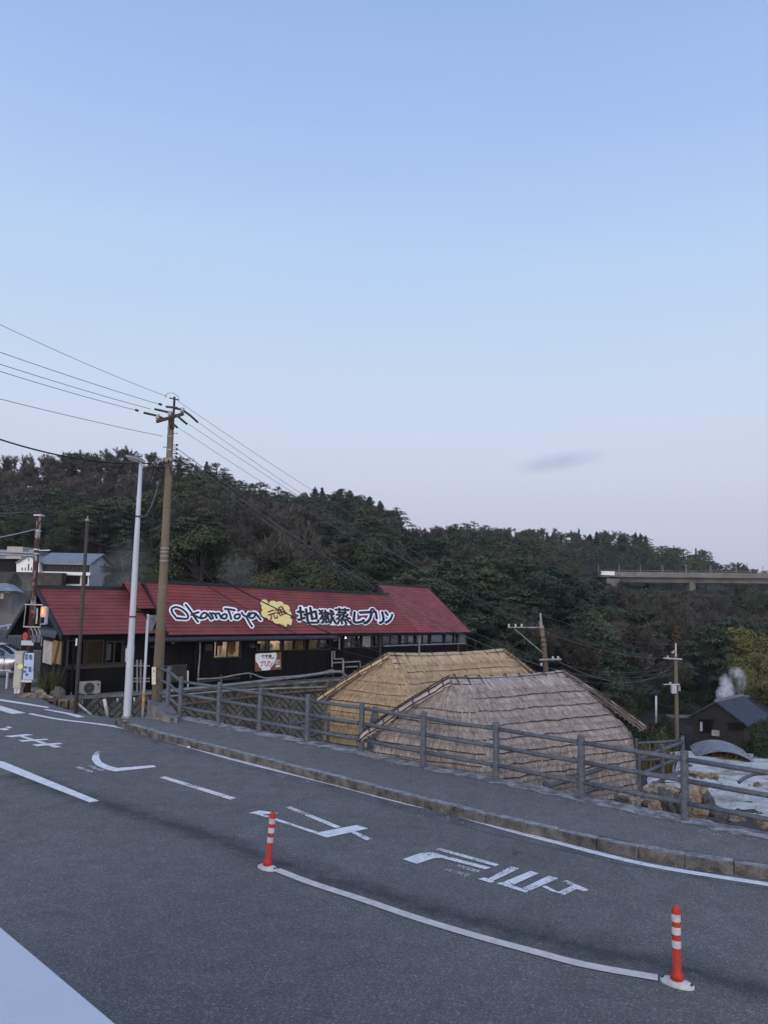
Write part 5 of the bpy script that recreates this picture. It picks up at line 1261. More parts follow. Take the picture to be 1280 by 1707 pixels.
m.build('cable_loops', MT['cable'], upole)
m = MB()
for i, py in enumerate((742, 749, 756, 762)):
    q = Vector((UX+.17, UY-.05, zz(py))); m.sphere(q+Vector((.05, 0, 0)), .035, .035, .04, 8); m.tube([q-Vector((.05, 0, 0)), q+Vector((.05, 0, 0))], .012, 5)
m.build('spool_insulators', MT['iron'], upole)
m = MB(); 
for dx in (0, .04, .07): m.tube([at(258+dx*20, 790, UY-.19), at(254+dx*20, 850, UY-.19), at(251+dx*30, 930, UY-.2)], .009, 6)
m.build('riser_cable', MT['cable'], upole)
def usign(px0, py0, px1, py1, mat, parent, lift=.19, th=.01):
    m = MB(); a = at(px0, py1, UY-lift); b = at(px1, py1, UY-lift); c = at(px1, py0, UY-lift); d = at(px0, py0, UY-lift)
    m.prism([a, b, c, d], (0, th, 0)); return m.build('sign_field', mat, parent)
m = MB(); a = at(253.5, 1141, UY-.2); b = at(260, 1141, UY-.2); c = at(260, 1112, UY-.2); d = at(253.5, 1112, UY-.2); m.prism([a, b, c, d], (0, .012, 0)); cs = m.build('caution_plate', MT['cloth'], upole)
m = MB(); a = at(253.8, 1123, UY-.206); b = at(259, 1123, UY-.206); c = at(256.6, 1115, UY-.206); m.prism([a, b, c], (0, .004, 0)); m.build('warning_triangle', MT['yellow'], cs)
m = MB(); a = at(255.9, 1121, UY-.211); b = at(257.3, 1121, UY-.211); c = at(257.2, 1117, UY-.211); d = at(256.1, 1117, UY-.211); m.prism([a, b, c, d], (0, .003, 0)); m.build('exclamation_mark', MT['ink'], cs)
usign(253.8, 1131.5, 259.2, 1135.5, MT['yellow'], cs, .206, .004); usign(254.2, 1126, 258.5, 1127.6, MT['bluesign'], cs, .206, .004)

lb = onz(212, 1196.5, .14); LX, LY = lb.x, lb.y
lz = at(236, 768, LY).z
lamp = thing('street_lamp', lb, 'tall pale grey street lamp with a flat head, at the left end of the kerb', 'street lamp')
m = MB(); m.tube([(LX, LY, .05), (LX, LY, .1), (LX, LY, 2.0), (LX, LY, 2.05), (LX, LY, 4.5), (LX, LY, lz)], [.10, .10, .095, .084, .074, .046], 20); m.build('pole_shaft', MT['lampwhite'], lamp, smooth=True)
m = MB(); m.tube([(LX, LY, .14), (LX, LY, .2)], .13, 20); m.build('foot_collar', MT['galv'], lamp)
m = MB()
for z in (at(231, 861, LY).z, at(221, 1028, LY).z): m.tube([(LX, LY, z-.02), (LX, LY, z+.02)], .085 if z > 4 else .092, 16)
z = at(231, 861, LY).z; m.abox(LX+.08, LX+.15, LY-.03, LY+.03, z-.03, z+.04); m.build('clamp_band', MT['iron'], lamp)
m = MB(); hd = at(214, 760, LY-.1)-Vector((LX, LY, lz)); a = Vector((LX+.10, LY, lz-.03)); d = Vector((-.46, -.18, .12)); s_ = Vector((.3, -.9, 0)).normalized()
P = [[a+d*k+s_*(w*j)+Vector((0, 0, h_*(1-abs(j))+0)) for j in (-1, -.6, 0, .6, 1)] for k, w, h_ in ((-.05, .05, .03), (.15, .075, .08), (.5, .115, .075), (.85, .12, .05), (1.0, .10, .03))]
m.grid(P); P2 = [[p+Vector((0, 0, -.03-.02*(abs(j-2) < 2))) for j, p in enumerate(row)] for row in P]; m.grid([list(reversed(r_)) for r_ in P2])
for row, row2 in ((P[0], P2[0]), (P[-1], P2[-1])): m.grid([row, row2])
m.grid([[r_[0] for r_ in P], [r_[0] for r_ in P2]]); m.grid([[r_[-1] for r_ in P], [r_[-1] for r_ in P2]])
lh = m.build('lamp_head', MT['galv'], lamp)
m = MB(); q = a+d*.6+Vector((0, 0, -.056)); m.box(q, d*.28, s_*.07, Vector((0, 0, .006))); m.build('lamp_lens', MT['reflect'], lh)

sb = onz(238, 1196, .12)
stop = thing('stop_sign', sb, 'thin white post with orange bands carrying an inverted triangle sign seen from behind', 'road sign')
m = MB(); st_ = at(244.5, 1024, sb.y).z; m.tube([(sb.x, sb.y, 0), (sb.x, sb.y, st_)], .036, 12); m.build('post', MT['lampwhite'], stop, smooth=True)
ob = pm('orange_band', (.48, .21, .03), (.38, .16, .03), 5, .5)
for y0, y1 in ((1154.5, 1163), (1169, 1176)): 
    m = MB(); m.tube([(sb.x, sb.y, at(240, y1, sb.y).z), (sb.x, sb.y, at(240, y0, sb.y).z)], .0385, 12); m.build('band', ob, stop)
m = MB(); 
tri = [at(244.5, 1025.5, sb.y-.05), at(263, 1025.0, sb.y+.38), at(263, 1028, sb.y+.38), at(252.5, 1052, sb.y+.17), at(248, 1052, sb.y+.10), at(244.5, 1030, sb.y-.05)]
m.prism(tri, (.015, -.012, 0)); m.build('sign_back', MT['galv'], stop)

db = onz(126.5, 1189, 0)
dp = thing('slim_pole', db, 'slim dark brown pole standing in front of the small red roofed house', 'pole')
m = MB(); m.tube([(db.x, db.y, -.8), (db.x, db.y, at(146, 866, db.y).z)], [.058, .045], 12); m.build('pole_shaft', MT['darkpole'], dp, smooth=True)
m = MB(); z = at(146, 867, db.y).z; m.tube([(db.x, db.y, z-.02), (db.x, db.y, z+.03)], .06, 12); m.tube([(db.x, db.y, z+.03), (db.x, db.y, z+.12)], .02, 6); m.build('pole_cap', MT['galv'], dp)
m = MB(); z = at(131, 1070, db.y).z; m.abox(db.x-.09, db.x-.05, db.y-.09, db.y-.05, z-.1, z+.1); m.build('pole_tag', MT['cloth'], dp)

# ------------------------------------------------------------------ signal pole, cabinets, notice
gb = at(46, 1150, 26.0); GX, GY = gb.x, gb.y
sg = thing('signal_pole', (GX, GY, 0), 'old pole with peeling red brown paint carrying a red pedestrian signal', 'signal pole')
m = MB(); m.tube([(GX, GY, -.2), (GX, GY, at(66, 852, GY).z)], [.115, .08], 14); m.build('pole_shaft', MT['peel'], sg, smooth=True)
m = MB(); z1, z2 = at(60, 1008, GY).z, at(60, 1045, GY).z
m.tube([(GX-.25, GY-.05, z1), (GX+.38, GY-.15, z1), (GX+.38, GY-.15, z1-.12)], .025, 8); m.tube([(GX-.25, GY-.05, z2), (GX+.36, GY-.15, z2), (GX+.36, GY-.15, z2+.1)], .025, 8); m.tube([(GX-.22, GY-.03, z1), (GX-.25, GY-.03, z2)], .012, 6)
m.build('signal_arm', MT['cream'], sg)
m = MB(); a = at(66.5, 1041, GY-.25); b = at(79, 1011, GY-.25); m.abox(a.x, b.x, GY-.25, GY-.08, a.z, b.z); hs = m.build('signal_housing', MT['lampwhite'], sg, bevel=.03)
m = MB(); a = at(68, 1025.5, GY-.27); b = at(75.5, 1013, GY-.27); m.abox(a.x, b.x, GY-.272, GY-.251, a.z, b.z); m.build('red_lens', MT['redled'], hs, bevel=.02)
cx_, cz_ = (a.x+b.x)/2, (a.z+b.z)/2
m = MB(); m.sphere((cx_, GY-.276, cz_+.075), .022, .006, .025, 8); m.abox(cx_-.026, cx_+.026, GY-.279, GY-.274, cz_-.02, cz_+.05); m.abox(cx_-.022, cx_-.004, GY-.279, GY-.274, cz_-.09, cz_-.02); m.abox(cx_+.004, cx_+.022, GY-.279, GY-.274, cz_-.09, cz_-.02); m.build('standing_figure', MT['ledman'], hs)
m = MB(); a = at(67.5, 1039, GY-.27); b = at(74.5, 1029, GY-.27); m.abox(a.x, b.x, GY-.270, GY-.251, a.z, b.z); m.build('green_lens', MT['trim'], hs, bevel=.015)
m = MB(); a = at(60, 1039.5, GY-.2); b = at(63.8, 1013.5, GY-.2); m.abox(a.x, b.x, GY-.20, GY-.185, a.z, b.z); pl = m.build('name_plate', MT['cloth'], sg)
m = MB()
for i, ch in enumerate('押ボタン式'):
    v, f = glyphs(ch, .03); h = (b.z-a.z)/5.2; w = (b.x-a.x)*.8
    m.add([(a.x+(b.x-a.x)*.1+x*w, GY-.204, b.z-h*(i+1)+y*h*.85) for x, y in v], f)
m.build('letter', MT['ink'], pl)
m = MB()
for x0 in (.06, .18, .30): m.tube(smooth_line([Vector((GX+x0-.05, GY-.12, z2)), Vector((GX+x0+.05, GY-.14, z2-.15)), Vector((GX+x0+.08, GY-.12, z2-.32))], 5), .018, 6)
m.tube([(GX+.05, GY-.12, z2-.32), (GX+.42, GY-.12, z2-.32), (GX+.42, GY-.12, z2-.62)], .018, 6); m.build('cable_conduit', MT['pvc'], sg)
m = MB(); a = at(53, 1071, GY-.2); b = at(61, 1059, GY-.2); m.abox(a.x, b.x, GY-.2, GY-.05, a.z, b.z); m.abox(b.x+.02, b.x+.14, GY-.18, GY-.05, a.z, b.z+.02); m.build('junction_box', MT['rail'], sg, bevel=.01)
m = MB(); a = at(36, 1078, GY-.12); b = at(57, 1068, GY-.12); m.abox(a.x, b.x, GY-.13, GY-.10, a.z+.05, b.z); m.build('pole_bracket', MT['lampwhite'], sg)
m = MB(); c = at(42.5, 1061, GY-.1); r = .13
m.add([c]+[c+Vector((r*.7*math.cos(k*math.pi/10), .02*0, r*1.1*math.sin(k*math.pi/10))) for k in range(20)], [(0, 1+k, 1+(k+1) % 20) for k in range(20)]); m.build('round_red_sign', pm('red_sign', (.36, .05, .06), None, 5, .5), sg)
m = MB(); z = at(66, 859, GY).z; m.abox(GX-.13, GX+.13, GY-.13, GY+.13, z-.03, z+.02)
for py in (885, 916, 923): z = at(62, py, GY).z; m.tube([(GX, GY, z-.025), (GX, GY, z+.025)], .10, 12)
z = at(60, 920, GY).z; m.box((GX+.1, GY, z+.05), (.35, 0, .02), (0, .03, 0), (0, 0, .02)); m.build('steel_band', MT['lampwhite'], sg)

def cabinet(px0, py0, px1, py1, d, depth, mat, label):
    a = at(px0, py1, d); b = at(px1, py0, d); t_ = thing('control_cabinet', (a.x, d, a.z), label, 'cabinet', 'control cabinets at the signal pole')
    foot = .16
    m = MB(); m.abox(a.x, b.x, d, d+depth, a.z+foot, b.z); m.build('casing', mat, t_, bevel=.015)
    m = MB(); m.abox(a.x-.02, b.x+.02, d-.02, d+depth+.02, b.z, b.z+.05); m.build('lid', mat, t_, bevel=.012)
    m = MB(); m.abox(a.x+.04, a.x+.14, d+.03, d+depth-.03, a.z-.2, a.z+foot-.001); m.abox(b.x-.14, b.x-.04, d+.03, d+depth-.03, a.z-.2, a.z+foot-.001); m.build('foot', MT['whiteplastic'], t_)
    m = MB(); m.abox(a.x+.03, b.x-.03, d-.006, d-.001, a.z+foot+.06, (a.z+b.z)/2-.02); m.abox(a.x+.03, b.x-.03, d-.006, d-.001, (a.z+b.z)/2, b.z-.06); m.build('door', mat, t_)
    m = MB(); m.sphere(((a.x+b.x)/2-.03, d-.012, b.z-.36), .025, .012, .03, 8); m.build('lock', MT['ink'], t_)
    return t_, a, b
t_, a, b = cabinet(21, 1089, 39, 1156, 25.6, .34, MT['beigebox'], 'beige control cabinet with an orange sticker beside the parked car')
m = MB(); q = at(34.5, 1111, 25.59); m.abox(q.x-.09, q.x+.08, 25.585, 25.592, q.z-.07, q.z+.07); m.build('sticker', MT['yellow'], t_)
cabinet(44, 1088, 61, 1154, 26.35, .4, MT['greybox'], 'grey green control cabinet behind the pale blue notice board')
m = MB(); a = at(38.5, 1133, 25.55); b = at(56, 1133, 25.55); c = at(57, 1088.5, 25.55); d = at(42, 1088.5, 25.55)
m.prism([a, b, c, d], (0, .03, 0)); nb = tag(m.build('notice_board', MT['bluesign']), 'pale blue notice board with small dark marks strapped to the signal pole', 'notice board')
m = MB(); rng = random.Random(4)
for x, y in [(44.5, 1092), (44.3, 1097), (51, 1093), (51.5, 1097), (43, 1112), (41.5, 1119), (50, 1113), (50.3, 1117.5), (45, 1124)]:
    q = at(x, y, 25.54); m.abox(q.x-.04, q.x+.05, 25.535, 25.548, q.z-.05, q.z+.03)
m.build('printed_marks', pm('notice_ink', (.11, .13, .28), None, 5, .7), nb)
m = MB(); a = at(36, 1136, 25.6); m.abox(a.x, a.x+.35, 25.58, 25.9, a.z-.02, a.z+.05); tag(m.build('equipment_tray', MT['whiteplastic']), 'small white tray under the pale blue notice board', 'tray')
m = MB(); a = at(13.5, 1120, 27.0); gx, gy = a.x, a.y; zb = at(11, 1148, gy).z
m.tube([(gx, gy, zb-.1), (gx, gy, a.z)], .04, 8); m.tube([(gx, gy, a.z-.02), (gx+.25, gy+.5, a.z-.05), (gx+.25, gy+.5, zb-.1)], .03, 8)
for k in (.3, .6): m.tube([(gx+.1, gy+.2, a.z-.05-k*.6), (gx+.7, gy+.3, a.z-.06-k*.6)], .02, 6)
tag(m.build('pipe_guard', MT['lampwhite']), 'small white pipe guard in front of the parked car', 'guard rail')

# planting pocket, concrete blocks
pb = fore[1]
def tuft(name, c, n, h, spread, mat, label, cat, seed, wid=.012, group=None):
    rng = random.Random(seed); m = MB()
    for _ in range(n):
        a = rng.uniform(0, 6.283); r = spread*rng.random()**.7*.45; p = c+Vector((math.cos(a)*r, math.sin(a)*r, 0)); hh = h*rng.uniform(.5, 1.0); le = Vector((math.cos(a), math.sin(a), 0))*spread*rng.uniform(.1, .6)
        q1 = p+le*.35+Vector((0, 0, hh*.55)); q2 = p+le+Vector((0, 0, hh)); s_ = Vector((-math.sin(a), math.cos(a), 0))*wid
        m.add([p-s_*.6, p+s_*.6, q1+s_, q1-s_, q2], [(0, 1, 2, 3), (3, 2, 4)])
        for k in range(5):
            t0 = rng.uniform(.25, 1.0); b_ = p.lerp(q2, t0); d = Vector((rng.uniform(-1, 1), rng.uniform(-1, 1), rng.uniform(-.2, .9))).normalized()*rng.uniform(.05, .13)
            m.add([b_, b_+d*.5+s_, b_+d, b_+d*.5-s_], [(0, 1, 2, 3)])
    o = m.build(name, MT[mat]); tag(o, label, cat, group); return o
tuft('shrub', at(84, 1156, 25.6), 60, .95, .75, 'weed', 'straggly dry shrub in the planting strip beside the small black house', 'shrub', 3, .02)
tuft('shrub', at(72, 1157, 25.4), 18, .55, .5, 'weed', 'low weedy shrub behind the grey cabinet', 'shrub', 4, .02)
def rock(name, c, rx, ry, rz, mat, label, seed, cat='rock', group=None, k=1.0, columns=0.0):
    bm = bmesh.new(); bmesh.ops.create_icosphere(bm, subdivisions=4, radius=1)
    for v in bm.verts:
        p = v.co.copy(); n = mnoise.noise((p.x*1.1+seed, p.y*1.1, p.z*1.1))*.5
        n += (abs(mnoise.noise((p.x*2.4+seed, p.y*2.4, p.z*1.6)))-.2)*.4*k+mnoise.noise((p.x*5+seed, p.y*5, p.z*5))*.17+mnoise.noise((p.x*13+seed, p.y*13, p.z*13))*.06
        if columns: n += columns*.45*(abs(mnoise.noise((p.x*4.5+seed, p.y*4.5, p.z*.5)))-.2)
        q = p*(1+n); v.co = Vector((q.x*rx, q.y*ry, q.z*rz))
    me = bpy.data.meshes.new(name); bm.to_mesh(me); bm.free(); me.materials.append(MT[mat])
    o = bpy.data.objects.new(name, me); COL.objects.link(o); o.location = c; tag(o, label, cat, group); return o
rock('rock', at(66, 1158, 25.2), .14, .12, .22, 'rust', 'small upright stone at the left of the planting strip', 1)
rock('rock', at(97, 1156, 25.3), .22, .18, .22, 'rock', 'squat stone at the right of the planting strip by the downpipe', 2)
rock('rock', at(60, 1160, 25.0), .5, .2, .10, 'rust', 'low flat stones edging the planting strip', 3)
m = MB()
for (x0, y0, x1, y1) in [(78, 1167, 93, 1180), (97, 1167, 113, 1181), (96, 1180, 112, 1188), (116, 1168, 123, 1187)]:
    d = 24.7; a = at(x0, y1, d); b = at(x1, y0, d); w = .05
    m.abox(a.x, b.x, d, d+.3, a.z, a.z+w); m.abox(a.x, b.x, d, d+.3, b.z-w, b.z); m.abox(a.x, a.x+w, d, d+.3, a.z+w, b.z-w); m.abox(b.x-w, b.x, d, d+.3, a.z+w, b.z-w); m.abox(a.x+w, b.x-w, d+.12, d+.15, a.z+w, b.z-w)
a = at(74, 1192, 24.75); b = at(125, 1166, 24.75); m.abox(a.x-.3, b.x, 24.9, 25.4, a.z-.8, b.z-.02)
tag(m.build('hollow_blocks', pm('old_block', (.20, .16, .12), (.09, .075, .06), 3, .95, .5, 20)), 'stacked hollow brown concrete blocks at the road edge below the planting strip', 'blocks')
# ------------------------------------------------------------------ overhead wires
RPX, RPD = 1127.5, 60.0
rp_ = at(1128, 1225, RPD); RX, RY = rp_.x, RPD
def wire(p, q, sag, r, mat, label, n=28):
    m = MB(); pts = [Vector(p).lerp(Vector(q), k/n)-Vector((0, 0, 4*sag*(k/n)*(1-k/n))) for k in range(n+1)]
    m.tube(pts, r, 5); o = m.build('overhead_wire', MT[mat], smooth=True); tag(o, label, 'wire', 'overhead wires'); return o
def ext(p, px, py, d, k):
    q = at(px, py, d); return p+(q-p)*k
for i, (a, b, mat, r) in enumerate([((279, 661), (0, 535), 'cable', .006), ((266, 674), (0, 584), 'cable', .0075), ((252, 682), (0, 604), 'cable', .0075), ((228, 684), (0, 616), 'cable', .0075), ((271, 727), (0, 662), 'cable', .007)]):
    p = at(*a, UY-.15); wire(p, ext(p, b[0], b[1], 17.0, 1.35), .05 if i else .1, r, mat,
        ['topmost wire rising to the upper left from the tan utility pole', 'second wire from the top leaving the tan utility pole to the left', 'third wire from the top leaving the tan utility pole to the left', 'fourth wire from the top leaving the crossarm to the left', 'lone thin wire to the left below the crossarm of the tan utility pole'][i])
p = at(256, 772, UY-.15); wire(p, ext(p, 0, 712, 17.0, 1.35), .35, .02, 'cable', 'thick dark cable running left from the cable bracket of the tan utility pole')
RTOP = [at(1125, 1074, RPD), at(1110, 1096, RPD), at(1127, 1092, RPD), at(1136, 1097, RPD)]
for i, (a, e, s_) in enumerate([((296, 668), RTOP[0], 1.9), ((318, 695), RTOP[1], 1.9), ((312, 705), RTOP[2], 1.9), ((296, 712), RTOP[3], 2.0)]):
    wire(at(*a, UY-.1), e, s_, .0065, 'greycable', ['thin topmost wire running down right from the tan utility pole to the far right pole', 'upper crossarm wire with dark sleeves running down right from the tan utility pole', 'middle crossarm wire running down right from the tan utility pole', 'lowest crossarm wire running down right from the tan utility pole'][i])
for i, (a, b, s_, mat) in enumerate([((290, 744), (1122, 1110), 2.7, 'bluecable'), ((290, 751), (1122, 1115), 2.9, 'greycable'), ((290, 758), (1122, 1120), 3.1, 'bluecable'), ((288, 764), (1122, 1124), 2.6, 'bluecable')]):
    wire(at(*a, UY-.1), at(*b, RPD), s_, .010, mat, ['uppermost of the blue grey cables sagging in front of the hill', 'second of the blue grey cables sagging in front of the hill', 'lowest of the blue grey cables sagging in front of the hill', 'blue grey cable leaving lowest from the tan pole spools'][i])
wire(at(283, 918, UY-.1), at(700, 1108, 33.5), .35, .022, 'cable', 'thick black cable crossing in front of the red roof lettering', 20)
wire(at(283, 935, UY-.1), at(640, 1100, 33), .5, .013, 'cable', 'thin black cable crossing in front of the red roof below the thick one', 20)
wire(at(-40, 852, 30), at(64, 868, GY), .05, .016, 'cable', 'black cable reaching the signal pole from the left'); wire(at(66, 868, GY), at(268, 920, UY), .25, .014, 'cable', 'black cable from the signal pole to the tan utility pole')
wire(at(-40, 856, 24), at(62, 853, GY), .02, .012, 'greycable', 'thin grey wire to the top of the signal pole'); wire(at(-60, 904, 22), at(60, 882, GY), .05, .016, 'lampwhite', 'pale wire sloping up to the signal pole from the left edge')
wire(at(-60, 917.5, 24), at(60, 922, GY), .0, .03, 'lampwhite', 'upper of two thick pale conduits ending at the signal pole'); wire(at(-60, 922.5, 24), at(60, 926.5, GY), .0, .03, 'lampwhite', 'lower of two thick pale conduits ending at the signal pole')
wire(at(234, 861, LY-.05), at(266, 800, UY-.2), .35, .012, 'greycable', 'short loop of cable from the street lamp to the tan utility pole')
# dark tension sleeves and jumpers at the crossarm, on the pole
m = MB()
def sleeve(a, b, r=.034):
    m.tube([at(*a, UY-.16), at(*b, UY-.16)], r, 8)
for a, b in [((240, 688), (262, 693)), ((262, 693), (276, 699)), ((258, 682), (272, 685)), ((272, 685), (290, 690)), ((277, 678), (296, 680)), ((290, 680), (304, 683)), ((304, 683), (318, 693)), ((318, 693), (330, 704)), ((293, 691), (312, 707)), ((288, 706), (296, 713)), ((226, 683), (231, 685)), ((265, 673), (270, 675))]: sleeve(a, b)
m.tube(smooth_line([at(276, 663, UY-.16), at(278, 657, UY-.16), at(287, 655, UY-.16), at(296, 660, UY-.16), at(299, 668, UY-.16)], 5), .007, 5)
m.build('tension_sleeves', MT['iron'], upole)

# ------------------------------------------------------------------ poles on the right
rpole = thing('utility_pole', (RX, RY, rp_.z-4), 'slim utility pole with a white transformer, at right before the dark slope', 'utility pole')
m = MB(); m.tube([(RX, RY, rp_.z-6), (RX-.02, RY, at(1126, 1092, RY).z)], [.19, .13], 12); m.build('pole_shaft', MT['pole'], rpole, smooth=True)
m = MB()
def rb(x0, y0, x1, y1, w=.05): a, b = at(x0, y0, RY-.2), at(x1, y1, RY-.2); m.tube([a, b], w, 6)
rb(1126, 1094, 1125.5, 1072, .06); rb(1105, 1097, 1136, 1099, .06); rb(1105, 1141, 1132, 1141, .05); rb(1116, 1141, 1117, 1137, .08); rb(1113, 1097, 1112, 1093, .05); rb(1122, 1088, 1119, 1087, .07)
m.build('crossarm', MT['lampwhite'], rpole)
m = MB(); a, b = at(1118, 1156, RY-.3), at(1126.5, 1142, RY-.3); m.abox(a.x, b.x, RY-.45, RY-.15, a.z, b.z); m.build('transformer', MT['lampwhite'], rpole, bevel=.04)
m = MB(); a, b = at(1129, 1143, RY-.2), at(1133, 1152, RY-.2); m.abox(a.x, b.x, RY-.3, RY-.1, b.z, a.z); m.sphere(at(1123.5, 1086, RY-.2), .13, .1, .13, 8); m.build('switch_box', MT['galv'], rpole)
MX, MY = at(909, 1113, 35).x, 35.0
mpole = thing('utility_pole', (MX, MY, at(909, 1113, 35).z-2), 'leaning tan utility pole with a long one sided braced arm, behind the grey hut', 'utility pole')
m = MB(); b0 = at(912, 1150, 35); m.tube([b0, at(906, 1075, 35), at(902, 1042, 35)], [.125, .11, .095], 12); m.build('pole_shaft', MT['pole'], mpole, smooth=True)
m = MB(); m.tube([at(902.5, 1046, 34.9), at(900, 1022, 34.9)], .05, 8); m.tube([at(902, 1048, 34.88), at(900, 1036, 34.88)], .07, 8); m.build('top_pipe', MT['galv'], mpole)
m = MB(); m.tube([at(846, 1046, 34.8), at(906, 1046, 34.8)], .032, 6); m.tube([at(857, 1048, 34.8), at(904, 1088, 34.8)], .022, 6); m.tube([at(899, 1100, 34.8), at(935, 1099, 34.8)], .05, 6); m.build('crossarm', MT['galv'], mpole)
for x, y in [(848, 1042), (859, 1042), (869, 1042), (921, 1096), (930, 1096), (902, 1107)]:
    m = MB(); c = at(x, y, 34.8); m.tube([c-Vector((0, 0, .08)), c+Vector((0, 0, .05))], [.04, .048], 8); m.build('insulator', MT['porcelain'], mpole)
m = MB(); 
for py in (1062, 1070, 1078, 1084): c = at(905-(1078-py)*.05, py, 35); m.tube([c-Vector((0, 0, .03)), c+Vector((0, 0, .03))], .125, 10)
m.build('steel_band', MT['iron'], mpole)
wire(at(921, 1097, 34.8), at(1122, 1108, RPD), 1.2, .014, 'greycable', 'thin wire between the leaning pole and the far right pole')
pipe('slim_mast', [at(1093, 1205, 52), at(1093, 1160, 52)], .07, 'lampwhite', 'short white mast on the slope left of the far right pole', 'mast')
pipe('slim_mast', [at(908.5, 930, 270), at(908, 891, 270)], .28, 'lampwhite', 'slim pale mast standing on the far ridge', 'mast')
m = MB()
for dx in (-1.6, 1.6):
    m.tube([at(937+dx, 925, 262), at(937+dx, 894, 262)], .17, 6)
for k in range(10): m.tube([at(935.4, 924-k*3, 262), at(938.6, 921-k*3, 262)], .09, 5)
m.tube([at(936, 894, 262), at(935.5, 889, 262)], .10, 5)
tag(m.build('lattice_mast', MT['lampwhite']), 'pale lattice mast on the far ridge right of the slim mast', 'mast')

# ------------------------------------------------------------------ expressway bridge
def bp(px, py, d): return at(px, py, d)
br = thing('road_bridge', at(1160, 1000, 200), 'grey concrete road bridge crossing the wooded slope at the right edge', 'bridge')
bx = [(996, 208), (1060, 205), (1160, 200), (1290, 194), (1500, 186)]
def deck(py0, py1, off0, off1, name, mat, px_list=bx, m=None):
    m = MB(); rows_ = []
    for px, d in px_list:
        yo = 0.010*(px-1000)*.9
        a = at(px, py0+yo, d); b = at(px, py1+yo, d)
        rows_.append([Vector((a.x, d+off0, a.z)), Vector((a.x, d+off0, b.z)), Vector((a.x, d+off1, b.z)), Vector((a.x, d+off1, a.z)), Vector((a.x, d+off0, a.z))])
    m.grid(rows_); m.add(rows_[0][:4], [(0, 1, 2, 3)]); m.add(rows_[-1][:4], [(3, 2, 1, 0)])
    return m.build(name, mat, br)
deck(953, 960, 0, .5, 'parapet', MT['bridge']); deck(960.2, 961.8, -.8, 10, 'deck_slab', MT['bridgedark']); deck(962, 970, 1.0, 9, 'girder', MT['bridge'], [(1031, 207)]+bx[1:])
m = MB(); a = at(1152, 968, 200); b = at(1162.5, 1010, 200); m.abox(a.x, b.x, 201.2, 205, b.z-6, a.z+.3); m.build('pier', MT['bridge'], br)
m = MB(); a = at(1010, 963, 207); b = at(1032, 985, 207); m.abox(a.x, b.x, 206.5, 214, b.z-6, a.z-.2); m.build('abutment', MT['bridge'], br)
m = MB(); a = at(1000, 958.6, 207.5); b = at(1022.5, 952.6, 207.3); m.abox(a.x, b.x, 206.6, 206.9, a.z, b.z); m.build('white_panel', MT['housewhite'], br)
for px in (997, 1031.5, 1067, 1104, 1143, 1184, 1226, 1271):
    d = 208-(px-996)*.0475+.3; yo = .009*(px-1000); m = MB(); m.tube([at(px, 954+yo, d), at(px, 941+yo, d)], .08, 6); m.build('lamp_post', MT['galv'], br)
m = MB()
for px in range(1000, 1290, 6):
    d = 208-(px-996)*.0475+.3; yo = .009*(px-1000); m.tube([at(px, 954+yo, d), at(px, 950+yo, d)], .035, 4)
m.tube([at(px, 950.2+.009*(px-1000), 208-(px-996)*.0475+.3) for px in range(1000, 1290, 12)], .04, 4); m.build('guard_rail', MT['galv'], br)

# ------------------------------------------------------------------ houses on the left
def hbox(m, px0, py0, px1, py1, d, depth, mi=0):
    a, b = at(px0, py1, d), at(px1, py0, d); m.abox(a.x, b.x, d, d+depth, a.z, b.z, mi)
wh = thing('white_house', at(110, 985, 85), 'white house with a long pale grey roof on the hill at left', 'house')
m = MB(); hbox(m, 66, 941, 150, 957, 85, 6.5); hbox(m, 72, 957, 150, 985, 86.2, 5)
a, b = at(150, 957, 85), at(150, 925, 85)
e0, e1, rd_ = at(150, 940, 85), at(165, 940.5, 91.5), at(156, 922.5, 88.2)
m.prism([Vector((e0.x+.02, 85, at(150, 985, 85).z)), Vector((e0.x+.02, 85, e0.z)), Vector((e0.x+.02, 88.2, rd_.z-.15)), Vector((e0.x+.02, 91.5, e0.z)), Vector((e0.x+.02, 91.5, at(150, 985, 85).z))], (-.12, 0, 0))
whw = m.build('wall', MT['housewhite'], wh)
m = MB(); x0, x1 = at(64, 940, 85).x, e0.x+.35; ze_, zr_ = at(100, 940.5, 85).z, at(100, 921.5, 88.2).z
m.prism([(x0, 84.4, ze_-.05), (x0, 84.4, ze_+.12), (x0, 88.2, zr_), (x0, 92.2, ze_+.12), (x0, 92.2, ze_-.05), (x0, 88.2, zr_-.2)], (x1-x0, 0, 0)); m.build('roof', MT['greyroof'], wh)
m = MB(); hbox(m, 66.5, 941.5, 149, 954, 84.86, .12)
wbf = m.build('window_band', MT['frame'], wh)
m = MB()
for k in range(12): hbox(m, 67.5+k*6.8, 942.5, 73.3+k*6.8, 953.2, 84.82, .03)
m.build('pane', MT['darkpane'], wbf)
m = MB(); hbox(m, 64, 954.2, 151, 957.6, 84.6, .6); m.build('sill', MT['housewhite'], wh)
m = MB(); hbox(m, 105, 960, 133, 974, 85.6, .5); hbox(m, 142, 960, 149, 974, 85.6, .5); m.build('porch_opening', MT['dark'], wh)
m = MB(); hbox(m, 102, 958, 105, 975, 85.3, .4); hbox(m, 133.5, 958, 137, 977, 85.3, .4); hbox(m, 104, 974, 136, 980, 85.2, .5); m.build('porch_column', MT['housewhite'], wh)
m = MB(); p = [at(28, 954, 84), at(28, 938, 84), at(48, 927, 84), at(66, 938.5, 84), at(66, 954, 84)]; m.prism(p, (0, 6, 0)); wing = m.build('front_gable', MT['housewhite'], wh)
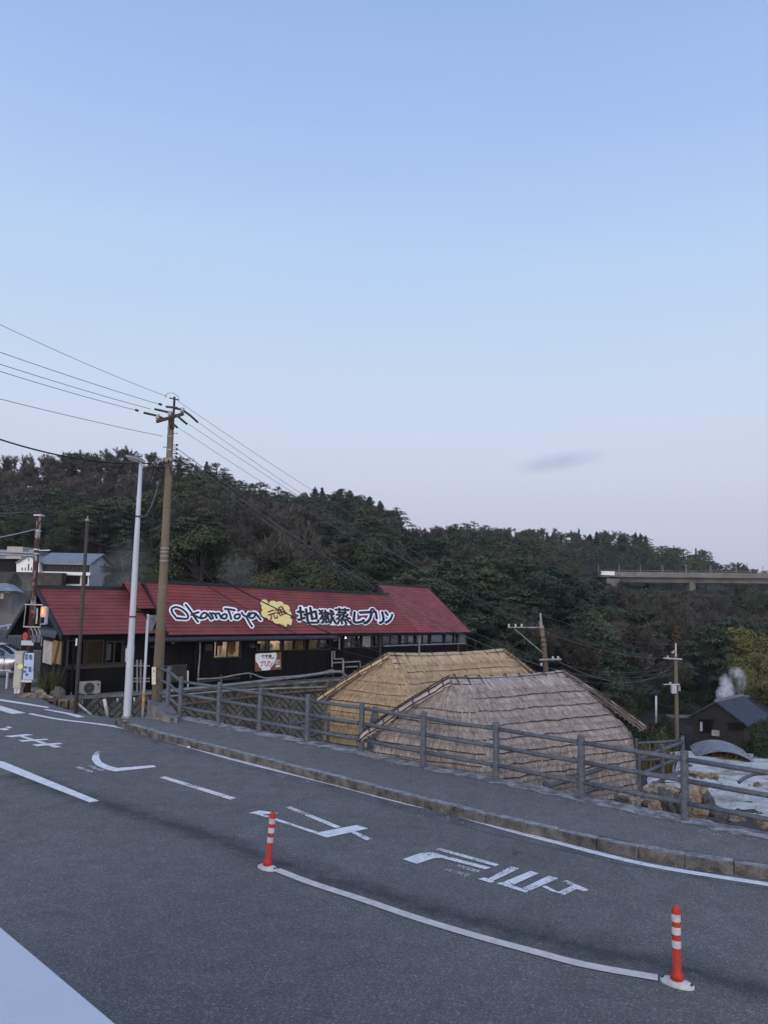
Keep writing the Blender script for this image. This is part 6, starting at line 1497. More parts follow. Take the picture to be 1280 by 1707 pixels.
m = MB(); p = [at(26.5, 939, 83.7), at(48, 926, 83.7), at(67.5, 939, 83.7), at(67.5, 937, 83.7), at(48, 924.3, 83.7), at(26.5, 937.2, 83.7)]; m.prism(p, (0, 6.4, 0)); m.build('gable_roof', MT['greyroof'], wh)
m = MB()
for q in ((46.8, 940, 49, 951), (36.5, 946, 38, 951), (42, 946, 43.2, 951), (52, 946, 53.5, 951), (47.5, 931, 49, 932.5), (47.5, 933.5, 49, 935)): hbox(m, *q, 83.93, .1)
m.build('window', MT['dark'], wing)
m = MB(); hbox(m, -60, 955, 104, 990, 83.2, 1.2); tag(m.build('stone_wall', pm('dark_stone_wall', (.075, .07, .065), (.035, .033, .031), 2.5, .95, .5, 6)), 'dark stone wall below the white house', 'wall')
dk = thing('dark_building', at(0, 955, 92), 'dark flat building with a white box on its roof at the left edge', 'building')
m = MB(); hbox(m, -60, 930, 27, 956, 90, 7); m.build('wall', MT['trim'], dk)
m = MB(); hbox(m, -60, 917, 42, 923, 89.2, 8); hbox(m, -60, 927, 28, 930, 89.2, 8); m.build('flat_roof', MT['greyroof'], dk)
m = MB(); hbox(m, 12, 911.5, 39, 922, 88.5, 3); hbox(m, 11, 926, 36, 931, 88.2, 2); m.build('roof_box', MT['cream'], dk)
lh2 = thing('low_house', at(0, 1010, 62), 'low grey roofed house in drifting steam at the left edge', 'house')
m = MB(); hbox(m, -50, 984, 22, 1040, 62, 5); m.build('wall', MT['darkwall'], lh2)
m = MB(); m.prism([at(-50, 985, 61.2), at(28, 985, 61.2), at(10, 972, 64), at(-50, 971, 64)], (0, 1.5, -.15)); m.build('roof', MT['greyroof'], lh2)
m = MB(); hbox(m, 1, 988, 7, 998, 61.9, .1); hbox(m, 9, 981, 17, 988, 61.8, .1); m.build('window', MT['cream'], lh2)
m = MB(); hbox(m, -80, 1023, 45, 1048, 46.5, .3); tag(m.build('slope_wall', pm('weathered_wall', (.15, .15, .15), (.09, .09, .09), .7, .95, .3, 6)), 'weathered grey wall behind the parked car', 'wall')
m = MB(); hbox(m, -60, 1062, 40, 1104, 44, .2)
for k in range(30): hbox(m, -50+k*3, 1062, -48.6+k*3, 1104, 43.9, .1)
tag(m.build('board_fence', MT['rail']), 'dark board fence behind the parked car', 'fence')
m = MB(); a = at(-30, 1052, 40); m.tube([at(-30, 1051, 40), at(28, 1041, 43)], .09, 8); m.tube([at(14, 1043, 42), at(14.5, 1049, 42)], .06, 6); m.tube([at(-10, 1047, 41), at(-10, 1056, 41)], .06, 6)
tag(m.build('white_railing', MT['lampwhite']), 'white pipe railing sloping up behind the parked car', 'railing')

# ------------------------------------------------------------------ parked car (front end to the right)
cb = at(6, 1131, 33.5); CX, CY, CZ = at(27, 1131, 33.5).x, 33.5, at(6, 1130, 33.5).z
car = thing('parked_car', (CX-2.2, CY+.9, CZ), 'silver saloon car parked at the left edge behind the cabinets', 'car')
CS = 1.0
def cpt(x, y, z): return Vector((CX+1.0-x*CS, CY+y*CS, CZ+z*CS))          # x back from the nose, y across, z up
prof_ = [(0.0, .55), (.1, .72), (.7, .86), (1.35, .95), (2.0, .97), (3.2, .98), (4.0, .99), (4.45, .93), (4.55, .6)]
def ptop(x):
    for (a, za), (b, zb) in zip(prof_[:-1], prof_[1:]):
        if a <= x <= b: return za+(zb-za)*(x-a)/(b-a)
    return .6
m = MB(); P = []
for k in range(24):
    x = 4.55*k/23; zt_ = ptop(x); in_ = .10*(abs(x/4.55-.5)*2)**3; zb_ = .22
    for wc in (.85, 3.6):
        if abs(x-wc) < .36: zb_ = max(zb_, .02+math.sqrt(max(0, .36**2-(x-wc)**2))+.30)
    ring = [(in_+.02, zb_), (in_, .45 if zb_ < .45 else zb_+.02), (in_-.02, min(.68, zt_-.08)), (in_+.05, zt_-.05), (in_+.16, zt_), (.9, zt_+.03), (1.64-in_, zt_), (1.75-in_, zt_-.05), (1.82-in_, min(.68, zt_-.08)), (1.8-in_, .45 if zb_ < .45 else zb_+.02), (1.78-in_, zb_)]
    P.append([cpt(x, y, z) for y, z in ring])
m.grid(P); m.add(P[0], [tuple(range(11))]); m.add(P[-1], [tuple(range(11))]); body = m.build('body', MT['carpaint'], car, smooth=True)
roofp_ = [(1.35, .94), (1.75, 1.18), (2.15, 1.37), (2.7, 1.43), (3.2, 1.40), (3.7, 1.24), (4.15, .98)]
m = MB(); P = []
for x, z in roofp_:
    w = .12+.28*(z-.94)/.5; P.append([cpt(x, .10, .94), cpt(x, .10+w*.55, .94+(z-.94)*.93), cpt(x, .10+w, z), cpt(x, .9, z+.02), cpt(x, 1.7-w, z), cpt(x, 1.7-w*.55, .94+(z-.94)*.93), cpt(x, 1.7, .94)])
m.grid(P); m.build('cabin', MT['carpaint'], car, smooth=True)
m = MB()
def side(x, k): 
    z = 1.0
    for (a, za), (b, zb) in zip(roofp_[:-1], roofp_[1:]):
        if a <= x <= b: z = za+(zb-za)*(x-a)/(b-a)
    w = .12+.28*(z-.94)/.5; q0 = cpt(x, .085, .97); q1 = cpt(x, .085+w*.50, .94+(z-.94)*.86); return q0.lerp(q1, k)
for xa, xb in ((1.62, 2.62), (2.70, 3.45), (3.50, 3.9)):
    m.grid([[side(xa+(xb-xa)*i/6, k) for k in (0, .5, 1)] for i in range(7)])
m.build('side_window', pm('car_glass', (.03, .035, .04), None, 3, .08, spec=.6), car)
m = MB(); m.grid([[cpt(x+.0, y, z+.012) for y in (.28+.2*(z-.94), .9, 1.52-.2*(z-.94))] for x, z in ((1.40, .97), (1.75, 1.185), (2.05, 1.33))]); m.build('windscreen', MT['trim'], car)
for wc in (.85, 3.6):
    m = MB(); m.tube([cpt(wc, .02, .31), cpt(wc, .22, .31)], .31, 24); w_ = m.build('wheel', MT['tyre'], car, smooth=False)
    m = MB(); m.tube([cpt(wc, .0, .31), cpt(wc, .05, .31)], .20, 16); m.build('rim', MT['chrome'], w_)
    m = MB(); m.tube([cpt(wc, 1.58, .31), cpt(wc, 1.78, .31)], .31, 24); m.build('wheel', MT['tyre'], car)
for y in (.25, 1.5):
    m = MB(); m.sphere(cpt(.10, y, .66), .10, .16, .07, 8); m.build('headlight', MT['chrome'], car)
m = MB()
for x in (2.5, 3.35): a = cpt(x, -.02, .83); m.box(a, (.09, 0, 0), (0, .015, 0), (0, 0, .014))
m.build('door_handle', MT['chrome'], car)
m = MB()
for x in (1.55, 2.66, 3.6): a = cpt(x, -.012, .62); m.box(a, (.005, 0, 0), (0, .012, 0), (0, 0, .30))
m.build('door_seam', MT['trim'], car)
m = MB(); m.sphere(cpt(1.75, -.07, 1.0), .10, .07, .07, 8); m.build('mirror', MT['carpaint'], car, smooth=True)
m = MB(); m.abox(cpt(3.2, 0, 0).x, cpt(1.2, 0, 0).x, CY-.03, CY+.02, CZ+.28, CZ+.33); m.build('sill_trim', MT['chrome'], car)

# ------------------------------------------------------------------ houses, shed and rocks on the right
def tiled(m, a, b, c, d, n=14, lift=.05):
    """tile rows as thin ribs running down the slope a-b (ridge) to d-c (eave)"""
    for i in range(n):
        k0, k1 = i/n, (i+1)/n; p0, p1 = a.lerp(b, k0), a.lerp(b, k1); q0, q1 = d.lerp(c, k0), d.lerp(c, k1); mid0, mid1 = (p0+p1)/2, (q0+q1)/2
        up = Vector((0, 0, lift)); m.add([p0, mid0+up, p1, q1, mid1+up, q0], [(0, 1, 4, 5), (1, 2, 3, 4)])
dh = thing('dark_house', at(1195, 1245, 60), 'dark brown gabled house with a blue grey tiled roof, at right below the bamboo', 'house')
Lc, Rc = at(1154, 1193, 61.3), at(1239, 1200, 58.6)
hu = (Rc-Lc); hu.z = 0; hu.normalize(); hv = Vector((-hu.y, hu.x, 0))      # hv runs back along the ridge
ap = at(1196, 1168.5, 60.0); zb = at(1195, 1255, 60).z
Lg = Vector((Lc.x, Lc.y, 0)); Rg = Vector((Rc.x, Rc.y, 0)); wd = (Rg-Lg).length; hmid = (Lg+Rg)/2; ztop = ap.z; zl = at(1150, 1192.5, 61.3).z
m = MB(); HL = 4.9
m.prism([Lg+Vector((0, 0, zb)), Rg+Vector((0, 0, zb)), Rg+Vector((0, 0, zl-.08)), hmid+Vector((0, 0, ztop-.14)), Lg+Vector((0, 0, zl-.08))], hv*HL); dw = m.build('wall', MT['darkwall'], dh)
m = MB(); ov = .35
for sgn in (-1, 1):
    e = (Rg if sgn > 0 else Lg)+hu*(sgn*ov)+Vector((0, 0, zl-.18)); r_ = hmid+Vector((0, 0, ztop))
    a, b, c, d = r_-hv*.3, r_+hv*(HL+.3), e+hv*(HL+.3), e-hv*.3
    m.add([a, b, c, d, a-Vector((0, 0, .12)), b-Vector((0, 0, .12)), c-Vector((0, 0, .12)), d-Vector((0, 0, .12))], [(4, 5, 6, 7), (0, 3, 7, 4), (3, 2, 6, 7), (2, 1, 5, 6)])
    tiled(m, a, b, c, d, 18)
drf = m.build('roof', MT['tile'], dh)
m = MB(); r_ = hmid+Vector((0, 0, ztop+.05)); m.box(r_+hv*(HL/2), hv*(HL/2+.32), hu*.10, Vector((0, 0, .08)))
for k in range(20): m.tube([r_+hv*(k*(HL+.4)/20-.2)-hu*.11, r_+hv*(k*(HL+.4)/20-.2)+hu*.11+Vector((0, 0, .1))], .05, 5)
m.build('ridge_tiles', MT['greyroof'], drf)
def gwin(x0, y0, x1, y1, name, mat, off, par):
    N_ = -hv; P0 = Lg+N_*off; a = [onplane(x, y, P0, N_) for x, y in ((x0, y1), (x1, y1), (x1, y0), (x0, y0))]
    m = MB(); m.prism(a, -N_*.05); return m.build(name, MT[mat], par)
w_ = gwin(1164, 1201, 1187, 1222, 'window', 'trim', .06, dh); gwin(1166, 1203.5, 1170, 1219, 'pane', 'lampwhite', .09, w_); gwin(1171.5, 1203.5, 1184.5, 1219, 'pane', 'dglass', .09, w_)
gwin(1161, 1199, 1192, 1201, 'window_hood', 'trim', .5, dh)
w_ = gwin(1213, 1207, 1238, 1218, 'window', 'trim', .06, dh); gwin(1226, 1209, 1232, 1216, 'pane', 'dglass', .09, w_); gwin(1209, 1204.5, 1240, 1206.5, 'window_hood', 'trim', .4, dh)
p = onplane(1192, 1222, Lg-hv*.3, -hv); m = MB(); m.box(p, hu*.24, hv*.14, Vector((0, 0, .2))); m.build('air_conditioner_unit', MT['cream'], dh)
d2 = thing('dark_house', at(1262, 1230, 66), 'second tiled roof stepping up behind the dark brown gabled house at the right edge', 'house')
m = MB(); a, b, c, d = at(1239, 1162.5, 66), at(1330, 1158, 72), at(1345, 1188, 68), at(1265, 1196, 62.5)
tiled(m, a, b, c, d, 22); a2, b2 = a, b; c2, d2_ = at(1330, 1190, 78), at(1215, 1190, 72); tiled(m, a2, b2, c2, d2_, 10); rf2 = m.build('roof', MT['tile'], d2)
m = MB(); m.box((a+b)/2+Vector((0, 0, .08)), (b-a)/2, Vector((.05, -.08, 0)), Vector((0, 0, .10))); m.sphere(at(1255, 1159, 66.8), .5, .15, .25, 8); m.build('ridge_tiles', MT['greyroof'], rf2)
m = MB(); m.prism([at(1268, 1196, 63), at(1345, 1190, 68), at(1345, 1240, 68), at(1268, 1245, 63)], (0, 4, 0)); m.build('wall', MT['darkwall'], d2)
lowh = thing('low_house', at(1130, 1230, 70), 'low dark house with a pale edged tiled roof half hidden behind the far right pole', 'house')
m = MB(); a, b, c, d = at(1109, 1196, 72), at(1152, 1197, 71), at(1150, 1217, 69), at(1107, 1212, 70); tiled(m, a, b, c, d, 14); m.prism([a, b, c, d], (0, 0, -.12)); m.build('roof', MT['darkwall'], lowh)
m = MB(); m.box((a+b)/2+Vector((0, 0, .12)), (b-a)/2, Vector((0, .1, 0)), Vector((0, 0, .14))); m.build('ridge_tiles', MT['greyroof'], lowh)
m = MB(); m.prism([at(1110, 1212, 70.6), at(1150, 1217, 69.6), at(1150, 1245, 69.6), at(1110, 1245, 70.6)], (0, 4, 0)); m.build('wall', MT['trim'], lowh)
m = MB(); a, b = at(1117, 1226, 66), at(1130, 1222, 66); m.abox(a.x, b.x, 66, 66.6, a.z, b.z); m.build('white_awning', MT['cloth'], lowh)

sh = thing('arched_shed', at(1210, 1275, 36.5), 'low shed with an arched corrugated metal roof beyond the white mineral field', 'shed')
A0, A1 = at(1160, 1262.5, 37.0), at(1259, 1272.5, 34.4); ax_ = A1-A0; 
bk_ = Vector((.55, 2.2, .08)); m = MB(); P = []
for k in range(64):
    u = k/63; hgt = .42*math.sin(u*math.pi)**.8*(1 if u < 2 else 1); p = A0.lerp(A1, u)+Vector((0, 0, hgt+.018*math.sin(k*math.pi/1.5)))
    P.append([p-bk_*.05, p+bk_*.5, p+bk_])
m.grid(P); m.grid([[q-Vector((0, 0, .03)) for q in r_] for r_ in P]); m.grid([[r_[0], r_[0]-Vector((0, 0, .03))] for r_ in P]); m.build('roof', MT['corrug'], sh)
m = MB()
for u in (.05, .3, .62, .92):
    for k in (.1, .9): p = A0.lerp(A1, u)+bk_*k; m.tube([p+Vector((0, 0, .42*math.sin(u*math.pi)**.8-.02)), p-Vector((0, 0, .8))], .04, 6)
m.build('post', MT['frame'], sh)
m = MB(); m.prism([A0+bk_*.95-Vector((0, 0, .9)), A1+bk_*.95-Vector((0, 0, .9)), A1+bk_*.95+Vector((0, 0, .03)), (A0+A1)/2+bk_*.95+Vector((0, 0, .36)), A0+bk_*.95+Vector((0, 0, .03))], (0, .05, 0)); m.build('back_wall', MT['frame'], sh)
rng = random.Random(8); m = MB()
for k in range(70):
    p = A0.lerp(A1, rng.uniform(.12, .95))+bk_*rng.uniform(.4, .8); m.box(p+Vector((0, 0, rng.uniform(-.3, .0))), Vector((rng.uniform(.02, .06), 0, 0)), Vector((0, .1, 0)), Vector((.02, 0, rng.uniform(.1, .25))))
m.build('stacked_wood', MT['tan'], sh)
m = MB(); p = A0.lerp(A1, .42)-bk_*.1; m.prism([p+Vector((-.5, 0, -.25)), p+Vector((.0, 0, -.2)), p+Vector((.25, 0, -.08)), p+Vector((-.2, 0, -.17))], (0, .5, 0)); m.build('white_sheet', MT['cloth'], sh)

big = 'rocks at the edge of the mineral field'
def prk(px, py, d, rx, ry, rz, mat, label, seed, cols=0.0, k=1.0):
    c = at(px, py, d); rock('rock', c, rx, ry, rz, mat, label, seed, 'rock', big, k, cols)
prk(1150, 1338, 15.4, .17, .2, .29, 'rockor', 'tall orange stained rock right behind the thick fence post', 11, .9)
prk(1168, 1334, 15.6, .15, .2, .30, 'rust', 'tall brown grooved rock at the right of the rock cluster', 12, .9)
prk(1182, 1340, 15.3, .11, .14, .20, 'rock', 'small rounded grey rock at the right foot of the tall grooved rock', 13)
prk(1186, 1350, 15.1, .12, .16, .13, 'rock', 'low grey rock at the base of the rock cluster', 14)
prk(1160, 1354, 15.0, .20, .16, .14, 'rockor', 'low rust stained rock below the two tall rocks', 24)
prk(1126, 1346, 14.8, .17, .2, .22, 'rock', 'grey rock just left of the thick fence post', 15, .6)
prk(1108, 1338, 14.7, .16, .2, .22, 'rock', 'second grey rock left of the thick fence post', 16, .5)
prk(1090, 1347, 14.4, .12, .14, .17, 'rockor', 'orange and pale stained rock behind the fence rails', 17)
prk(1118, 1322, 15.6, .18, .2, .12, 'rust', 'tan rock on top of the grey rocks under the lower pipe fence', 18)
prk(1095, 1322, 15.2, .22, .2, .15, 'rust', 'pale tan rock left of the tan rock under the pipe fence', 25)
prk(1073, 1338, 14.7, .24, .2, .12, 'rust', 'low tan rock bank below the pipe fence', 19)
prk(1045, 1334, 14.5, .22, .2, .10, 'rust', 'lowest tan rock at the left end of the rock bank', 26)
prk(1205, 1362, 14.4, .15, .12, .12, 'rock', 'dark grey angular rock lying on the near mineral crust', 20, 0, .6)
prk(1270, 1372, 14.2, .085, .09, .08, 'rockor', 'small orange brown rock at the right edge of the mineral crust', 21)
for i, (px, py) in enumerate([(1148, 1288), (1156, 1291), (1169, 1293), (1182, 1293), (1192, 1294.5)]):
    prk(px, py, 21.5, .085 if i != 3 else .115, .1, .075, 'rockor' if i > 1 else 'rust', ['first, leftmost stone in the row of five brown stones beyond the rock cluster', 'second stone from the left in the row of five brown stones', 'middle stone in the row of five brown stones', 'largest, fourth stone in the row of five brown stones', 'last, rightmost stone in the row of five brown stones'][i], 30+i)
for i, (px, py, lab) in enumerate([(1223, 1364, 'left pale lump in the small pile right of the dark angular rock'), (1234, 1364, 'right pale lump in the small pile right of the dark angular rock'), (1262, 1308, 'pale low rock beside the curved hose'), (1148, 1276, 'flat grey slab on the far side of the mineral field')]):
    prk(px, py, 14.3 if i < 2 else (19.8 if i == 2 else 25), .09, .09, .06 if i < 3 else .04, 'rust' if i < 3 else 'rock', lab, 40+i)
rng = random.Random(12); m = MB()
for _ in range(1500):
    px = rng.uniform(1040, 1290); d = rng.choice((rng.uniform(13.2, 15), rng.uniform(14, 30))); x = (px-640)/1280*d; r = rng.uniform(.008, .03)*(1+1.2*(rng.random() < .06)); z = field(x, d)+.0
    c = Vector((x, d, z+.02)); m.add([c+Vector((r*1.2, 0, 0)), c+Vector((0, r, 0)), c-Vector((r, 0, 0)), c-Vector((0, r, 0)), c+Vector((rng.uniform(-.3, .3)*r, 0, r*.9))], [(0, 1, 4), (1, 2, 4), (2, 3, 4), (3, 0, 4)])
kind(m.build('gravel', MT['rust']), 'stuff')
hp = [at(1231, 1304, 20.0), at(1240, 1297, 20.4), at(1254, 1291.5, 20.7), at(1272, 1289.5, 20.9), at(1310, 1289, 21)]
pipe('hose', hp, .045, 'rail', 'dark curved hose arching over the white mineral field at the right edge', 'hose')
# ------------------------------------------------------------------ trees
def unit(n): return n/np.maximum(np.linalg.norm(n, axis=-1, keepdims=True), 1e-9)
def leaves(rng, c, nrm, size, aspect=1.0, jit=.7):
    """one bent leaf-tuft quad per point: arrays (4n,3),(n,4)"""
    n = len(c); nn = unit(nrm+rng.normal(0, jit, (n, 3))); a = unit(np.cross(nn, rng.normal(0, 1, (n, 3)))); b = np.cross(nn, a)
    s = size*rng.uniform(.6, 1.4, (n, 1)); a = a*s*aspect; b = b*s
    v = np.stack([c-a, c-b*.55, c+a, c+b*.55], 1).reshape(-1, 3)
    return v, np.arange(4*n).reshape(n, 4)
def limb(pts, rs, n=5):
    m = MB(); m.tube([Vector(p) for p in pts], rs, n, False); return np.array(m.v), np.array(m.f)
class Proto:
    """crown quads + wood quads, unit height 1"""
    def __init__(s): s.cv = []; s.wv = []; s.wf = []; s.nw = 0
    def crown(s, v): s.cv.append(v)
    def wood(s, v, f): s.wv.append(v); s.wf.append(f+s.nw); s.nw += len(v)
    def done(s):
        s.C = np.concatenate(s.cv); s.F = np.arange(len(s.C)).reshape(-1, 4); s.W = np.concatenate(s.wv); s.WF = np.concatenate(s.wf); return s
def p_pine(seed, leaf, nper, spread=.46, nclump=22):
    rng = np.random.default_rng(seed); p = Proto(); top = np.array([rng.normal(0, .04), rng.normal(0, .04), .94])
    p.wood(*limb([(0, 0, -.15), (rng.normal(0, .02), rng.normal(0, .02), .4), tuple(top)], [.028, .022, .006], 6))
    for k in range(nclump):
        z = .30+.68*((k+rng.random())/nclump)**.85; u = (z-.28)/.72; rmax = spread*(1-u**2.0)**.6+.03
        a = k*2.4+rng.uniform(-.5, .5); r = rmax*(rng.uniform(.35, 1.0) if k < nclump-2 else .2)
        c = np.array([math.cos(a)*r, math.sin(a)*r, z]); R_ = rng.uniform(.12, .21)*(1.15-.5*u)
        p.wood(*limb([(top[0]*z, top[1]*z, z-.08-.1*r), tuple(c*np.array([.6, .6, 1])-np.array([0, 0, .03])), tuple(c)], [.010, .007, .003], 4))
        n = int(nper*(R_/.16)**2); d = unit(rng.normal(0, 1, (n, 3))); rr = rng.random((n, 1))**.4
        q = d*rr*np.array([R_, R_, R_*.30]); q[:, 2] = np.abs(q[:, 2])*rng.choice([1, 1, 1, -.5], n)
        q[:, 2] -= (q[:, 0]**2+q[:, 1]**2)*.9; lump = np.array([mnoise.noise(Vector(x*9+seed)) for x in q]); q = q*(1+.35*lump[:, None])
        v, _ = leaves(rng, c+q, d*np.array([.5, .5, .3])+np.array([0, 0, .9]), leaf, 1.7, .28); p.crown(v)
    return p.done()
def p_broad(seed, leaf, nper, spread=.44, nclump=26, zc=.55):
    rng = np.random.default_rng(seed); p = Proto()
    p.wood(*limb([(0, 0, -.15), (.01, .0, .35), (rng.normal(0, .03), 0, .8)], [.032, .026, .006], 6))
    for k in range(nclump):
        d0 = unit(rng.normal(0, 1, 3)); d0[2] = abs(d0[2])*1.2-.45; c = np.array([0, 0, zc])+d0*np.array([spread*.82, spread*.82, .40])*rng.uniform(.75, 1.0)
        R_ = rng.uniform(.09, .17); p.wood(*limb([(0, 0, .3+.2*rng.random()), tuple(c*np.array([.5, .5, .9])), tuple(c)], [.008, .005, .002], 4))
        n = int(nper*(R_/.13)**2); d = unit(rng.normal(0, 1, (n, 3))); d[:, 2] = np.where(rng.random(n) < .7, np.abs(d[:, 2]), d[:, 2])
        q = d*(.72+.33*rng.random((n, 1)))*R_*np.array([1.15, 1.15, .75]); v, _ = leaves(rng, c+q, d+np.array([0, 0, .35]), leaf, 1.2, .55); p.crown(v)
    return p.done()
def p_cedar(seed, leaf, ntot, spread=.20):
    rng = np.random.default_rng(seed); p = Proto(); p.wood(*limb([(0, 0, -.1), (0, 0, .5), (0, 0, .97)], [.022, .016, .003], 6))
    n = ntot; z = 1-rng.random(n)**.62*.88; a = rng.uniform(0, 6.283, n); tier = .78+.22*np.sin(z*46+rng.normal(0, .4, n)); R_ = spread*((1-z)**.75)*tier*(1+.28*np.sin(a*3+seed))+.008
    rr = R_*rng.uniform(.55, 1.08, n); c = np.stack([np.cos(a)*rr, np.sin(a)*rr, z-rr*.28], 1)
    v, _ = leaves(rng, c, np.stack([np.cos(a), np.sin(a), np.full(n, .7)], 1), leaf, 1.3, .5); p.crown(v); return p.done()
def p_bare(seed, ntw, wid=.0036):
    rng = np.random.default_rng(seed); p = Proto(); tips = []
    def grow(b, d, L, r, lev):
        e = b+d*L; mid = (b+e)/2+rng.normal(0, .05*L, 3); p.wood(*limb([tuple(b), tuple(mid), tuple(e)], [r, r*.8, r*.6], 4 if lev else 5))
        if lev >= 2: tips.append((b, e))
        if lev == 3: return
        for k in range(rng.integers(3, 5)):
            dd = unit(d+rng.normal(0, .52, 3)+np.array([0, 0, .10])); grow(b+d*L*rng.uniform(.55, 1.0), dd, L*rng.uniform(.58, .80), r*.55, lev+1)
    grow(np.array([0, 0, -.1]), np.array([0, 0, 1.0]), .45, .020, 0)
    tb = []
    for _ in range(ntw):
        b, e = tips[rng.integers(len(tips))]; q = b+(e-b)*rng.random(); d = unit(unit(e-b)+rng.normal(0, .65, 3)+np.array([0, 0, .25]))*rng.uniform(.03, .10)
        s = unit(np.cross(d, rng.normal(0, 1, 3)))*wid*rng.uniform(.6, 1.3); m_ = q+d*.55+rng.normal(0, .008, 3); tb.append([q-s, q+s, m_+s*.8, q+d*rng.uniform(.9, 1.1)])
    p.crown(np.array(tb).reshape(-1, 3)); p.done()
    w = p.W[:, 2].max(); p.C = p.C/w*.97; p.W = p.W/w*.97; return p
def p_plume(seed, leaf, n):
    """leaning bamboo culm heads: feathery drooping plume"""
    rng = np.random.default_rng(seed); p = Proto(); 
    for k in range(7):
        a = rng.uniform(0, 6.28); L = rng.uniform(.10, .26); t = np.linspace(0, 1, 7)
        xs = np.cos(a)*L*t**2.2; ys = np.sin(a)*L*t**2.2; zs = t*rng.uniform(.78, 1.0)-.0-.10*np.maximum(0, t-.75)*2; pts = np.stack([xs, ys, zs], 1)
        p.wood(*limb([tuple(q) for q in pts], [.007]*6+[.003], 4))
        m_ = n//7; tt = .35+.65*rng.random(m_)**.7; i = np.clip((tt*6).astype(int), 0, 5); f = tt*6-i; c = pts[i]*(1-f[:, None])+pts[i+1]*f[:, None]
        c = c+rng.normal(0, 1, (m_, 3))*np.array([.055, .055, .03])*(1.15-.5*tt[:, None]); v, _ = leaves(rng, c, rng.normal(0, 1, (m_, 3))+np.array([0, 0, .3]), leaf, 2.0, .6); p.crown(v)
    return p.done()
def p_bush(seed, leaf, n):
    rng = np.random.default_rng(seed); p = Proto(); p.wood(*limb([(0, 0, -.1), (0, 0, .3), (0, 0, .6)], [.03, .02, .01], 5))
    d = unit(rng.normal(0, 1, (n, 3))); d[:, 2] = np.abs(d[:, 2]); lump = np.array([mnoise.noise(Vector(x*2.2+seed)) for x in d])
    r = (.8+.35*lump+.1*rng.random(n))[:, None]; c = d*r*np.array([.62, .62, .95])*np.where(rng.random((n, 1)) < .7, 1, .8)
    v, _ = leaves(rng, c, d, leaf, 1.2, .6); p.crown(v); return p.done()

HI = dict(pine=[p_pine(s, .0135, 260, nclump=32) for s in (1, 2, 3, 4)], wide=[p_broad(11, .011, 520, .80, 46, .50), p_broad(12, .022, 130, .5, 30)], broad=[p_broad(s, .016, 200, nclump=40) for s in (21, 22, 23)],
          cedar=[p_cedar(s, .022, 1700) for s in (31, 32)], bare=[p_bare(s, 4200, .0017) for s in (41, 42, 43)], bamboo=[p_plume(s, .0115, 6000) for s in (51, 52, 53)], bush=[p_bush(s, .045, 1100) for s in (61, 62)])
LO = dict(pine=[p_pine(s, .021, 72, nclump=20) for s in (5, 6, 7)], broad=[p_broad(s, .026, 58, nclump=20) for s in (24, 25, 26)], cedar=[p_cedar(s, .026, 800) for s in (33, 34)], bare=[p_bare(s, 2600, .0020) for s in (44, 45, 46)])
CM = dict(pine='pine', wide='broad', broad='broad', cedar='cedar', bare='twig', bamboo='bamboo', bush='hedge', rusty='rusty')
_pm = {}
def tree_mesh(kd, i, mat):
    k = (kd, i, mat)
    if k not in _pm:
        p = HI[kd][i]; me = []
        for nm, v, f, mm in (('crown', p.C, p.F, MT[mat]), ('trunk', p.W, p.WF, MT['bark'])):
            q = bpy.data.meshes.new(nm); q.from_pydata(v.tolist(), [], f.tolist()); q.materials.append(mm); me.append(q)
        _pm[k] = me
    return _pm[k]
NAMES = dict(pine='pine_tree', wide='evergreen_tree', broad='evergreen_tree', cedar='cedar_tree', bare='bare_tree', bamboo='bamboo_clump', bush='shrub', rusty='cedar_tree')
def plant(kd, x, y, z, h, w, label, group=None, i=None, mat=None, rot=None):
    src = 'cedar' if kd == 'rusty' else kd; i = random.randrange(len(HI[src])) if i is None else i; mat = mat or CM[kd]
    o = bpy.data.objects.new(NAMES[kd], None); COL.objects.link(o); o.empty_display_size = .3; o.location = (x, y, z); o.scale = (w, w, h); o.rotation_euler = (0, 0, random.uniform(0, 6.28) if rot is None else rot)
    o['label'] = label; o['category'] = {'bamboo': 'bamboo', 'bush': 'shrub'}.get(kd, 'tree')
    if group: o['group'] = group
    me = tree_mesh(src, i, mat)
    for nm, q in (('crown' if kd != 'bush' else 'leaves', me[0]), ('trunk' if kd != 'bush' else 'stem', me[1])):
        c = bpy.data.objects.new(nm, q); COL.objects.link(c); c.parent = o
    return o
def tree_px(kd, px, d, top, wpx, label, group=None, i=None, mat=None, base=None):
    p = at(px, top, d); x, y = p.x, d; zb = terr(x, y)-.3 if base is None else base; h = max(p.z-zb, 1.0); full = dict(pine=.92, wide=1.6, broad=.95, cedar=.42, rusty=.42, bare=.8, bamboo=.5, bush=1.2)[kd]
    return plant(kd, x, y, zb, h, wpx*d/1280/full, label, group, i, mat)
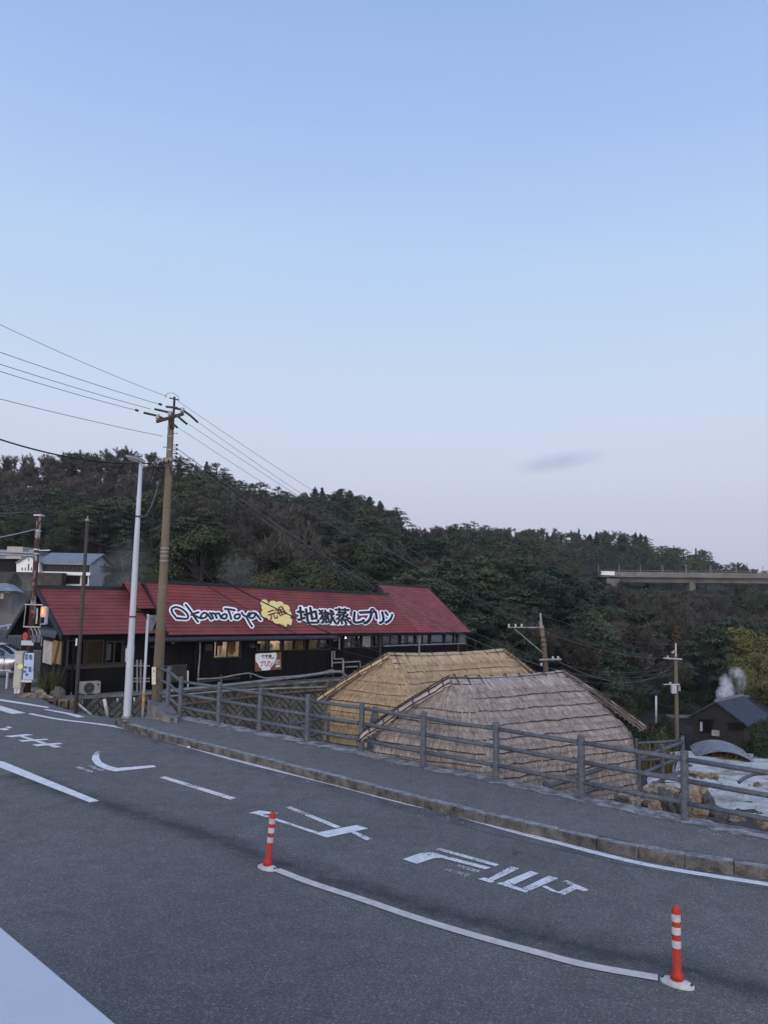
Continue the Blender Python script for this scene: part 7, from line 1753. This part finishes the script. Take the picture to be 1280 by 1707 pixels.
KEY = [('wide', 525, 62, 916, 300, 'very broad evergreen with a low domed crown behind the middle of the red roof', 0), ('cedar', 651, 84, 905, 62, 'dark pointed evergreen behind the gap at the raised end of the red roof', 0),
 ('pine', 735, 76, 958, 150, 'layered dark pine behind the raised right end of the red roof', 0), ('pine', 838, 66, 1002, 150, 'layered dark pine between the red roof corner and the leaning pole', 1), ('pine', 800, 84, 942, 140, 'tall layered pine upslope of the right end of the red roof', 2),
 ('pine', 930, 74, 948, 190, 'largest layered pine, directly above the leaning pole', 3), ('pine', 985, 64, 1016, 120, 'layered dark pine right of the leaning pole', 1), ('pine', 870, 92, 930, 120, 'layered pine half hidden behind the largest pine', 0),
 ('bare', 868, 58, 1015, 100, 'small bare tree left of the leaning pole arm', 0), ('bare', 960, 58, 1050, 110, 'small bare tree right of the leaning pole', 1), ('broad', 830, 56, 1058, 90, 'low dark evergreen behind the frayed ridge of the yellow hut', 0),
 ('rusty', 1128, 86, 1044, 60, 'rust brown conical cedar behind the far right pole', 0), ('pine', 1178, 80, 1042, 120, 'dark drooping pine behind the steam at right', 2), ('pine', 1065, 90, 1012, 100, 'dark pine left of the rust brown cedar', 1), ('broad', 1058, 100, 992, 70, 'rounded olive evergreen below the left end of the bridge', 1),
 ('cedar', 1229, 122, 978, 62, 'dark conical cedar under the bridge right of its pier', 1), ('broad', 1268, 128, 980, 60, 'dark evergreen under the bridge at the right edge', 2), ('broad', 1240, 110, 1022, 45, 'pale rounded evergreen between the conical cedar and the bamboo', 0),
 ('bare', 1205, 100, 1020, 90, 'bare grey tree between the pier and the bamboo', 2), ('bare', 1090, 74, 1085, 90, 'bare grey tree left of the far right pole', 0), ('bare', 1040, 70, 1060, 120, 'bare brown tree upslope of the grey hut', 1), ('broad', 1030, 62, 1110, 70, 'low dark evergreen right behind the grey hut ridge', 2),
 ('pine', 120, 176, 756, 46, 'flat topped pine standing proud on the crest at upper left', 0), ('pine', 187, 176, 758, 34, 'small pine on the crest left of the street lamp head', 1), ('pine', 217, 176, 757, 26, 'small pine on the crest just behind the street lamp head', 2), ('cedar', 345, 178, 769, 30, 'pointed conifer standing out on the crest right of the tan utility pole', 0),
 ('pine', 318, 176, 772, 50, 'pine on the crest just right of the tan utility pole', 3), ('pine', 375, 178, 788, 44, 'pine on the crest right of the pointed conifer', 1),
 ('broad', 186, 74, 944, 28, 'rounded dark tree at the right end of the white house', 1), ('broad', 27, 76, 950, 24, 'small olive tree in front of the dark stone wall', 0), ('pine', 150, 120, 878, 230, 'big dark pine slope above the white house', 1), ('pine', 60, 122, 890, 140, 'dark pine above the gable of the white house', 2),
 ('pine', 235, 112, 885, 120, 'dark pine behind the top of the slim brown pole', 3), ('broad', 216, 84, 945, 44, 'dark evergreen left of the street lamp above the small red roof', 2), ('broad', 320, 76, 945, 100, 'olive evergreen just behind the left end of the long red roof', 1), ('bare', 385, 80, 925, 90, 'bare grey tree behind the long red roof left of the broad evergreen', 0),
 ('bare', 262, 80, 930, 80, 'bare grey tree behind the tan utility pole', 2)]
for kd, px, d, top, wpx, lab, i in KEY: tree_px(kd, px, d, top, wpx, lab, None, i, 'cedar' if kd == 'cedar' else None)
for j, (px, top, w) in enumerate([(505, 816, 20), (522, 812, 24), (537, 811, 26), (553, 815, 24), (567, 812, 28), (583, 815, 26), (599, 821, 28), (616, 826, 28), (634, 833, 26), (648, 842, 26), (660, 853, 24)]):
    tree_px('cedar' if j % 3 else 'broad', px+random.uniform(-4, 4), 196-j*.8, top+random.uniform(-3, 5), w*random.uniform(1.3, 2.2), 'dark conifer in the row on the crest behind the middle of the shop', 'conifers along the crest above the shop', j % 2)
for j, (px, top) in enumerate([(985, 889), (997, 886), (1014, 889), (1030, 890), (1042, 889), (1055, 886), (1064, 889), (1077, 892)]):
    tree_px('cedar', px+random.uniform(-4, 4), 286, top+random.uniform(-1, 4), random.uniform(15, 30), 'tiny dark cedar in the row on the far ridge above the bridge', 'cedars on the far ridge above the bridge', j % 2)
for j, (px, d, top, w) in enumerate([(1262, 78, 1040, 100), (1240, 74, 1085, 70), (1283, 72, 1072, 90), (1262, 68, 1108, 70), (1300, 80, 1035, 110), (1238, 82, 1062, 40), (1290, 66, 1120, 80)]):
    tree_px('bamboo', px, d, top, w, ['tall yellow green bamboo plume at the right edge above the steam', 'leaning yellow bamboo plume right behind the steam puffs', 'yellow green bamboo plume above the stepped tiled roof', 'low olive bamboo plume just above the tiled roofs', 'tallest bamboo plume, cut by the right edge of the photo', 'narrow yellow bamboo plume, leftmost of the grove', 'low bamboo plume at the right edge by the tiled roof'][j], 'bamboo grove at the right', j % 3)
for j, (px, d, top, w, lab) in enumerate([(1166, 46, 1234, 70, 'dark hedge shrub below the window of the dark gabled house'), (1215, 44, 1240, 70, 'dark hedge shrub below the air conditioner of the dark gabled house'), (1150, 42, 1240, 40, 'dark hedge shrub just right of the thick fence post'), (1268, 40, 1194, 56, 'tall dark shrub at the right edge in front of the tiled house'), (1275, 37, 1225, 60, 'dark shrub right of the arched shed'),
     (1245, 46, 1236, 60, 'dark shrub behind the arched shed'), (1082, 40, 1222, 50, 'dark shrub beside the right end of the grey hut'), (1068, 46, 1200, 40, 'small dark shrub behind the hip pole of the grey hut'), (1100, 50, 1205, 50, 'olive shrub at the foot of the short white mast'), (1130, 46, 1238, 40, 'low dark shrub under the low dark house'), (790, 45, 1060, 40, 'dark shrub at the right corner of the shop under the eave'), (1196, 42, 1236, 60, 'low dark hedge shrub behind the left end of the arched shed')]):
    tree_px('bush', px, d, top, w, lab, None, j % 2, 'weed' if 'olive' in lab else None, at(px, 1300, d).z if d < 50 and px > 1000 else None)
for j, (px, d, top) in enumerate([(1075, 30, 1226), (1090, 31, 1222), (1110, 30, 1232), (1060, 32, 1224)]): tuft('grass_tuft', Vector((at(px, 1240, d).x, d, terr(at(px, 1240, d).x, d))), 90, 1.3, .9, 'dry', 'dry pampas like grass tuft behind the short pipe rail', 'grass', 70+j, .02, 'dry grass tufts behind the pipe rail')
rng = random.Random(77)
for j in range(74):
    px, d = (rng.uniform(985, 1140), rng.uniform(58, 78)) if j < 34 else (rng.uniform(1020, 1240), rng.uniform(74, 100)); x = (px-640)/1280*d
    plant('bush', x, d, terr(x, d)-.2, rng.uniform(.9, 2.0), rng.uniform(1.4, 2.6), 'dark rounded shrub on the slope behind the grey hut and the far right pole', 'shrubs on the slope behind the grey hut', j % 2, 'broad' if j % 3 else 'hedge')
# the wood on the slopes
wood = {k: [] for k in ('pine', 'broad', 'cedar', 'bare')}
rng = random.Random(21); singles = 0
def sector(px, d):
    a = 'left of the street lamp' if px < 215 else 'behind the left half of the shop roof' if px < 470 else 'behind the right half of the shop roof' if px < 700 else 'above the thatched huts' if px < 960 else 'around the bridge'
    return a
d = 60.0
while d < 330:
    step = 4.2+d*.012; width = (1500/1280)*d; n = int(width/(step*.95))
    for k in range(n):
        px = -110+1500*(k+rng.random())/n; dd = d+rng.uniform(-.5, .5)*step; x = (px-640)/1280*dd; z = terr(x, dd)
        if dd < 98 and px < 225: continue
        if dd < 64 and px < 700: continue
        if dd < 82 and px > 1045: continue
        n1 = mnoise.noise((x*.022, dd*.022, 3)); n2 = mnoise.noise((x*.035+9, dd*.035, 8)); b_ = .05
        if px < 260 and dd > 135: b_ += .62
        if 360 < px < 520 and dd < 130: b_ += .25
        if 640 < px < 1000 and dd > 175: b_ += .22
        if px > 1120 and dd < 200: b_ += .06
        if 700 < px < 990 and dd < 110: b_ -= .35
        if 50 < px < 330 and 100 < dd < 140: b_ -= .4
        kd = 'bare' if n1+b_ > .16 else ('pine' if n2 < .12 else 'broad')
        if dd > 275 and px > 960 and rng.random() < .15: kd = 'cedar'
        if rng.random() < .03: kd = 'cedar'
        h = rng.uniform(4.6, 8.6) if kd != 'cedar' else rng.uniform(6, 8.5); w = h*rng.uniform(.8, 1.2) if kd in ('pine', 'broad') else h*rng.uniform(.8, 1.1)
        if px > 960 and 120 < dd < 205:
            cap_ = 3.6+(994-978)*dd/1280; h = min(h, cap_-z); 
            if 1020 < px < 1150: h = min(h, 3.6+(994-974)*dd/1280-z)
            if h < 2.0: continue
        if px > 960 and 205 <= dd < 214: h = min(h, 2.6)
        if dd < 116 and singles < 170:
            singles += 1; lo = 'on the lower slope' if dd < 92 else 'higher up the slope'
            desc = dict(pine='dark layered pine', broad='dark rounded evergreen', bare='leafless grey brown tree', cedar='narrow dark cedar')[kd]
            plant(kd, x, dd, z-.3, h, w, f'{desc} {lo} {sector(px, dd)}', f'{desc}s {lo} {sector(px, dd)}')
        else: wood[kd].append((x, dd, z-.3, h, w, rng.uniform(0, 6.283)))
    d += step
V, Fq, MI = [], [], []; nb = 0; mats_ = [MT['pine'], MT['broad'], MT['cedar'], MT['twig'], MT['bark']]; mi_of = dict(pine=0, broad=1, cedar=2, bare=3)
for kd, L in wood.items():
    for x, y, z, h, w, a in L:
        p = LO[kd][rng.randrange(len(LO[kd]))]; ca, sa = math.cos(a), math.sin(a); M3 = np.array([[ca*w, -sa*w, 0], [sa*w, ca*w, 0], [0, 0, h]]); t0 = np.array([x, y, z])
        for v, f, mi in ((p.C, p.F, mi_of[kd]), (p.W, p.WF, 4)):
            V.append(v@M3.T+t0); Fq.append(f+nb); MI.append(np.full(len(f), mi)); nb += len(v)
V = np.concatenate(V).astype(np.float32); Fq = np.concatenate(Fq).astype(np.int32); MI = np.concatenate(MI).astype(np.int32)
me = bpy.data.meshes.new('woodland'); me.vertices.add(len(V)); me.vertices.foreach_set('co', V.ravel()); me.loops.add(Fq.size); me.loops.foreach_set('vertex_index', Fq.ravel()); me.polygons.add(len(Fq)); me.polygons.foreach_set('loop_start', np.arange(0, Fq.size, 4, dtype=np.int32)); me.polygons.foreach_set('loop_total', np.full(len(Fq), 4, dtype=np.int32))
for mm in mats_: me.materials.append(mm)
me.polygons.foreach_set('material_index', MI); me.update(); me.validate()
wo_ = bpy.data.objects.new('woodland', me); COL.objects.link(wo_); wo_['kind'] = 'stuff'
print('trees: single', singles, 'massed', sum(len(v) for v in wood.values()), 'faces', len(Fq))

# ------------------------------------------------------------------ steam and cloud (volumes)
def vapour(name, c, r, dens, scale, k='stuff', col=(.97, .98, 1.0), seed=0.0, rot=0.0, aniso=.0, thr=(.42, .62)):
    bm = bmesh.new(); bmesh.ops.create_icosphere(bm, subdivisions=3, radius=1); me = bpy.data.meshes.new(name); bm.to_mesh(me); bm.free()
    o = bpy.data.objects.new(name, me); COL.objects.link(o); o.location = c; o.scale = r; o.rotation_euler = (0, rot, 0)
    m = bpy.data.materials.new(name); m.use_nodes = True; t = m.node_tree; t.nodes.remove(t.nodes['Principled BSDF'])
    pv = t.nodes.new('ShaderNodeVolumePrincipled'); pv.inputs['Color'].default_value = (*col, 1); pv.inputs['Anisotropy'].default_value = aniso
    tcn = t.nodes.new('ShaderNodeTexCoord'); ln = t.nodes.new('ShaderNodeVectorMath'); ln.operation = 'LENGTH'; t.links.new(tcn.outputs['Object'], ln.inputs[0])
    mp = t.nodes.new('ShaderNodeMapping'); mp.inputs['Location'].default_value = (seed, seed*2, seed*3); t.links.new(tcn.outputs['Object'], mp.inputs[0])
    n = cramp(t, noise(t, mp.outputs[0], scale, 4, .6), [(thr[0], g3(0)), (thr[1], g3(1))])
    f = math_node(t, 'POWER', math_node(t, 'SUBTRACT', 1.0, ln.outputs['Value'], True), .8)
    t.links.new(math_node(t, 'MULTIPLY', math_node(t, 'MULTIPLY', f, n), dens), pv.inputs['Density']); t.links.new(pv.outputs[0], t.nodes['Material Output'].inputs['Volume'])
    me.materials.append(m); o['kind'] = k; return o
for i, (px, py, d, rx, rz, de, sd) in enumerate([(1203, 1158, 63, .55, .75, 7, 1), (1214, 1153, 63.3, .58, .8, 6.5, 3), (1209, 1138, 63.2, .62, .8, 5, 5), (1226, 1121, 63.6, .65, .55, 3, 7), (1234, 1135, 64, .6, 1.4, 1.5, 9)]):
    vapour('steam', at(px, py, d), (rx, .5, rz), de, 2.0, seed=sd, thr=(.38, .68))
for i, (px, py, d, rx, rz, de, sd) in enumerate([(36, 1010, 50, 1.9, 2.2, .22, 2), (22, 1040, 48, 1.6, 1.3, .22, 4), (250, 1003, 32.8, .5, .95, .75, 6), (205, 975, 40, 1.6, .9, .14, 8), (395, 955, 45, 1.3, 1.5, .13, 10), (215, 935, 60, 2.2, 1.8, .08, 12)]):
    vapour('steam', at(px, py, d), (rx, rx*.7, rz), de, 1.5, seed=sd, thr=(.34, .62))
vapour('cloud', at(930, 770, 3000), (215, 60, 44), .013, 2.3, 'structure', (.62, .66, .80), 3.0, R(-11), thr=(.25, .70))
SC.cycles.volume_step_rate = 2.0; SC.cycles.volume_max_steps = 64

# thin evening haze over the valley: one closed even volume round the camera and everything built
bm = bmesh.new(); bmesh.ops.create_cube(bm, size=1.0); me = bpy.data.meshes.new('haze'); bm.to_mesh(me); bm.free()
hz = bpy.data.objects.new('haze', me); COL.objects.link(hz); hz.scale = (13000, 10600, 150); hz.location = (0, 0, -83+62); hz['kind'] = 'stuff'
m = bpy.data.materials.new('haze'); m.use_nodes = True; t = m.node_tree; t.nodes.remove(t.nodes['Principled BSDF'])
pv = t.nodes.new('ShaderNodeVolumePrincipled'); pv.inputs['Color'].default_value = (.85, .9, 1.0, 1); pv.inputs['Density'].default_value = 0.00016
t.links.new(pv.outputs[0], t.nodes['Material Output'].inputs['Volume']); me.materials.append(m)
